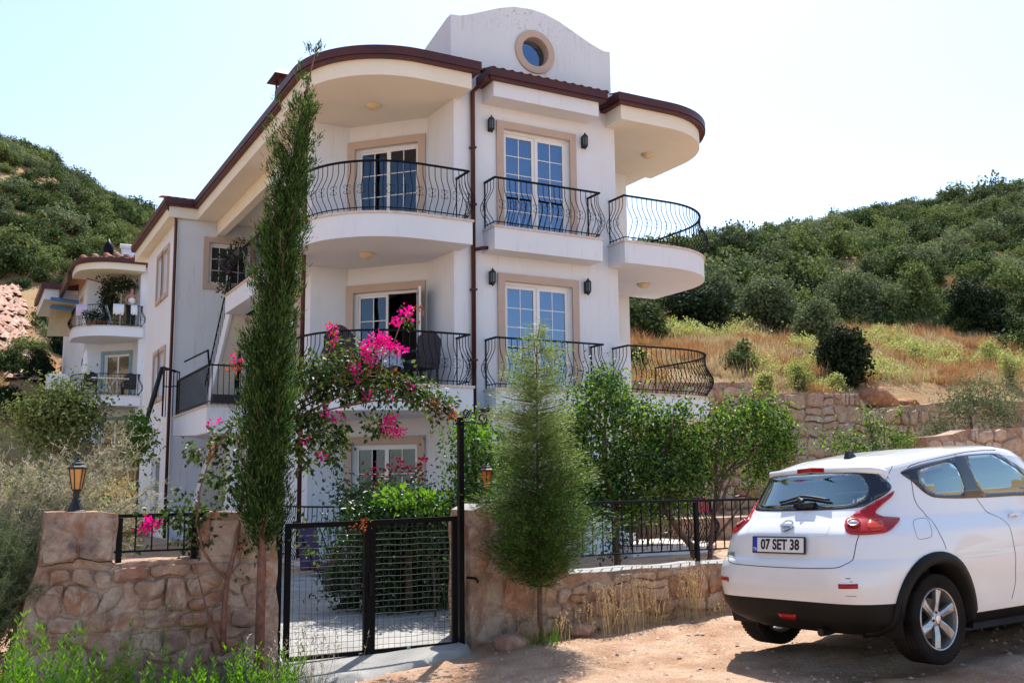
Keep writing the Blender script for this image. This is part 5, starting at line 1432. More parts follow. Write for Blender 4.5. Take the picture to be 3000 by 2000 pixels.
seam(m, smoothpoly(FT['fuel'], 2) + [smoothpoly(FT['fuel'], 2)[0]], .003)
cbuild(m, 'panel_gap', M['seam'])
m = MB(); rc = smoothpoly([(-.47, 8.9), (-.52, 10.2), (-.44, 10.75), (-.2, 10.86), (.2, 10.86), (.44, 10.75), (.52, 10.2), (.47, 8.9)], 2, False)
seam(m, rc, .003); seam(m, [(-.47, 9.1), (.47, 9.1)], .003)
cbuild(m, 'hatch_recess_line', plain('shaded_crease', (.45, .45, .46), .5, var=0))  # grey line paints the crease's shade onto the smooth hatch
m = MB(); seam(m, [(.62, 4.62), (.67, 4.62)], .006); seam(m, [(.60, 3.62), (.71, 3.62)], .004); seam(m, [(.66, 4.42), (.69, 4.42)], .004); cbuild(m, 'scratch', M['seam'])
# cladding round the wheels
for s in (1, -1):
    for ax in ARX:
        inner, outer = [], []
        for k in range(37):
            a = math.pi * (-.14 + 1.28 * k / 36)
            for lst, r in ((inner, .385), (outer, .470 if k not in (0, 36) else .45)):
                x, z = ax - r * math.cos(a), ARZ + r * math.sin(a); z = max(z, .235); lst.append(side_xyz_inv(x, z))
        m = MB(); n = len(inner)
        def pt(t_, o): t_ = np.array(t_); return CS(t_[0] * s, t_[1]) + nrm(np.array([t_[0] * s]), np.array([t_[1]]))[0] * o
        vs = []
        for i in range(n):
            i_, o_ = np.array(inner[i]), np.array(outer[i]); pi_ = pt(i_, .016)
            vs += [pi_ * np.array([1, .80, 1]), pi_, pt(i_ * .55 + o_ * .45, .026), pt(o_, .014), pt(o_, -.004)]
        m.add(vs, [(5 * i + k, 5 * i + k + 1, 5 * i + 6 + k, 5 * i + 5 + k) for i in range(n - 1) for k in range(4)])
        cbuild(m, 'arch_cladding', M['car_black'], smooth=True)
        m = MB(); K = 20; m.add([(ax - .44 * math.cos(math.pi * (-.1 + 1.2 * k / K)), -s * y, ARZ + .44 * math.sin(math.pi * (-.1 + 1.2 * k / K))) for y in (.50, .86) for k in range(K + 1)], [(k, k + 1, K + 2 + k, K + 1 + k) for k in range(K)])
        m.add([(ax - .44, -s * .5, .2), (ax + .44, -s * .5, .2), (ax + .44, -s * .5, .8), (ax - .44, -s * .5, .8)], [(0, 1, 2, 3)])
        cbuild(m, 'wheel_well', M['car_black'])
# wheels
def wheel_meshes():
    m = MB(); prof = [(.235, -.100), (.30, -.112), (.322, -.104), (.331, -.085)]
    for y in (-.055, -.02, .02, .055): prof += [(.333, y - .008), (.325, y - .004), (.325, y + .004), (.333, y + .008)]
    prof += [(.331, .085), (.322, .104), (.30, .112), (.235, .100), (.225, 0)]
    K = 64; vs = [(r * math.cos(2 * math.pi * k / K), y, r * math.sin(2 * math.pi * k / K)) for r, y in prof for k in range(K)]
    n = len(prof); m.add(vs, [(i * K + k, i * K + (k + 1) % K, ((i + 1) % n) * K + (k + 1) % K, ((i + 1) % n) * K + k) for i in range(n) for k in range(K)])
    for k in range(60):   # shoulder blocks
        a = 2 * math.pi * k / 60
        for y in (-.088, .088): m.obox((.326 * math.cos(a), y, .326 * math.sin(a)), (-math.sin(a), 0, math.cos(a)), (0, 1, 0), (math.cos(a), 0, math.sin(a)), .020, .026, .012)
    ty = m.mesh('tyre', M['tyre'], smooth=False)
    m = MB(); K = 48; prof = [(.233, .092), (.226, .104), (.218, .100), (.212, .07), (.205, -.08), (.232, -.095)]
    m.add([(r * math.cos(2 * math.pi * k / K), y, r * math.sin(2 * math.pi * k / K)) for r, y in prof for k in range(K)], [(i * K + k, i * K + (k + 1) % K, (i + 1) * K + (k + 1) % K, (i + 1) * K + k) for i in range(5) for k in range(K)])
    for k in range(6):
        a = 2 * math.pi * k / 6 + .25
        def pp(r, w, y): t_ = a + w; return (r * math.cos(t_), y, r * math.sin(t_))
        vs = [pp(.035, -.75, .070), pp(.035, .75, .070), pp(.12, .26, .082), pp(.216, .22, .090), pp(.216, -.10, .092), pp(.12, -.20, .090)]
        vb = [(x * .98, y - .03, z * .98) for x, y, z in vs]; ridge = [pp(.04, -.1, .084), pp(.12, -.06, .100), pp(.212, .0, .099)]
        m.add(vs + vb + ridge, [(0, 12, 13, 5), (5, 13, 14, 4), (12, 1, 2, 13), (13, 2, 3, 14), (4, 14, 3), (0, 1, 12)] + [(i, 6 + i, 6 + (i + 1) % 6, (i + 1) % 6) for i in range(6)])
    m.lathe([(.058, .05), (.060, .078), (.035, .088), (.030, .086)], n=20, axis='y')
    rim = m.mesh('rim', M['alloy'], smooth=False)
    m = MB(); m.lathe([(.028, .082), (.029, .092), (.02, .094), (.001, .095)], n=16, axis='y'); cap = m.mesh('hub_cap', M['chrome'])
    m = MB()
    for k in range(4):
        a = 2 * math.pi * k / 4 + .5; m.lathe([(.010, .06), (.010, .088), (.004, .090)], (.048 * math.cos(a), 0, .048 * math.sin(a)), 6, 'y')
    nuts = m.mesh('wheel_nut', M['seam'])
    m = MB(); m.lathe([(.15, -.02), (.15, .01), (.04, .012)], n=24, axis='y'); disc = m.mesh('brake_disc', plain('brake_disc', (.12, .11, .10), .4, .8))
    return ty, rim, cap, nuts, disc
WM = wheel_meshes()
first = None
for (x, y) in ((.74, -.775), (.74, .775), (3.27, -.775), (3.27, .775)):
    if first is None:
        w = cpart('wheel', WM[0]); first = w
        for me in WM[1:]: cpart(me.name, me, w)
    else: w = copy_tree(first, CAR)
    w.location = (x - COV, y, .334); w.rotation_euler = (0, random.uniform(0, 1), math.pi if y < 0 else 0)
# spoiler lip lamp, antenna, wiper, badge, plate
lip = smoothpoly([(-1.09, 13.7), (-1.03, 15.0), (-.86, 16.4), (-.5, 17.35), (0, 17.6), (.5, 17.35), (.86, 16.4), (1.03, 15.0), (1.09, 13.7)], 3, False); m = MB(); n = len(lip); vs = []
for i, (a, b) in enumerate(lip):
    k = math.sin(math.pi * i / (n - 1)) ** .35; t_ = np.array([a]); q = lambda uu, o: CS(t_, np.array([uu]))[0] + nrm(t_, np.array([uu]))[0] * o
    base = CS(t_, np.array([b]))[0]; out = np.array([-1, -.35 * np.sign(base[1]) * abs(base[1]) / .6, 0]) if 1 else 0
    vs += [q(min(b + 1.15, 18.9), .002), q(min(b + .6, 18.6), .008 * k + .002), base + out * .060 * k + np.array([0, 0, .020]), base + out * .066 * k + np.array([0, 0, -.024]), base + out * .03 * k + np.array([0, 0, -.034]), q(b - .35, .002)]
m.add(vs, [(6 * i + k, 6 * i + k + 1, 6 * i + 7 + k, 6 * i + 6 + k) for i in range(n - 1) for k in range(5)]); SP = cbuild(m, 'spoiler', M['paint'], smooth=True)
me = SP.data; bm = bmesh.new(); bm.from_mesh(me); bmesh.ops.recalc_face_normals(bm, faces=bm.faces); bm.to_mesh(me); bm.free()
if sum(p.normal.x for p in me.polygons) > 0: me.flip_normals()
c = CS(np.array(0.), np.array(lip[len(lip) // 2][1])) + np.array([-.066, 0, .0]); m = MB(); m.add([(c[0] - .003, .15, c[2] - .018), (c[0] - .003, -.15, c[2] - .018), (c[0] - .001, -.165, c[2] + .016), (c[0] - .001, .165, c[2] + .016), (c[0] + .03, .15, c[2] - .022), (c[0] + .03, -.15, c[2] - .022), (c[0] + .04, -.165, c[2] + .022), (c[0] + .04, .165, c[2] + .022)], [(0, 1, 2, 3), (0, 4, 5, 1), (3, 2, 6, 7), (0, 3, 7, 4), (1, 5, 6, 2)]); m = MB(); vs = []
for i, (a, b) in enumerate(lip):
    A_, B_ = SP.data.vertices[6 * i + 2].co, SP.data.vertices[6 * i + 3].co
    if abs(A_.y) < .17: o_ = np.array([-.004, 0, 0]); A_, B_ = np.array(A_), np.array(B_); vs += [A_ * .92 + B_ * .08 + o_, A_ * .12 + B_ * .88 + o_]
m.add(vs, [(2 * i, 2 * i + 2, 2 * i + 3, 2 * i + 1) for i in range(len(vs) // 2 - 1)]); o = cbuild(m, 'high_brake_lamp', M['red_lens'], SP)
m = MB(); m.lathe([(.008, 0), (.007, .008)], (c[0] + .0, -.19, c[2] + .005), 10, 'x'); cbuild(m, 'washer_nozzle', M['ink'])
c = np.array([1.0, 0, float(CS(np.array(.9), np.array(18.9))[2]) + .0]); zr = 1.60
m = MB(); m.add([(.93, -.028, zr - .04), (1.07, -.028, zr - .04), (1.07, .028, zr - .04), (.93, .028, zr - .04), (.95, -.018, zr + .035), (1.0, -.018, zr + .035), (1.0, .018, zr + .035), (.95, .018, zr + .035)], [(0, 3, 2, 1), (4, 5, 6, 7), (0, 1, 5, 4), (1, 2, 6, 5), (2, 3, 7, 6), (3, 0, 4, 7)]); cbuild(m, 'antenna_base', M['black'])
def rp(tau_, u_, o): t_ = np.array([tau_]); uu_ = np.array([u_]); return CS(t_, uu_)[0] + nrm(t_, uu_)[0] * o
m = MB(); pv = rp(.12, 12.0, .02)
m.tube([pv, rp(.12, 12.02, .045), rp(.15, 12.25, .04), rp(.0, 12.45, .035)], [.022, .022, .018, .012], 8)
m.tube([rp(t_, 12.22 + .35 * math.sin((t_ + .34) / .82 * math.pi) + (t_ + .34) * .12, .028) for t_ in np.linspace(-.34, .48, 14)], .011, 6)
m.tube([rp(t_, 12.14 + .30 * math.sin((t_ + .34) / .82 * math.pi) + (t_ + .34) * .12, .012) for t_ in np.linspace(-.34, .48, 14)], .006, 5)
m.box(pv[0] - .02, -.17, pv[2] - .02, pv[0] + .03, .02, pv[2] + .025)
cbuild(m, 'rear_wiper', M['black'], smooth=True)
# oval chrome badge with a bar across
cb = rp(0, 9.95, .004); nb = nrm(np.array([0.]), np.array([9.95]))[0]; ay = np.array([0, 1.0, 0]); az_ = np.cross(nb, ay); az_ /= np.linalg.norm(az_); az_ = az_ * np.sign(az_[2])
m = MB(); K = 28; rr = .050
m.tube([cb + nb * .008 + ay * rr * 1.06 * math.cos(2 * math.pi * k / K) + az_ * rr * .98 * math.sin(2 * math.pi * k / K) for k in range(K + 1)], .0075, 6)
m.obox(cb + nb * .011, ay, nb, az_, .128, .012, .024); cbuild(m, 'badge', M['chrome'], smooth=False)
# number plate
pc = rp(0.02, 7.95, .012); pc[1] = .03; pn = nb * 1.0
pn = np.array([-1, 0, .12]); pn /= np.linalg.norm(pn); pz = np.cross(pn, ay); pz *= np.sign(pz[2]); px_ = -ay   # px_: left to right as read
pc = pc + pn * .018
m = MB(); m.obox(pc - pn * .006, px_, pn, pz, .545, .010, .132); PL = cbuild(m, 'plate_frame', M['black'])
m = MB(); m.obox(pc + pn * .001, px_, pn, pz, .52, .006, .112); cbuild(m, 'number_plate', M['plate'], PL)
m = MB(); m.obox(pc + pn * .0045 - px_ * .238, px_, pn, pz, .044, .003, .112); cbuild(m, 'country_band', M['plate_blue'], PL)
def text(s, size, centre, right, up, nrmv, mat, name, parent, depth=.001, sx=1.0, bold=.0):
    cu = bpy.data.curves.new(name, 'FONT'); cu.body = s; cu.size = size; cu.extrude = depth; cu.align_x = 'CENTER'; cu.align_y = 'CENTER'; cu.offset = bold; cu.resolution_u = 4
    to = bpy.data.objects.new(name, cu); COL.objects.link(to); dg = bpy.context.evaluated_depsgraph_get()
    me = bpy.data.meshes.new_from_object(to.evaluated_get(dg)); bpy.data.objects.remove(to)
    me.transform(Matrix(((right[0] * sx, up[0], nrmv[0], centre[0]), (right[1] * sx, up[1], nrmv[1], centre[1]), (right[2] * sx, up[2], nrmv[2], centre[2]), (0, 0, 0, 1))))
    me.materials.clear(); me.materials.append(mat); return cpart(name, me, parent)
text('07 SET 38', .112, pc + pn * .0050 + px_ * .022, px_, pz, pn, M['ink'], 'plate_lettering', PL, sx=.86, bold=.0035)
text('TR', .034, pc + pn * .0065 - px_ * .238 - pz * .036, px_, pz, pn, M['plate'], 'plate_country_letters', PL)
jc = rp(-.62, 7.1, .006); jn = nrm(np.array([-.62]), np.array([7.1]))[0]; jr = np.cross([0, 0, 1.], jn); jr /= np.linalg.norm(jr); jr = jr * (-1 if jr[1] > 0 else 1); ju = np.cross(jn, jr); ju *= np.sign(ju[2])
text('JUKE', .042, jc, jr, ju, jn, M['chrome'], 'model_lettering', None, .002, 1.3, .001)
# handles, mirrors, seats
for s in (1, -1):
    m = MB(); P_ = [rp(s * t_, 10.15, .004 + .030 * math.sin(math.pi * k / 6)) for k, t_ in enumerate(np.linspace(3.02, 3.24, 7))]; m.tube(P_, [.010, .016, .017, .017, .017, .016, .010], 8); cbuild(m, 'door_handle', M['paint'], smooth=True)
    m = MB(); c_ = rp(s * 4.45, 11.9, .11); m.obox(c_, (1, 0, 0), (0, 1, 0), (0, 0, 1), .12, .2, .15); o = cbuild(m, 'wing_mirror', M['paint'], smooth=True); b_ = o.modifiers.new('b', 'BEVEL'); b_.width = .04; b_.segments = 4
    m = MB(); m.obox(rp(s * 5.3, 9.9, -.02), (1, 0, 0), (0, 1, 0), (0, 0, 1), .25, .32, .10); cbuild(m, 'headlamp', M['clear_lens'])
def seat(x, y, w, hr=True):
    m = MB(); m.box(x, y - w / 2, .42, x + .48, y + w / 2, .60); m.obox((x - .06, y, .88), (1, 0, -.25), (0, 1, 0), (.25, 0, 1), .14, w, .62)
    for yy in ([y] if w < .7 else [y - .38, y + .38]): m.obox((x - .17, yy, 1.27), (1, 0, -.2), (0, 1, 0), (.2, 0, 1), .10, .27, .20)
    o = cbuild(m, 'seat', M['seat'], smooth=False); b = o.modifiers.new('b', 'BEVEL'); b.width = .045; b.segments = 4
seat(2.05, -.36, .5); seat(2.05, .36, .5); seat(1.15, 0, 1.2)
m = MB(); m.box(.35, -.72, .30, 3.3, .72, .36); m.box(3.0, -.68, .36, 3.35, .68, 1.03); m.box(.32, -.6, .36, .85, .6, .93); m.box(.9, -.55, .14, 3.3, .55, .30); cbuild(m, 'cabin_floor', M['seat'])
m = MB(); m.tube([(2.86, .36 + .18 * math.cos(a), 1.0 + .18 * math.sin(a)) for a in np.linspace(0, 6.28, 20)], .014, 6); cbuild(m, 'steering_wheel', M['black'])
m = MB(); m.tube([(.30, -.3, .26), (.16, -.3, .25), (.08, -.3, .25)], .03, 8); m.box(.3, -.6, .24, .75, .6, .33); cbuild(m, 'exhaust', M['black'])
# ------------------------------------------------------------------ foliage generators
def unit(v): return v / (np.linalg.norm(v, axis=-1, keepdims=True) + 1e-9)
def leaf_geo(C, size, r, aspect=.5, D=None, droop=0.0, fold=.18, face=None, fw=1.0):
    """one folded four-cornered leaf per centre"""
    n = len(C)
    if D is None: D = unit(r.normal(size=(n, 3)))
    if face is not None:   # leaves lie roughly on the surface of their clump, facing out
        Fc = unit(unit(face) * fw + r.normal(size=(n, 3)) * .42); D = unit(np.cross(Fc, unit(r.normal(size=(n, 3))))); D = unit(D + np.array([0, 0, -droop]) * .5); Nn = unit(Fc - D * (Fc * D).sum(1, keepdims=True))
    else: D = unit(D + np.array([0, 0, -droop])); Nn = unit(np.cross(D, unit(r.normal(size=(n, 3)))))
    Sd = np.cross(D, Nn)
    L = np.asarray(size).reshape(-1, 1) * np.ones((n, 1)); W = L * aspect * .5
    b = C; t = C + D * L; m1 = C + D * L * .42 + Sd * W + Nn * L * fold; m2 = C + D * L * .42 - Sd * W + Nn * L * fold
    V = np.stack([b, m1, t, m2], 1).reshape(-1, 3); i = np.arange(n) * 4
    F = np.concatenate([np.stack([i, i + 1, i + 2], 1), np.stack([i, i + 2, i + 3], 1)])
    return V, F
def blade_geo(B, D, L, W, r, bend=.0):
    """thin blades: base, two shoulders, tip"""
    n = len(B); D = unit(D); S = unit(np.cross(D, unit(r.normal(size=(n, 3))))); L = np.asarray(L).reshape(-1, 1); W = np.asarray(W).reshape(-1, 1)
    mid = B + D * L * .5; tip = B + D * L + np.array([0, 0, -1.]) * L * bend
    V = np.stack([B - S * W * .5, B + S * W * .5, mid + S * W * .45, mid - S * W * .45, tip], 1).reshape(-1, 3); i = np.arange(n) * 5
    F = np.concatenate([np.stack([i, i + 1, i + 2], 1), np.stack([i, i + 2, i + 3], 1), np.stack([i + 3, i + 2, i + 4], 1)])
    return V, F
def join(gs):
    V = []; F = []; b = 0
    for v, f in gs: V.append(v); F.append(f + b); b += len(v)
    return np.concatenate(V), np.concatenate(F)
def clumps(blobs, r, per, spread, hollow=.35):
    """blobs: (centre, radii, weight). Returns leaf centres gathered in clumps on lumpy ellipsoids"""
    out = []; dirs = []
    for c, rad, n in blobs:
        c = np.array(c, float); rad = np.array(rad, float)
        k = max(3, int(n / per)); d = unit(r.normal(size=(k, 3))); q = (hollow + (1 - hollow) * r.random((k, 1)) ** .5) * (1 + .22 * r.normal(size=(k, 1)))
        cc = c + d * rad * q
        m = r.poisson(per, k) + 1; idx = np.repeat(np.arange(k), m)
        sp = spread * (.6 + .8 * r.random((k, 1)))
        p = cc[idx] + r.normal(size=(len(idx), 3)) * sp[idx]
        out.append(p); dirs.append(unit((p - c) / rad) * .7 + unit(p - cc[idx]) * .75)
    return np.concatenate(out), np.concatenate(dirs)
def tree(name, label, cat, base, trunk, limbs, blobs, mat, leaf, seed, group=None, per=14, spread=.10, aspect=.55, droop=.3, bark='bark', extra=()):
    r = np.random.default_rng(seed); t = thing(name, label, cat, base, group=group)
    m = MB(); m.tube(trunk[0], trunk[1], 7)
    for p, rr in limbs: m.tube(p, rr, 5)
    m.build('trunk', M[bark], t, smooth=True)
    C, D = clumps(blobs, r, per, spread)
    V, F = leaf_geo(C, leaf * (.6 + .7 * r.random(len(C))), r, aspect, None, droop, face=D + np.array([0, 0, .25]), fw=.75)
    fast('crown', V, F, M[mat], t)
    for nm, bl, mt, lf, asp in extra:
        C, D = clumps(bl, r, 8, .05, .2); V, F = leaf_geo(C, lf * (.7 + .6 * r.random(len(C))), r, asp, D + r.normal(size=C.shape) * .6, 0); fast(nm, V, F, M[mt], t)
    return t
def limb(a, b, r0, r1, sag=.08, n=5, seed=0):
    a = np.array(a, float); b = np.array(b, float); q = np.random.default_rng(seed)
    L = np.linalg.norm(b - a); pts = [a + (b - a) * k / n + (q.normal(size=3) * L * .035 if 0 < k < n else 0) + np.array([0, 0, sag * L * math.sin(math.pi * k / n)]) for k in range(n + 1)]
    return pts, [r0 + (r1 - r0) * k / n for k in range(n + 1)]

# ---- cypress in front of the left wall end
def plume_tree(name, label, cat, axis_pts, prof, count, seed, mat, bl, bw, up, tipmat=None, group=None, bark='redbark', r0=.045, per=26, spread_len=1.0, tipz=None):
    r = np.random.default_rng(seed); t = thing(name, label, cat, axis_pts[0], group=group)
    A = np.array(axis_pts, float); z = A[:, 2]
    m = MB(); m.tube([tuple(p) for p in A], [r0 * (1 - .93 * (p[2] - z[0]) / (z[-1] - z[0])) + .002 for p in A], 8)
    pz = np.array([p[0] for p in prof]); pr = np.array([p[1] for p in prof]); pd = np.array([p[2] for p in prof])
    # choose heights with the density profile
    zz = np.linspace(pz[0], pz[-1], 400); w = np.interp(zz, pz, pd); cdf = np.cumsum(w); cdf /= cdf[-1]
    B = []; D = []; G = []; kk = 0
    for k in range(count):
        h = np.interp(r.random(), cdf, zz); a = r.uniform(0, 2 * math.pi); R_ = np.interp(h, pz, pr) * (.5 + .6 * r.random()) * (1 + (.42 if up > 1 else .75) * N3(math.cos(a) * 1.3 + seed, math.sin(a) * 1.3, h * 2.6) + .25 * N3(math.cos(a) * 3, math.sin(a) * 3 + seed, h * 7)); R_ = max(R_, .02)
        start = np.array([np.interp(h, z, A[:, 0]), np.interp(h, z, A[:, 1]), h])
        dirv = np.array([math.cos(a), math.sin(a), up * (.7 + .6 * r.random())]); L = R_ * math.hypot(1, up) / 1.0
        start = start + np.array([math.cos(a), math.sin(a), 0]) * R_ * .12
        end = start + np.array([math.cos(a) * R_, math.sin(a) * R_, up * R_ * (.8 + .5 * r.random())])
        if k % 7 == 0: m.tube([start, (start + end) / 2 + np.array([0, 0, -.03 * R_]), end], [.006 + .01 * R_, .004, .0015], 4, False)
        n = int(per * (.5 + R_ / pr.max())); f = r.random(n) ** .75
        P = start + (end - start) * f[:, None] + r.normal(size=(n, 3)) * (.018 + .05 * R_ * (1 - f[:, None] * .6))
        d = unit(end - start) * 1.0 + r.normal(size=(n, 3)) * .45 + np.array([0, 0, .25 * up])
        B.append(P); D.append(d); G.append(np.full(n, h))
    B = np.concatenate(B); D = np.concatenate(D); G = np.concatenate(G)
    m.build('trunk', M[bark], t, smooth=True)
    L = bl * (.6 + .8 * r.random(len(B)))
    if tipmat is None:
        V, F = blade_geo(B, D, L, bw * (.7 + .6 * r.random(len(B))), r); fast('crown', V, F, M[mat], t)
    else:
        pt = np.clip((G - tipz[0]) / (tipz[1] - tipz[0]), 0, 1); s = r.random(len(B)) < pt * .8 + .12
        V, F = blade_geo(B[~s], D[~s], L[~s], bw * (.7 + .6 * r.random((~s).sum())), r); fast('crown', V, F, M[mat], t)
        V, F = blade_geo(B[s], D[s], L[s], bw * .9 * np.ones(s.sum()), r); fast('crown_tips', V, F, M[tipmat], t)
    return t
ax = [atY(x, y, 8.32) for x, y in ((596, 1475), (600, 1350), (603, 1230), (612, 1050), (622, 900), (632, 740), (645, 600), (660, 480), (675, 360), (690, 270), (708, 190), (727, 108))]
ax[0][2] = -.2
plume_tree('cypress_tree', 'tall slim young cypress with a sparse leaning tip in front of the left wall end', 'tree', ax,
           [(.86, .13, .5), (1.0, .20, 1), (1.5, .215, 1), (2.2, .20, 1), (3.0, .185, .9), (3.6, .17, .7), (4.1, .165, .48), (4.45, .16, .22), (4.8, .12, .08), (5.30, .07, .04)], 980, 4, 'cypress', .044, .0078, 1.35, per=50, r0=.042)
ax = [atY(x, y, 8.25) for x, y in ((1243, 1495), (1240, 1400), (1240, 1320), (1236, 1180), (1234, 1050), (1232, 900), (1233, 790), (1240, 742))]
ax[0][2] = -.2
plume_tree('young_conifer', 'feathery young conifer with a pale sparse top standing in front of the orange wall pillar', 'tree', ax,
           [(.44, .20, .4), (.57, .38, 1.0), (.75, .50, 1.3), (1.0, .52, 1.4), (1.2, .45, 1.1), (1.45, .38, .9), (1.8, .33, .8), (2.1, .31, .62), (2.4, .30, .4), (2.6, .26, .24), (2.75, .14, .08), (2.95, .07, .04)], 1500, 8, 'conifer', .042, .0055, .18, 'conifer_tip', r0=.028, per=42, tipz=(1.2, 2.0), bark='bark')

# ---- bougainvillea over the gate
t = thing('bougainvillea', 'bougainvillea with magenta flowers climbing from the left wall over the gate arch', 'climbing plant', (2.0, 8.45, -.15))
Yb = 8.72
def bp(x, y, Y=Yb): return atY(x, y, Y)
m = MB()
stems = [[(512, 1500, 8.4), (515, 1400, 8.42), (522, 1330, 8.45), (540, 1260, 8.5), (552, 1180, 8.6), (560, 1100, 8.66), (600, 1010, 8.7), (680, 960, 8.7), (780, 935, 8.72), (900, 900, 8.75)],
         [(522, 1330, 8.45), (490, 1300, 8.45), (465, 1260, 8.5), (450, 1200, 8.55), (460, 1120, 8.6), (480, 1060, 8.62), (440, 1030, 8.62)],
         [(508, 1480, 8.4), (480, 1420, 8.42), (462, 1350, 8.45), (447, 1290, 8.5)],
         [(540, 1260, 8.5), (575, 1240, 8.45), (590, 1270, 8.4)],
         [(680, 960, 8.7), (740, 930, 8.7), (800, 900, 8.65), (860, 850, 8.6), (900, 800, 8.6), (925, 730, 8.6)],
         [(780, 935, 8.72), (860, 920, 8.72), (960, 920, 8.7), (1040, 950, 8.7)], [(680, 960, 8.7), (720, 880, 8.65), (760, 800, 8.6), (775, 755, 8.6)],
         [(480, 1060, 8.62), (520, 990, 8.6), (560, 960, 8.6), (500, 970, 8.55)]]
for i, s in enumerate(stems):
    P_ = [bp(*q) for q in s]; n = len(P_); r0 = (.026, .016, .012, .008, .015, .012, .012, .008)[i]
    m.tube(P_, [max(.003, r0 * (1 - .8 * k / (n - 1))) for k in range(n)], 6)
m.build('stem', M['redbark'], t, smooth=True)
r_ = np.random.default_rng(12)
blobs = []
for x, y, rx, rz, n in ((700, 870, .22, .16, 330), (760, 870, .25, .2, 380), (830, 885, .26, .20, 420), (900, 890, .22, .14, 300), (960, 905, .20, .12, 250), (1010, 930, .14, .09, 120), (700, 960, .18, .15, 260), (750, 1000, .20, .14, 240), (690, 1020, .10, .16, 110), (770, 1040, .08, .16, 90), (700, 1060, .12, .09, 80),
                        (860, 975, .14, .08, 120), (840, 820, .18, .16, 190), (780, 830, .12, .14, 110), (720, 840, .10, .1, 70), (765, 790, .05, .1, 30), (935, 745, .08, .08, 24), (640, 900, .12, .22, 150),
                        (520, 1010, .14, .09, 90), (470, 1040, .12, .06, 60), (560, 1080, .08, .09, 50), (550, 985, .14, .06, 80), (430, 1035, .07, .04, 26),
                        (430, 1180, .16, .13, 170), (480, 1180, .12, .10, 120), (530, 1110, .1, .1, 80), (360, 1180, .12, .08, 60), (500, 1100, .1, .07, 70), (545, 1240, .06, .1, 40), (540, 1300, .07, .08, 40), (590, 1240, .12, .06, 110), (465, 1230, .08, .09, 60), (540, 1060, .12, .07, 60),
                        (720, 1250, .1, .05, 26), (690, 1210, .06, .05, 16), (1005, 950, .05, .04, 18), (1080, 968, .12, .03, 50), (420, 1240, .04, .06, 22)):
    blobs.append((bp(x, y), (rx, .22, rz), n * 1.25))
C, D = clumps(blobs, r_, 9, .045, .15); V, F = leaf_geo(C, .050 * (.6 + .7 * r_.random(len(C))), r_, .68, D + r_.normal(size=C.shape) * .5, .8); fast('foliage', V, F, M['boug'], t)
fl = []
for x, y, rx, rz, n in ((925, 725, .075, .05, 60), (948, 712, .03, .03, 14), (905, 745, .03, .03, 16), (870, 775, .10, .05, 90), (845, 800, .08, .06, 80), (885, 795, .10, .06, 110), (915, 800, .05, .05, 60), (855, 830, .05, .05, 40), (820, 840, .07, .04, 34), (808, 862, .04, .03, 22), (770, 785, .05, .06, 14), (758, 755, .03, .03, 7),
                        (895, 965, .06, .05, 55), (905, 990, .07, .04, 60), (880, 985, .04, .04, 26), (345, 1203, .075, .035, 90), (322, 1212, .03, .02, 24), (745, 950, .06, .03, 14), (768, 955, .04, .03, 14), (735, 1045, .02, .02, 7), (484, 970, .03, .02, 9), (700, 1010, .05, .04, 8), (945, 888, .015, .015, 5), (540, 825, .02, .02, 2), (850, 905, .3, .05, 18)):
    fl.append((bp(x, y, 8.55), (rx, .08, rz), n))
C, D = clumps(fl, r_, 6, .018, .1); V, F = leaf_geo(C, .030 * (.7 + .6 * r_.random(len(C))), r_, .85, D + r_.normal(size=C.shape) * .8, 0, .3); fast('flowers', V, F, M['pink'], t)
rs = []
for x, y, rx, rz, n in ((545, 828, .03, .05, 16), (535, 850, .03, .05, 14), (760, 758, .04, .03, 16), (955, 706, .05, .03, 16), (870, 850, .08, .06, 20), (905, 858, .04, .04, 14), (480, 1035, .06, .02, 9), (840, 1198, .04, .04, 24), (825, 1212, .03, .03, 14), (1000, 925, .12, .06, 40), (1030, 950, .08, .04, 26), (820, 870, .15, .08, 26), (800, 820, .1, .08, 24)):
    rs.append((bp(x, y, 8.58), (rx, .06, rz), n))
C, D = clumps(rs, r_, 5, .02, .1); V, F = leaf_geo(C, .034 * (.7 + .6 * r_.random(len(C))), r_, .5, D, .2); fast('young_shoots', V, F, M['russet'], t)

# ---- trees in the garden behind the wall
def gt(label, trunk_px, crown, Y, mat, leaf, seed, per=14, name='fruit_tree', cat='tree', spread=.11, group=None, aspect=.55, depth=.6, tr=.05, limbs_px=(), extra_px=()):
    """crown given as (x, y, rx, rz, leaves) in photograph readings on the plane Y"""
    tp = [np.array(atY(x, y, Y)) for x, y in trunk_px]; tp[0][2] = min(tp[0][2], float(gz(tp[0][0], Y)) + .0)
    bl = [(atY(x, y, Y + dy), (rx, depth * max(rx, .25), rz), n) for x, y, rx, rz, n, dy in crown]
    lim = []
    for i, b in enumerate(bl):
        if i % 1 == 0: lim.append(limb(tp[-1] if i % 2 else tp[-2], b[0], tr * .45, tr * .12, .1, seed=seed + i))
    for lp in limbs_px: lim.append(([atY(x, y, Y) for x, y in lp], [tr * .6 * (1 - .6 * k / (len(lp) - 1)) for k in range(len(lp))]))
    ex = [(nm, [(atY(x, y, Y - .25), (rx, .2, rz), n) for x, y, rx, rz, n in bs], mt, lf, ap) for nm, bs, mt, lf, ap in extra_px]
    return tree(name, label, cat, tuple(tp[0]), (tp, [tr * (1 - .5 * k / (len(tp) - 1)) for k in range(len(tp))]), lim, bl, mat, leaf, seed, group, per, spread, aspect, .35, extra=ex)
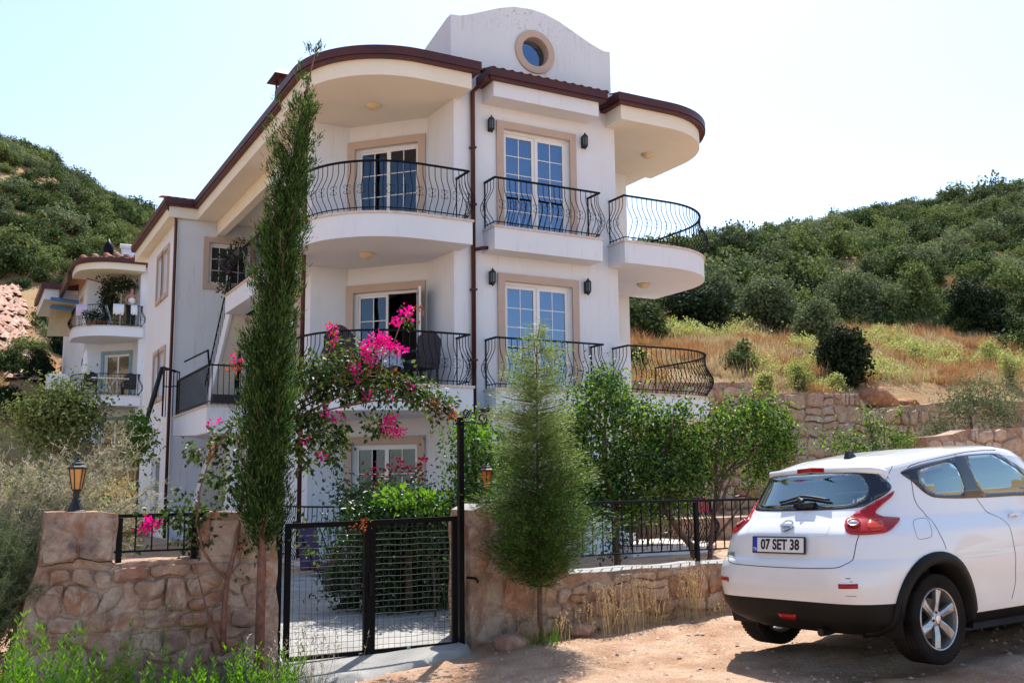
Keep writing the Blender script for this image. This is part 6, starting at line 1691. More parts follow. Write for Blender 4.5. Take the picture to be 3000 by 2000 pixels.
gt('leafy fruit tree directly right of the conifer reaching the middle balcony', [(1420, 1300), (1415, 1200), (1400, 1120)],
   [(1345, 960, .42, .38, 1300, .3), (1390, 900, .30, .26, 800, 0), (1440, 960, .42, .34, 1300, 0), (1370, 1050, .50, .34, 1500, .2), (1450, 1060, .42, .35, 1300, 0), (1330, 1120, .4, .28, 900, .4), (1420, 1130, .45, .24, 1000, 0), (1380, 880, .10, .14, 90, 0), (1480, 935, .14, .16, 160, 0), (1310, 1010, .34, .34, 900, .4), (1310, 1160, .4, .2, 700, .4), (1370, 1160, .4, .2, 700, .2), (1460, 1170, .36, .18, 500, .1)], 10.9, 'fruit', .062, 101, tr=.05)
gt('broad fruit tree in front of the right round balcony with two bare twigs on top', [(1612, 1300), (1590, 1255), (1560, 1220), (1535, 1180), (1520, 1130)],
   [(1535, 1010, .36, .28, 1100, .2), (1590, 1020, .30, .28, 900, 0), (1520, 1080, .42, .30, 1200, 0), (1585, 1095, .36, .30, 1100, 0), (1545, 960, .2, .16, 300, 0), (1510, 1000, .2, .25, 500, .2), (1560, 925, .05, .12, 60, 0), (1552, 945, .06, .1, 60, 0), (1590, 935, .06, .1, 70, 0), (1555, 1150, .36, .14, 420, 0), (1490, 1150, .36, .18, 600, .1), (1600, 1060, .3, .3, 600, .1)], 10.6, 'fruit', .060, 102, tr=.055)
gt('spreading fruit tree with dark curved trunk in front of the tall tan retaining wall', [(1625, 1300), (1632, 1250), (1640, 1180), (1645, 1120)],
   [(1650, 980, .22, .22, 420, 0), (1640, 950, .12, .14, 160, 0), (1720, 960, .40, .26, 1200, 0), (1780, 985, .32, .30, 1000, 0), (1700, 1030, .34, .24, 800, 0), (1770, 1050, .34, .26, 900, 0), (1740, 930, .2, .14, 260, 0), (1800, 1020, .2, .24, 500, 0), (1730, 1090, .26, .10, 320, 0), (1650, 1040, .14, .16, 200, 0)], 10.4, 'fruit', .058, 103, tr=.04,
   limbs_px=[[(1632, 1250), (1680, 1190), (1715, 1140), (1740, 1080), (1770, 1040)], [(1645, 1120), (1690, 1075), (1720, 1060)]])
gt('small fruit tree with upright shoots behind the rear window of the car', [(2000, 1160), (2003, 1100), (2005, 1050)],
   [(1940, 1015, .26, .14, 330, 0), (1900, 1010, .20, .06, 120, 0), (1990, 1030, .26, .16, 400, 0), (2010, 980, .14, .20, 260, 0), (2060, 1010, .20, .16, 330, 0), (2090, 1020, .24, .10, 240, 0), (2060, 950, .06, .16, 110, 0), (2000, 950, .08, .1, 100, 0), (1960, 1050, .2, .1, 200, 0)], 12.2, 'fruit', .055, 104, tr=.04)
gt('bright green leafy shrub just right of the iron arch post', [(1130, 1230), (1128, 1150), (1125, 1100)],
   [(1075, 1010, .18, .20, 420, 0), (1120, 1000, .22, .2, 480, .2), (1090, 1070, .28, .28, 800, 0), (1150, 1080, .30, .3, 800, .2), (1110, 1130, .34, .22, 800, 0), (1060, 1110, .12, .12, 150, 0), (1060, 1150, .2, .12, 200, 0)], 10.6, 'fruit', .060, 105, name='leafy_shrub', cat='shrub', extra_px=[('sunlit_leaves', [(1075, 990, .12, .06, 60), (1100, 1010, .16, .08, 80)], 'bright', .06, .6)])  # brighter leaf colour on top stands for sunlight
gt('dark rounded citrus shrub with light green top behind the gate', [(940, 1330), (938, 1280), (935, 1230)],
   [(905, 1180, .42, .24, 1500, .1), (960, 1190, .34, .24, 1200, 0), (860, 1240, .50, .34, 2000, .2), (960, 1260, .50, .40, 2200, .2), (1020, 1240, .36, .40, 1400, .3), (890, 1330, .50, .34, 2000, .3), (990, 1340, .45, .34, 1800, .4), (1020, 1170, .18, .14, 300, .2), (930, 1400, .55, .22, 1500, .2), (1030, 1400, .36, .22, 900, .4), (800, 1330, .26, .22, 500, .5)], 10.7, 'citrus', .066, 106, name='citrus_shrub', cat='shrub', tr=.05,
   extra_px=[('sunlit_leaves', [(920, 1145, .22, .07, 120), (960, 1150, .2, .07, 120), (940, 1170, .3, .06, 90), (1000, 1160, .14, .06, 60)], 'bright', .075, .62)])  # sunlight on the crown top painted with a brighter leaf material
gt('rose bush with dark red flowers in front of the ground floor window', [(800, 1230), (802, 1180), (808, 1140)],
   [(795, 1140, .22, .14, 260, 0), (780, 1115, .08, .12, 70, 0), (840, 1150, .26, .12, 300, .2), (880, 1120, .22, .12, 200, .3), (960, 1115, .14, .08, 110, .2), (820, 1180, .3, .16, 400, 0)], 11.6, 'citrus', .055, 107, name='rose_bush', cat='shrub', tr=.02,
   extra_px=[('flowers', [(905, 1065, .03, .02, 5), (925, 1078, .03, .02, 6), (970, 1062, .02, .02, 5), (958, 1098, .03, .02, 7), (885, 1085, .02, .02, 3), (858, 1098, .02, .02, 3)], 'redfl', .042, .9)])
gt('slender sapling inside the gate by the orange wall', [(1000, 1370), (998, 1330), (995, 1290)], [(990, 1265, .16, .08, 90, 0), (1020, 1270, .12, .10, 80, 0), (960, 1250, .10, .06, 40, 0), (1040, 1330, .10, .2, 150, -.4)], 10.2, 'citrus', .05, 108, name='sapling', cat='shrub', tr=.012)
gt('small bush behind the left railing bars of the right wall', [(1420, 1320), (1418, 1270), (1415, 1240)], [(1415, 1230, .14, .16, 130, 0), (1440, 1210, .16, .10, 110, 0), (1400, 1270, .08, .12, 60, 0)], 10.0, 'citrus', .055, 109, name='leafy_shrub', cat='shrub', tr=.02)
gt('grey green spiky bush on the terrace right of the tan wall', [(2230, 1000), (2230, 960), (2235, 930)], [(2200, 930, .5, .34, 700, 0), (2260, 910, .6, .42, 900, 0), (2150, 985, .36, .22, 420, 0), (2300, 960, .5, .3, 700, 0), (2320, 900, .3, .4, 300, .4), (2220, 880, .3, .24, 160, 0)], 15.5, 'maquis_grey', .10, 110, name='spiky_bush', cat='bush', tr=.04, spread=.16, aspect=.3)
gt('dark green bush in front of the distant house balcony', [(135, 1050), (135, 1000), (138, 960)], [(110, 945, .6, .35, 1300, 0), (170, 940, .55, .4, 1300, 0), (145, 915, .5, .28, 800, 0), (200, 960, .3, .35, 600, 0), (80, 975, .5, .4, 900, 0), (140, 1000, .8, .4, 1200, 0)], 24, 'maquis', .10, 111, name='round_bush', cat='bush', tr=.09, spread=.22)
gt('bright yellow green shrub at the foot of the white wing wall', [(318, 1060), (318, 1030), (318, 1000)], [(315, 985, .3, .4, 500, 0), (322, 1020, .3, .4, 500, 0)], 24.5, 'bright', .11, 112, name='leafy_shrub', cat='shrub', tr=.04)
# dry pale bush left
def twig_bush(name, label, base, targets, seed, mat='drybush', n=60, bl=.045, bw=.004):
    r = np.random.default_rng(seed); t = thing(name, label, 'bush', base); m = MB(); B = []; D = []
    for k in range(n):
        tg = np.array(targets[r.integers(len(targets))]) + r.normal(size=3) * np.array([.13, .15, .10]); b = np.array(base) + r.normal(size=3) * np.array([.10, .08, .02])
        mid = (b + tg) / 2 + r.normal(size=3) * .08 + np.array([0, 0, .12]); P_ = [b + (mid - b) * f * 2 if f < .5 else mid + (tg - mid) * (f - .5) * 2 for f in np.linspace(0, 1, 9)]
        m.tube(P_, [.006 * (1 - .75 * i / 8) + .001 for i in range(9)], 4, False)
        for s in range(26):
            f = r.uniform(.3, 1); i = min(int(f * 8), 7); p = P_[i] + (P_[i + 1] - P_[i]) * (f * 8 - i); d = unit(P_[i + 1] - P_[i] + r.normal(size=3) * .1) ; e = unit(d + r.normal(size=3) * .75) * r.uniform(.05, .22)
            q = 9; ff = r.random(q); B.append(p + e * ff[:, None]); D.append(unit(e) + r.normal(size=(q, 3)) * .8); m.tube([p, p + e], [.0018, .0009], 3, False)
    B = np.concatenate(B); D = np.concatenate(D); m.build('twigs', M[mat], t)
    V, F = blade_geo(B, D, bl * (.4 + .8 * r.random(len(B))), bw * np.ones(len(B)), r); fast('small_leaves', V, F, M[mat], t)
    return t
b0 = np.array([-.05, 9.3, -.1])
tg = [atY(x, y, 9.3) for x, y in ((20, 1110), (60, 1070), (110, 1070), (160, 1080), (210, 1080), (260, 1080), (300, 1120), (350, 1100), (380, 1140), (330, 1150), (280, 1160), (230, 1120), (180, 1110), (120, 1100), (60, 1120), (10, 1160), (40, 1210), (90, 1180), (20, 1270), (140, 1150), (300, 1000), (215, 1060), (10, 1090), (-40, 1130), (-60, 1090))]
twig_bush('dry_bush', 'pale dry twiggy bush spreading behind the left pillar lantern', tuple(b0), tg, 5, n=150)
gt('dark thicket behind the pale dry bush at the left edge', [(60, 1420), (60, 1350), (60, 1300)], [(30, 1180, .45, .40, 900, 0), (110, 1180, .45, .35, 800, 0), (60, 1290, .4, .35, 800, 0), (190, 1190, .4, .3, 600, .2), (10, 1380, .35, .4, 600, 0), (270, 1190, .3, .2, 300, .2), (70, 1420, .3, .3, 500, 0)], 10.3, 'maquis', .06, 115, name='thicket', cat='bush', tr=.03)
tg = [atY(x, y, 8.7) for x, y in ((15, 1240), (40, 1290), (10, 1330), (50, 1370), (20, 1180), (60, 1240))]
twig_bush('dry_bush', 'darker dry bush at the left picture edge beside the pillar', (.0, 8.8, -.1), tg, 9, mat='maquis_grey', n=70)

# ---- weeds in the left foreground
def weed(label, x, y, H_, seed, mat='weed', group='green weeds at the foot of the left wall', n=7, spread=.10, leaf=.05):
    r = np.random.default_rng(seed); z = float(gz(x, y)) - .03; t = thing('weed_plant', label, 'plant', (x, y, z), group=group); m = MB(); B = []; D = []; S_ = []
    for k in range(n):
        top = np.array([x + r.normal() * spread, y + r.normal() * spread, z + H_ * r.uniform(.6, 1.05)]); b = np.array([x + r.normal() * .03, y + r.normal() * .03, z])
        m.tube([b, (b + top) / 2 + r.normal(size=3) * .015, top], [.0045, .0035, .002], 4, False)
        q = int(34 * H_ / .5); f = r.uniform(.22, 1, q) ** .8; a = r.uniform(0, 6.28, q)
        B.append(b + (top - b) * f[:, None]); D.append(np.stack([np.cos(a), np.sin(a), .5 + .9 * f], 1)); S_.append(leaf * (1.15 - .45 * f))
    B = np.concatenate(B); D = np.concatenate(D); S_ = np.concatenate(S_)
    m.build('stem', M[mat], t); V, F = leaf_geo(B, S_ * (.7 + .6 * r.random(len(B))), r, .26, D, .1, .08); fast('leaves', V, F, M[mat], t)
wp = [(15, 1400, 6.3), (60, 1430, 6.2), (115, 1460, 6.2), (160, 1475, 6.3), (20, 1480, 5.9), (80, 1500, 5.9), (140, 1530, 5.8), (345, 1500, 6.5), (200, 1540, 6.0), (500, 1490, 6.8), (550, 1480, 6.9), (590, 1500, 6.8), (630, 1520, 6.8), (470, 1530, 6.6), (660, 1490, 7.0), (250, 1490, 6.5), (40, 1540, 5.7), (180, 1430, 6.6), (0, 1440, 6.1), (400, 1520, 6.6)]
def weed_geo(x, y, H_, seed, n, spread, leaf=.05):
    r = np.random.default_rng(seed); z = float(gz(x, y)) - .03; g = []
    for k in range(n):
        top = np.array([x + r.normal() * spread, y + r.normal() * spread, z + H_ * r.uniform(.55, 1.05)]); b = np.array([x + r.normal() * .03, y + r.normal() * .03, z])
        g.append(blade_geo(b[None], (top - b)[None], np.array([np.linalg.norm(top - b)]), np.array([.006]), r))
        q = int(34 * H_ / .5); f = r.uniform(.22, 1, q) ** .8; a = r.uniform(0, 6.28, q)
        g.append(leaf_geo(b + (top - b) * f[:, None], leaf * (1.15 - .45 * f) * (.7 + .6 * r.random(q)), r, .26, np.stack([np.cos(a), np.sin(a), .5 + .9 * f], 1), .1, .08))
    return join(g)
q = atY(285, 1440, 6.6); hh = q[2] - float(gz(q[0], 6.6)) + .05
t = thing('weed_plant', 'tall bright green weed standing alone below the dip of the left wall', 'weed', (q[0], 6.6, float(gz(q[0], 6.6)) - .03)); V, F = weed_geo(q[0], 6.6, hh, 311, 5, .035); fast('leafy_stems', V, F, M['weed'], t)
for lab, sel in (('lush green weeds filling the bottom left corner', lambda x: x < 190), ('green weeds scattered below the left pillar and railing', lambda x: 190 <= x < 440), ('green weeds round the foot of the cypress trunk', lambda x: x >= 440)):
    g = []
    for i, (x, y, Y) in enumerate(wp):
        if sel(x): q = atY(x, y, Y); g.append(weed_geo(q[0], Y, max(.2, q[2] - float(gz(q[0], Y)) + .05), 320 + i, 10, .12))
    V, F = join(g); tag(fast('weeds', V, F, M['weed']), lab, 'weeds', kind='stuff')
# dark undergrowth, dead stalks
r_ = np.random.default_rng(77)
n = 5200; x = r_.uniform(-1.2, 2.5, n); y = 8.5 - np.abs(r_.normal(size=n)) * .9; z = gz(x, y) - .03; B = np.stack([x, y, z], 1)
V, F = blade_geo(B, np.stack([r_.normal(size=n) * .4, r_.normal(size=n) * .4, np.ones(n)], 1), r_.uniform(.05, .30, n), .006 * np.ones(n), r_, .15)
tag(fast('undergrowth', V, F, M['maquis_grey']), 'dark dry undergrowth along the foot of the left wall', 'undergrowth', kind='stuff')
def stalk_geo(pts, seed, hr, lean=.12, w=.004, heads=True, n=60, sp=.10):
    r = np.random.default_rng(seed); x0, y0 = pts; z = float(gz(x0, y0)) - .03
    B = np.stack([x0 + r.normal(size=n) * sp, y0 + r.normal(size=n) * sp * .5, np.full(n, z)], 1); D = np.stack([r.normal(size=n) * lean, r.normal(size=n) * lean, np.ones(n)], 1); L = r.uniform(*hr, n)
    g = [blade_geo(B, D, L, w * np.ones(n), r, .03)]
    if heads:
        k = 5; idx = np.repeat(np.arange(n), k); f = r.uniform(.72, 1.0, n * k); P_ = B[idx] + unit(D)[idx] * (L[idx] * f)[:, None]
        g.append(blade_geo(P_, D[idx] + r.normal(size=(n * k, 3)) * .5, .035 * np.ones(n * k), .006 * np.ones(n * k), r, .1))
    return join(g)
gr = [(1310, 1440, 8.42, .30), (1345, 1450, 8.40, .4), (1400, 1470, 8.3, .50), (1415, 1440, 8.42, .60), (1450, 1465, 8.3, .50), (1475, 1440, 8.42, .66), (1500, 1430, 8.42, .5), (1530, 1420, 8.42, .30), (1575, 1415, 8.42, .60), (1590, 1410, 8.42, .74), (1605, 1415, 8.40, .68), (1365, 1450, 8.42, .5), (1650, 1400, 8.42, .2), (1290, 1480, 8.3, .3), (1230, 1490, 8.25, .40)]
g = []
for i, (xx, yy, Y, hh) in enumerate(gr): q = atY(xx, yy, Y); g.append(stalk_geo((q[0], Y), 500 + i, (hh * .3, hh), .13, n=22 if i not in (3, 5, 9, 10) else 36, sp=.07))
V, F = join(g); tag(fast('dry_grass', V, F, M['straw']), 'tall dry straw grass along the foot of the right street wall', 'grass', kind='stuff')
q = atY(1250, 1480, 8.2); V, F = stalk_geo((q[0], 8.15), 530, (.08, .26), .3, .008, False, 60, .12); tag(fast('grass', V, F, M['weed']), 'tuft of fresh green grass at the conifer trunk', 'grass', kind='stuff')
V, F = join([stalk_geo((atY(xx, 1500, Y)[0], Y), 540 + i, (.25, .62), .14, .003, True, 26, .14) for i, (xx, Y) in enumerate(((700, 7.4), (640, 7.2), (720, 7.8)))]); tag(fast('dry_grass', V, F, M['drybush']), 'wispy pale dry stalks in front of the gate', 'grass', kind='stuff')
V, F = join([stalk_geo((atY(xx, 1500, Y)[0], Y), 550 + i, (.25, .75), .10, .003, True, 14, .14) for i, (xx, Y) in enumerate(((300, 8.2), (340, 8.3), (420, 8.3)))]); tag(fast('grass', V, F, M['weed']), 'thin green stalks standing against the left wall', 'grass', kind='stuff')

# ---- instanced ground cover and hill woods (stuff)
def gn_scatter(name, pts, scales, sources, label, cat, kinds=None):
    me = bpy.data.meshes.new(name); me.vertices.add(len(pts)); me.vertices.foreach_set('co', np.asarray(pts, np.float32).ravel())
    a = me.attributes.new('sc', 'FLOAT_VECTOR', 'POINT'); a.data.foreach_set('vector', np.asarray(scales, np.float32).ravel())
    b = me.attributes.new('ry', 'FLOAT', 'POINT'); b.data.foreach_set('value', rng.uniform(0, 6.28, len(pts)).astype(np.float32))
    c = me.attributes.new('ki', 'INT', 'POINT'); c.data.foreach_set('value', (rng.integers(0, len(sources), len(pts)) if kinds is None else np.array(kinds)).astype(np.int32))
    o = bpy.data.objects.new(name, me); COL.objects.link(o); ng = bpy.data.node_groups.new(name, 'GeometryNodeTree')
    ng.interface.new_socket('Geometry', in_out='INPUT', socket_type='NodeSocketGeometry'); ng.interface.new_socket('Geometry', in_out='OUTPUT', socket_type='NodeSocketGeometry')
    gi = ng.nodes.new('NodeGroupInput'); go = ng.nodes.new('NodeGroupOutput'); jn = ng.nodes.new('GeometryNodeJoinGeometry')
    def attr(nm, ty):
        q = ng.nodes.new('GeometryNodeInputNamedAttribute'); q.data_type = ty; q.inputs[0].default_value = nm; return q.outputs[0]
    asc, ary, aki = attr('sc', 'FLOAT_VECTOR'), attr('ry', 'FLOAT'), attr('ki', 'INT')
    cx = ng.nodes.new('ShaderNodeCombineXYZ'); ng.links.new(ary, cx.inputs[2])
    for k, s in enumerate(sources):
        oi = ng.nodes.new('GeometryNodeObjectInfo'); oi.inputs['Object'].default_value = s; oi.inputs['As Instance'].default_value = True
        cmp = ng.nodes.new('FunctionNodeCompare'); cmp.data_type = 'INT'; cmp.operation = 'EQUAL'
        ii = [i for i in cmp.inputs if i.type == 'INT']; ng.links.new(aki, ii[0]); ii[1].default_value = k
        ip = ng.nodes.new('GeometryNodeInstanceOnPoints'); ng.links.new(gi.outputs[0], ip.inputs['Points']); ng.links.new(cmp.outputs[0], ip.inputs['Selection'])
        ng.links.new(oi.outputs['Geometry'], ip.inputs['Instance']); ng.links.new(asc, ip.inputs['Scale']); ng.links.new(cx.outputs[0], ip.inputs['Rotation']); ng.links.new(ip.outputs[0], jn.inputs[0])
    ng.links.new(jn.outputs[0], go.inputs[0]); md = o.modifiers.new('scatter', 'NODES'); md.node_group = ng
    return tag(o, label, cat, kind='stuff')
def source(name, V, F, mat):
    me = fast(name, V, F, mat, link=False); return bpy.data.objects.new(name, me)
def shrub_geo(seed, n=1500, leaf=.13):
    """rounded evergreen of unit radius made of several heads"""
    r = np.random.default_rng(seed); bl = []
    for k in range(9):
        a = r.uniform(0, 6.28); d = r.uniform(.1, .68); bl.append(((d * math.cos(a), d * math.sin(a), r.uniform(.25, .75) * (1.1 - .5 * d)), (r.uniform(.28, .48),) * 2 + (r.uniform(.25, .42),), n / 9))
    C, D = clumps(bl, r, 10, .075, .55); keep = C[:, 2] > -.1; C, D = C[keep], D[keep]
    return leaf_geo(C, leaf * (.6 + .7 * r.random(len(C))), r, .8, None, 0, .1, D, 1.0)
SH = []
for k in range(5):
    V, F = shrub_geo(900 + k, 2300, .105); SH.append(source('hill_shrub_kind', V, F, M['maquis'] if k < 4 else M['maquis_grey']))
r_ = np.random.default_rng(31); pts = []; sc = []
cells = {}
def ok(x, y, d):
    i, j = int(x // 3), int(y // 3)
    for a in (-1, 0, 1):
        for b in (-1, 0, 1):
            for (u_, v_) in cells.get((i + a, j + b), ()):
                if (u_ - x) ** 2 + (v_ - y) ** 2 < d * d: return False
    cells.setdefault((i, j), []).append((x, y)); return True
for k in range(42000):
    a = R(r_.uniform(-22, 76)); rr = math.sqrt(r_.uniform(44 ** 2, 205 ** 2)); d = math.degrees(a)
    if 15 < d < 27: continue
    if d < 15 and rr < 62: continue
    if d < 4.2 and rr < 80 - d * 1: continue    # rubble patch stays open
    if d > 27 and rr < 50 + 3 * N3(d * .2, 3, 1) and not (d < 43): continue
    x, y = rr * math.sin(a), rr * math.cos(a); s = r_.uniform(1.0, 2.1) * (1 + .25 * N3(x * .05, y * .05, 7)) * (1.45 if r_.random() < .12 else 1)
    if not ok(x, y, s * 1.0): continue
    z = float(hill_at(np.array(x), np.array(y))); pts.append((x, y, z - .25)); sc.append((s, s, s * r_.uniform(.8, 1.25)))
gn_scatter('hill_woods', pts, sc, SH, 'evergreen maquis shrubs covering the hills behind the houses', 'woods')
print('hill shrubs', len(pts))
# nearer shrubs one by one, each standing where its foot meets the slope
def ground_hit(x, y):
    d = ray(x, y)
    for k in range(1200):
        p = CAM_O + d * (22 + k * .1)
        if math.degrees(math.atan2(p[0], p[1])) > 30 and p[1] < 21.5: continue
        if p[2] < float(hill_at(np.array(p[0]), np.array(p[1]))): return p
    return p
def near_shrub(label, x, ytop, ybase, hw, seed, mat='maquis', n=6000, leaf=.15, name='evergreen_shrub', group=None):
    r = np.random.default_rng(seed); g = ground_hit(x, ybase); dep = (g - CAM_O) @ CF; m_px = dep / (FPX / 1.27551); H_ = (ybase - ytop) * m_px; rx = hw * m_px; zb = g[2] - .1
    t = thing(name, label, 'shrub', (g[0], g[1], zb), group=group); bl = []
    for k in range(13):
        f = r.uniform(.05, .82); w = rx * (1 - .45 * abs(f - .4) * 1.6); a = r.uniform(0, 6.28); q = r.uniform(.1, .62)
        bl.append((np.array([g[0] + math.cos(a) * w * q, g[1] + .3 * rx + math.sin(a) * w * q, zb + H_ * f]), (w * r.uniform(.36, .55), w * r.uniform(.36, .55), H_ * r.uniform(.16, .27)), n / 13))
    m = MB()
    for b in bl[:6]: m.tube([np.array([g[0], g[1] + .3 * rx, zb - .1]), (np.array([g[0], g[1] + .3 * rx, zb]) + b[0]) / 2 + r.normal(size=3) * .08, b[0]], [.05 + .02 * H_, .04, .015], 5)
    m.build('trunk', M['bark'], t)
    C, D = clumps(bl, r, 12, leaf * .8, .45); C[:, 2] = np.maximum(C[:, 2], zb); V, F = leaf_geo(C, leaf * (.6 + .7 * r.random(len(C))), r, .7, None, 0, .1, D, 1.0); fast('crown', V, F, M[mat], t)
ns = [('large dark round evergreen shrub standing alone on the dry slope above the tan wall', 1970, 725, 888, 92, 'maquis_dark', 11000, .12), ('grey green evergreen leaning over the lone dark shrub from upper left', 1885, 680, 800, 78, 'maquis_grey', 8000, .13),
      ('small dark evergreen on the dry slope beside the lower right balcony railing', 1706, 775, 852, 44, 'maquis', 3000, .12), ('dark evergreen mass just right of the house at the slope top', 1620, 632, 768, 105, 'maquis_dark', 10000, .16),
      ('grey green evergreen left of the broad central one', 1780, 635, 765, 92, 'maquis_grey', 9000, .15), ('broad grey green evergreen right of centre at the slope top', 2000, 600, 750, 130, 'maquis_grey', 11000, .16), ('tall bright green evergreen at the right above the slope', 2130, 585, 755, 58, 'maquis', 7000, .15),
      ('dark round evergreen at the right picture edge', 2275, 620, 772, 84, 'maquis_dark', 9000, .15), ('evergreen behind the first floor right balcony', 1490, 680, 778, 62, 'maquis', 6000, .15), ('evergreen beyond the right picture edge', 2420, 640, 780, 80, 'maquis', 5000, .15),
      ('low shrub seen through the lower right balcony', 1465, 792, 852, 26, 'maquis', 1500, .12), ('dark evergreen by the rubble slope', 95, 800, 880, 46, 'maquis_dark', 4500, .15), ('bright shrub left of the distant house', 60, 775, 812, 60, 'maquis', 4000, .16), ('evergreen beside the upper balcony of the distant house', 130, 700, 760, 62, 'maquis', 6000, .18),
      ('shrub under the rubble slope at the left edge', 22, 795, 862, 52, 'maquis', 4000, .15), ('dark shrub low at the left picture edge', 20, 880, 955, 60, 'maquis_dark', 4500, .13), ('shrub behind the lower balcony of the distant house', 150, 765, 815, 45, 'maquis_dark', 2500, .15)]
for i, (lab, x, yt, yb, hw, mt, n, lf) in enumerate(ns): near_shrub(lab, x, yt, yb, hw, 700 + i, mt, n, lf)
# dry slope
def clump_geo(seed, n, h, lean, w, head=False):
    r = np.random.default_rng(seed); B = np.stack([r.normal(size=n) * .16, r.normal(size=n) * .16, np.zeros(n)], 1); D = np.stack([r.normal(size=n) * lean, r.normal(size=n) * lean, np.ones(n)], 1); L = r.uniform(h * .4, h, n)
    g = [blade_geo(B, D, L, w * np.ones(n), r, .1)]
    if head:
        k = 10; idx = np.repeat(np.arange(n), k); P_ = B[idx] + unit(D)[idx] * L[idx][:, None] + r.normal(size=(n * k, 3)) * .05; g.append(leaf_geo(P_, .05 * np.ones(n * k), r, .9))
    return join(g)
SG = [source('straw_tuft_kind', *clump_geo(1, 60, .5, .35, .018), M['straw']), source('rust_tuft_kind', *clump_geo(2, 50, .6, .35, .018), M['rust_grass']), source('rust_tuft_kind', *clump_geo(3, 60, .45, .4, .02), M['rust_grass']), source('straw_tuft_kind', *clump_geo(6, 60, .35, .3, .016), M['straw']), source('umbel_tuft_kind', *clump_geo(4, 9, .62, .3, .014, True), M['fennel'])]
pts = []; sc = []; kd = []
for k in range(17000):
    a = R(r_.uniform(26, 72)); d = math.degrees(a); rr = r_.uniform(0, 1) ** .75 * 32 + 21.6 / math.cos(min(a, R(62))); x, y = rr * math.sin(a), rr * math.cos(a)
    if N3(x * .35, y * .35, 2) < -.22: continue
    if y < 23.2 and x > 23.6: continue   # bare white path on top of the wall
    z = float(hill_at(np.array(x), np.array(y))); s_ = r_.uniform(.55, 1.35); f1 = N3(x * .28, y * .28, 12) + .25 * N3(x * 1.3, y * 1.3, 3); f2 = N3(x * .22, y * .22, 31) + .2 * N3(x * 1.1, y * 1.1, 8)
    kk = (4 if (f1 > .16 and r_.random() < .55) else (int(r_.integers(1, 3)) if f2 > -.05 else (0 if r_.random() < .5 else 3)))
    pts.append((x, y, z - .02)); sc.append((s_, s_, s_)); kd.append(kk)
gn_scatter('dry_grass', pts, sc, SG, 'dry yellow and rust grass covering the slope above the retaining wall', 'grass', kd)
pts = []; sc = []
for k in range(2600):
    a = R(r_.uniform(-20, 12)); rr = r_.uniform(30, 62); x, y = rr * math.sin(a), rr * math.cos(a)
    if 1.5 < x < 14 and y > 44: continue
    z = float(hill_at(np.array(x), np.array(y))); s = r_.uniform(.9, 1.9); pts.append((x, y, z - .02)); sc.append((s, s, s))
gn_scatter('dry_grass', pts, sc, SG, 'dry rust and straw grass on the ground left of the distant house', 'grass')
for i, (x, yt, yb, hw, lab) in enumerate(((1850, 812, 906, 46, 'large yellow green flowering bush just behind the tan wall top'), (1930, 852, 906, 34, 'low yellow green plant left of the rust orange boulder'), (2110, 775, 832, 34, 'yellow green plant on the slope right of the dark shrub'), (2290, 765, 845, 46, 'big yellow green bush near the right picture edge'), (1762, 850, 906, 30, 'yellow green plant on the slope by the wall corner'), (2335, 795, 888, 40, 'yellow green plant at the right picture edge'))):
    near_shrub(lab, x, yt, yb, hw, 760 + i, 'fennel', 2600, .06, 'flowering_bush')
for i, (x, y, lab) in enumerate(((2060, 785, 'rusty orange shrub on the upper slope right of the lone dark evergreen'), (2290, 780, 'rusty orange shrub on the upper slope at the right edge'), (2130, 770, 'small rusty shrub below the tall bright evergreen'), (1700, 788, 'rusty shrub above the lower right balcony'))):
    near_shrub(lab, x, y - 22, y, 14, 780 + i, 'russet', 300, .10, 'dry_shrub')
near_shrub('coral red flowering shrub seen through the lower right balcony railing', 1470, 800, 850, 16, 790, 'russet', 300, .09, 'flowering_shrub')

# ------------------------------------------------------------------ things on balconies and in the yard
def chair(label, x, y, z, rz, mat='wicker', arch=False, group=None):
    t = thing('wicker_chair', label, 'chair', (x, y, z), rz, group)
    def L_(m, nm, mt, **k):
        o = bpy.data.objects.new(nm, m.mesh(nm, M[mt], **k)); COL.objects.link(o); o.parent = t
    m = MB(); m.box(-.27, -.25, .36, .27, .25, .44); L_(m, 'seat', mat)
    m = MB(); pts = [(-.27 + .54 * k / 10, .25 + .03 * math.sin(math.pi * k / 10), .88 + (.14 if not arch else .2) * math.sin(math.pi * k / 10)) for k in range(11)]
    vs = [(x_, y_, z_) for x_, y_, z_ in pts] + [(x_, y_ + .05, z_) for x_, y_, z_ in pts] + [(x_, .22, .44) for x_, _, _ in pts] + [(x_, .27, .44) for x_, _, _ in pts]
    m.add(vs, [(k, k + 1, 12 + k, 11 + k) for k in range(10)] + [(k, 22 + k, 23 + k, k + 1) for k in range(10)] + [(11 + k, 12 + k, 34 + k, 33 + k) for k in range(10)] + [(0, 11, 33, 22), (10, 32, 43, 21)]); L_(m, 'backrest', mat)
    for s in (-1, 1):
        m = MB(); m.tube([(s * .29, -.25, .0), (s * .29, -.24, .62), (s * .29, .1, .65), (s * .28, .26, .62)], .028, 7); L_(m, 'armrest', mat)
        for y_ in (-.22, .22): m = MB(); m.tube([(s * .25, y_, .37), (s * .26, y_ * 1.05, 0)], .022, 6); L_(m, 'leg', mat)
    return t
zz = L1 + .012
c = chair('dark wicker armchair with a teal cushion on the first floor left balcony', 7.05, 16.35, zz, R(200))
m = MB(); m.box(-.22, -.2, .443, .22, .2, .50); o = bpy.data.objects.new('cushion', m.mesh('cushion', M['teal'])); COL.objects.link(o); o.parent = c
chair('dark wicker armchair with arched back near the left downpipe of the first floor balcony', 5.75, 16.75, zz, R(150), arch=True)
chair('dark wicker chair pushed behind the table on the first floor left balcony', 6.65, 17.15, zz, R(0))
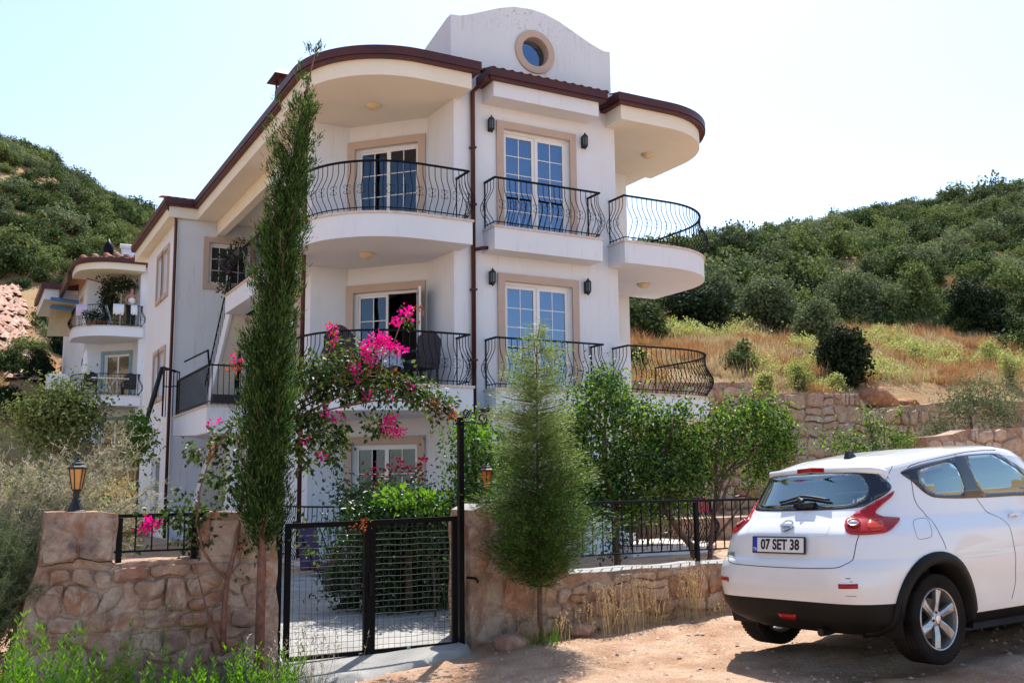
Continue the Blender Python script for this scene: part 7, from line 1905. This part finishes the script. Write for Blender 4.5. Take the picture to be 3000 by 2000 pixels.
t = thing('balcony_table', 'round balcony table on the first floor left balcony', 'table', (6.3, 16.5, zz)); m = MB(); m.lathe([(.40, .68), (.42, .70), (.42, .72), (.40, .725)], (6.3, 16.5, zz), 20); m.build('tabletop', M['pvc'], t)
m = MB(); m.lathe([(.22, 0), (.04, .05), (.04, .68)], (6.3, 16.5, zz), 10); m.build('pedestal', M['iron'], t)
m = MB(); K = 40; m.add([((.425 + (.05 * (1 + math.sin(k * 1.3)) if j else 0)) * math.cos(6.2832 * k / K) + 6.3, (.425 + (.05 * (1 + math.sin(k * 1.3)) if j else 0)) * math.sin(6.2832 * k / K) + 16.5, zz + (.728, .34 + .03 * math.sin(k))[j]) for j in (0, 1) for k in range(K)] + [(6.3, 16.5, zz + .73)], [(k, (k + 1) % K, K + (k + 1) % K, K + k) for k in range(K)] + [(k, (k + 1) % K, 2 * K) for k in range(K)])
tag(m.build('tablecloth', M['cloth_blue'], smooth=True), 'blue patterned cloth draped over the balcony table', 'tablecloth')
# flower boxes
m = MB(); p = atY(780, 1165, 21.2); m.box(4.42, 21.02, 3.12, 5.05, 21.17, 3.30); tag(m.build('flower_box', M['black']), 'long black flower box on the outer landing by the cypress', 'flower box')
t = thing('flower_box', 'dark flower box with purple petunias hanging on the upper terrace railing', 'flower box', (5.1, 22.5, 6.5)); m = MB(); m.box(5.02, 21.6, 6.45, 5.2, 23.4, 6.62); m.build('box', M['black'], t)
r_ = np.random.default_rng(55); C, D = clumps([((5.08, 22.5, 6.6), (.12, .95, .22), 500), ((5.05, 23.3, 6.2), (.12, .2, .25), 200)], r_, 8, .05); V, F = leaf_geo(C, .07 * np.ones(len(C)), r_, .6, D); fast('foliage', V, F, M['vine'], t)
C, D = clumps([((5.0, 22.7, 6.5), (.06, .4, .16), 60)], r_, 5, .03); V, F = leaf_geo(C, .06 * np.ones(len(C)), r_, .9, D); fast('flowers', V, F, M['purple'], t)
m = MB(); m.tube([(4.02, 24.8, 4.25), (3.85, 24.9, 3.5), (3.72, 25.0, 2.9), (3.66, 25.05, 2.5)], [.05, .06, .05, .04], 8); m.lathe([(.05, 0), (.14, -.05), (.16, -.22), (.10, -.26)], (3.64, 25.05, 2.5), 10); m.tube([(4.02, 24.8, 4.25), (4.34, 24.8, 4.15)], .03)
tag(m.build('arm_lamp', M['black'], smooth=True), 'black arm lamp slanting down beside the curved stair railing', 'lamp')  # taken for a folded umbrella, modelled in the form of an arm lamp
m = MB(); m.tube([(5.05, 21.5, 4.3), (5.05, 21.5, 3.1)], .03); m.tube([(5.05, 21.5, 4.3), (5.1, 21.5, 4.0), (5.0, 21.5, 3.6), (5.12, 21.5, 3.15)], .035, 6)
tag(m.build('closed_parasol', M['iron']), 'closed dark parasol standing on the outer landing', 'parasol')
# yard: lounger, wheelbarrow, crate, cat
q = atZ(735, 1235, .15)
t = thing('deck_chair', 'purple folding deck chair leaning before the ground floor terrace railing', 'deck chair', (4.55, 14.9, .02), R(20))
m = MB(); m.obox((4.42, 14.95, .62), (1, 0, 0), (0, .35, 1), (0, 1, -.35), .42, .85, .03); m.obox((4.62, 14.75, .26), (1, 0, 0), (0, 1, .2), (0, 0, 1), .44, .5, .04); me = m.mesh('sling', M['purple'])
t.rotation_euler = (0, 0, 0); me.transform(Matrix.Translation((4.72, 14.95, 0)) @ Matrix.Scale(.72, 4) @ Matrix.Translation((-4.52, -14.95, 0))); obj('sling', me, t); m = MB(); m.tube([(4.52, 15.1, .74), (4.72, 14.6, .05)], .012); m.tube([(4.86, 15.1, .74), (4.98, 14.6, .05)], .012); m.build('frame', M['iron'], t)
t = thing('wheelbarrow', 'black wheelbarrow parked on the driveway behind the gate', 'wheelbarrow', (5.0, 12.6, .0))
m = MB(); m.add([(4.75, 12.3, .62), (5.55, 12.3, .62), (5.55, 12.9, .62), (4.75, 12.9, .62), (4.95, 12.42, .34), (5.4, 12.42, .34), (5.4, 12.78, .34), (4.95, 12.78, .34)], [(0, 1, 5, 4), (1, 2, 6, 5), (2, 3, 7, 6), (3, 0, 4, 7), (4, 5, 6, 7)]); m.build('tray', M['black'], t)
m = MB(); m.tube([(4.1, 12.45, .62), (4.8, 12.48, .42), (5.75, 12.58, .22)], .017); m.tube([(4.1, 12.75, .62), (4.8, 12.72, .42), (5.75, 12.62, .22)], .017); m.tube([(4.8, 12.48, .4), (4.85, 12.45, .04)], .015); m.tube([(4.8, 12.72, .4), (4.85, 12.75, .04)], .015); m.build('frame', M['iron'], t)
m = MB(); m.lathe([(.10, -.03), (.17, -.04), (.18, 0), (.17, .04), (.10, .03)], (5.78, 12.6, .2), 18, 'y'); m.build('wheel', M['black'], t)
t = thing('crate_stack', 'black crate with a brown pot and a broom behind the gate wires', 'crate', (4.35, 12.9, .0))
m = MB(); m.box(4.25, 12.75, .0, 4.5, 12.95, .34); m.build('crate', M['black'], t); m = MB(); m.lathe([(.10, .34), (.08, .5), (.03, .62)], (4.37, 12.86, 0), 12); m.build('bucket', M['redbark'], t)
m = MB(); m.tube([(4.48, 12.8, .05), (4.62, 12.9, 1.1)], .012); m.build('broom_handle', M['bark'], t)
# small black and white cat lying on the drive: one continuous skin
def skin_body(name, verts, edges, radii, mat, parent=None, sub=2, root=0):
    me = bpy.data.meshes.new(name); me.from_pydata([tuple(map(float, v)) for v in verts], edges, []); o = bpy.data.objects.new(name, me); COL.objects.link(o)
    if parent: w = worldloc(parent); o.parent = parent; o.location = -w
    sk = o.modifiers.new('skin', 'SKIN'); sk.use_smooth_shade = True
    for i, rr in enumerate(radii):
        rr = rr if isinstance(rr, tuple) else (rr, rr); me.skin_vertices[0].data[i].radius = rr
    me.skin_vertices[0].data[root].use_root = True
    s = o.modifiers.new('sub', 'SUBSURF'); s.levels = sub; s.render_levels = sub; me.materials.append(mat)
    return o
def fur_mat():
    m, nt, p = newmat('black_white_fur'); n = noise(nt, 5.5, 1); r = ramp(nt, [(.50, (.02, .018, .016)), (.54, (.55, .50, .46))], n.outputs[0]); nt.links.new(r.outputs[0], p.inputs['Base Color']); p.inputs['Roughness'].default_value = .9; return m
cx, cy, cz = atZ(796, 1400, -.03)
t = thing('cat', 'small black and white cat sitting on the driveway behind the gate wires', 'cat', (cx, cy, -.03))
b = [(0, 0, .10), (.10, .01, .12), (.17, .0, .19), (.21, -.01, .26), (.25, -.02, .255), (-.08, 0, .09), (-.15, .03, .04), (-.22, -.04, .025), (-.30, -.10, .02), (.15, .045, .08), (.17, .05, .015), (.15, -.045, .08), (.18, -.05, .015), (-.03, .07, .06), (.05, .08, .015), (-.03, -.07, .06), (.05, -.08, .015), (.215, .028, .31), (.215, -.042, .31)]
skin_body('body', [(cx + x * .8, cy + y * .8, -.03 + z * .8) for x, y, z in b], [(0, 1), (1, 2), (2, 3), (3, 4), (0, 5), (5, 6), (6, 7), (7, 8), (2, 9), (9, 10), (2, 11), (11, 12), (5, 13), (13, 14), (5, 15), (15, 16), (3, 17), (3, 18)],
          [.062, .055, .04, .042, .02, .062, .022, .014, .009, .02, .014, .02, .014, .032, .016, .032, .016, .008, .008], fur_mat(), t)
# right side of the yard
t = thing('garden_chair', 'brown garden chair on the ground floor terrace behind the right railing', 'chair', (12.0, 16.9, .13)); m = MB(); m.obox((12.0, 17.1, .75), (1, 0, 0), (0, .3, 1), (0, 1, -.3), .5, .75, .05); m.build('backrest', M['bark'], t); m = MB(); m.box(11.75, 16.6, .5, 12.25, 17.05, .56)
m.build('seat', M['bark'], t)
for x_, y_ in ((11.78, 16.63), (12.2, 16.63), (11.78, 17.0), (12.2, 17.0)): m = MB(); m.box(x_, y_, .132, x_ + .04, y_ + .04, .5); m.build('leg', M['bark'], t)
m = MB(); m.add([(13.0, 16.0, 1.08), (13.45, 16.25, 1.08), (13.5, 16.24, .75), (13.02, 15.98, .8), (13.0, 16.03, 1.09), (13.43, 16.28, 1.09)], [(0, 1, 2, 3), (0, 1, 5, 4)]); tag(m.build('towel', plain('magenta_cloth', (.45, .03, .12), .9)), 'magenta cloth hanging on the ground floor terrace railing', 'towel')
m = MB(); m.box(14.6, 18.5, -.1, 17.2, 20.4, .55); tag(m.build('garden_bench_block', M['mortar_tan'], bevel=.03), 'low stone bench block at the foot of the tan retaining wall', 'bench')

# distant balcony: person, linen, plants, table
nz2 = L2 + 2.2 + .012; nz1 = L1 + 2.2 + .012; bx = atY(302, 745, 45.0)
px, py = bx[0], 45.35
t = thing('person', 'person in white top and black trousers leaning on the upper balcony of the distant house', 'person', (px, py, nz2))
j = dict(pel=(0, 0, .95), hipL=(.09, 0, .92), hipR=(-.09, 0, .92), knL=(.10, -.02, .50), knR=(-.10, .0, .50), anL=(.10, .03, .08), anR=(-.10, .03, .08), toL=(.11, -.12, .03), toR=(-.11, -.12, .03), wa=(0, -.02, 1.10), ch=(0, -.05, 1.34), nk=(0, -.06, 1.47), hd=(0, -.085, 1.60), ht=(0, -.08, 1.70), shL=(.17, -.05, 1.40), shR=(-.17, -.05, 1.40), elL=(.25, -.08, 1.14), elR=(-.25, -.08, 1.14), wrL=(.13, -.26, 1.03), wrR=(-.13, -.26, 1.03), haL=(.08, -.31, 1.02), haR=(-.08, -.31, 1.02))
ks = list(j); V_ = [(px + j[k][0], py + j[k][1], nz2 + j[k][2]) for k in ks]; ed = [('pel', 'hipL'), ('pel', 'hipR'), ('hipL', 'knL'), ('hipR', 'knR'), ('knL', 'anL'), ('knR', 'anR'), ('anL', 'toL'), ('anR', 'toR'), ('pel', 'wa'), ('wa', 'ch'), ('ch', 'nk'), ('nk', 'hd'), ('hd', 'ht'), ('ch', 'shL'), ('ch', 'shR'), ('shL', 'elL'), ('shR', 'elR'), ('elL', 'wrL'), ('elR', 'wrR'), ('wrL', 'haL'), ('wrR', 'haR')]
rad = dict(pel=(.14, .10), hipL=.09, hipR=.09, knL=.058, knR=.058, anL=.04, anR=.04, toL=.035, toR=.035, wa=(.125, .09), ch=(.15, .10), nk=.052, hd=(.075, .09), ht=(.06, .07), shL=.055, shR=.055, elL=.042, elR=.042, wrL=.03, wrR=.03, haL=.035, haR=.035)
pb = skin_body('body', V_, [(ks.index(a), ks.index(b)) for a, b in ed], [rad[k] for k in ks], M['skin'], t)
def shell(nm, seq, rr, mt): return skin_body(nm, [(px + x, py + y, nz2 + z) for x, y, z in seq[0]], seq[1], rr, M[mt], t)
shell('white_top', ([(0, .0, .97), (0, -.02, 1.12), (0, -.05, 1.30), (.08, -.055, 1.40), (-.08, -.055, 1.40)], [(0, 1), (1, 2), (2, 3), (2, 4)]), [(.178, .14), (.165, .13), (.185, .14), .08, .08], 'cloth_white')
shell('trousers', ([(0, .0, .98), (.09, 0, .90), (-.09, 0, .90), (.10, -.02, .50), (-.10, 0, .50), (.10, .03, .12), (-.10, .03, .12)], [(0, 1), (0, 2), (1, 3), (2, 4), (3, 5), (4, 6)]), [(.175, .135), .125, .125, .09, .09, .075, .075], 'trousers')
shell('hair', ([(0, -.06, 1.66), (0, -.03, 1.60), (0, -.04, 1.71)], [(0, 1), (0, 2)]), [(.088, .09), (.08, .07), (.06, .06)], 'hair')
def towel(label, x0, x1, y, ztop, zlow, mat, dy=0):
    m = MB(); K = 8; vs = []
    for k in range(K + 1):
        f = k / K; xx = x0 + (x1 - x0) * f; yy = y + dy * f; vs += [(xx, yy + .06, ztop - .25), (xx, yy + .03, ztop + .01), (xx, yy - .03, ztop + .01), (xx, yy - .045 - .012 * math.sin(k * 2.1), (ztop + zlow) / 2), (xx, yy - .05 - .02 * math.sin(k * 2.1), zlow + .03 * math.sin(k * 1.7))]
    m.add(vs, [(5 * k + q, 5 * k + 5 + q, 5 * k + 6 + q, 5 * k + 1 + q) for k in range(K) for q in range(4)]); return tag(m.build('towel', M[mat], smooth=True), label, 'towel')
rt = nz2 + .93
q = atY(272, 720, 45.0); towel('white towel hanging over the upper balcony railing left of the person', q[0] - .22, q[0] + .22, 45.02, rt, rt - .45, 'cloth_white')
q = atY(306, 720, 45.0); towel('white cloth hanging under the hands of the person', q[0] - .1, q[0] + .16, 45.02, rt, rt - .42, 'cloth_white')
q = atY(187, 722, 45.6); towel('lilac towel hanging at the rounded left end of the upper distant balcony', q[0] - .2, q[0] + .22, 45.9, rt, rt - .5, 'cloth_lilac', -.3)
r_ = np.random.default_rng(61)
t = thing('climbing_plant', 'dark climbing plant on the wall corner above the upper distant balcony', 'climbing plant', tuple(atY(248, 700, 46.6)))
C, D = clumps([(atY(250, 690, 46.6), (.30, .2, .75), 700), (atY(265, 655, 46.2), (.75, .4, .18), 450), (atY(290, 650, 46.0), (.5, .3, .12), 150)], r_, 8, .09, .1); V, F = leaf_geo(C, .13 * np.ones(len(C)), r_, .6, D); fast('foliage', V, F, M['vine'], t)
m = MB(); m.tube([atY(244, 745, 46.6), atY(247, 700, 46.6), atY(262, 655, 46.3)], .05, 6); m.tube([atY(200, 640, 45.8), atY(262, 655, 46.3), atY(300, 648, 46)], .03, 5); m.build('stem', M['bark'], t)
for x, y, w_ in ((205, 738, 'leftmost of the four dark potted plants on the upper distant balcony'), (215, 735, 'second from left of the four dark potted plants on the distant balcony'), (228, 738, 'third from left of the four dark potted plants on the distant balcony'), (240, 736, 'rightmost dark potted plant on the distant balcony beside the folded chair')):
    c = atY(x, y, 45.4); t = thing('potted_plant', w_, 'potted plant', (c[0], 45.4, nz2), group='potted plants on the distant balcony')
    m = MB(); m.lathe([(.10, 0), (.14, .22), (.13, .22)], (c[0], 45.4, nz2), 10); m.build('pot', M['bark'], t); C, D = clumps([((c[0], 45.4, nz2 + .42), (.2, .18, .22), 120)], r_, 6, .05); V, F = leaf_geo(C, .10 * np.ones(len(C)), r_, .6, D); fast('foliage', V, F, M['vine'], t)
m = MB(); m.obox((atY(250, 735, 45.3)[0], 45.35, nz2 + .45), (1, 0, .3), (0, 1, 0), (-.3, 0, 1), .05, .4, .9); tag(m.build('folded_chair', M['bluegrey']), 'folded blue grey chair leaning on the upper distant balcony', 'chair')
c = atY(252, 880, 45.4); t = thing('balcony_table', 'white topped table on the lower balcony of the distant house', 'table', (c[0], 45.4, nz1)); m = MB(); m.box(c[0] - .75, 45.1, nz1 + .70, c[0] + .75, 45.8, nz1 + .74); m.build('tabletop', M['pvc'], t)
for s in (-1, 1): m = MB(); m.tube([(c[0] + s * .2, 45.2, nz1 + .7), (c[0] - s * .2, 45.7, nz1)], .03); m.build('leg', M['pvc'], t)
for i, x in enumerate((208, 300)): c = atY(x, 885, 45.6); chair('dark wicker chair left of the white table on the distant lower balcony' if i == 0 else 'dark wicker chair right of the white table on the distant lower balcony', c[0], 45.9, nz1, R(180))
m = MB(); c = atY(196, 850, 45.8); m.lathe([(.03, 0), (.05, .3), (.14, 1.0), (.10, 1.7), (.02, 2.0)], (c[0], 45.9, nz1), 8); tag(m.build('closed_parasol', M['cloth_white']), 'closed white parasol at the left end of the distant lower balcony', 'parasol')
print('script done')
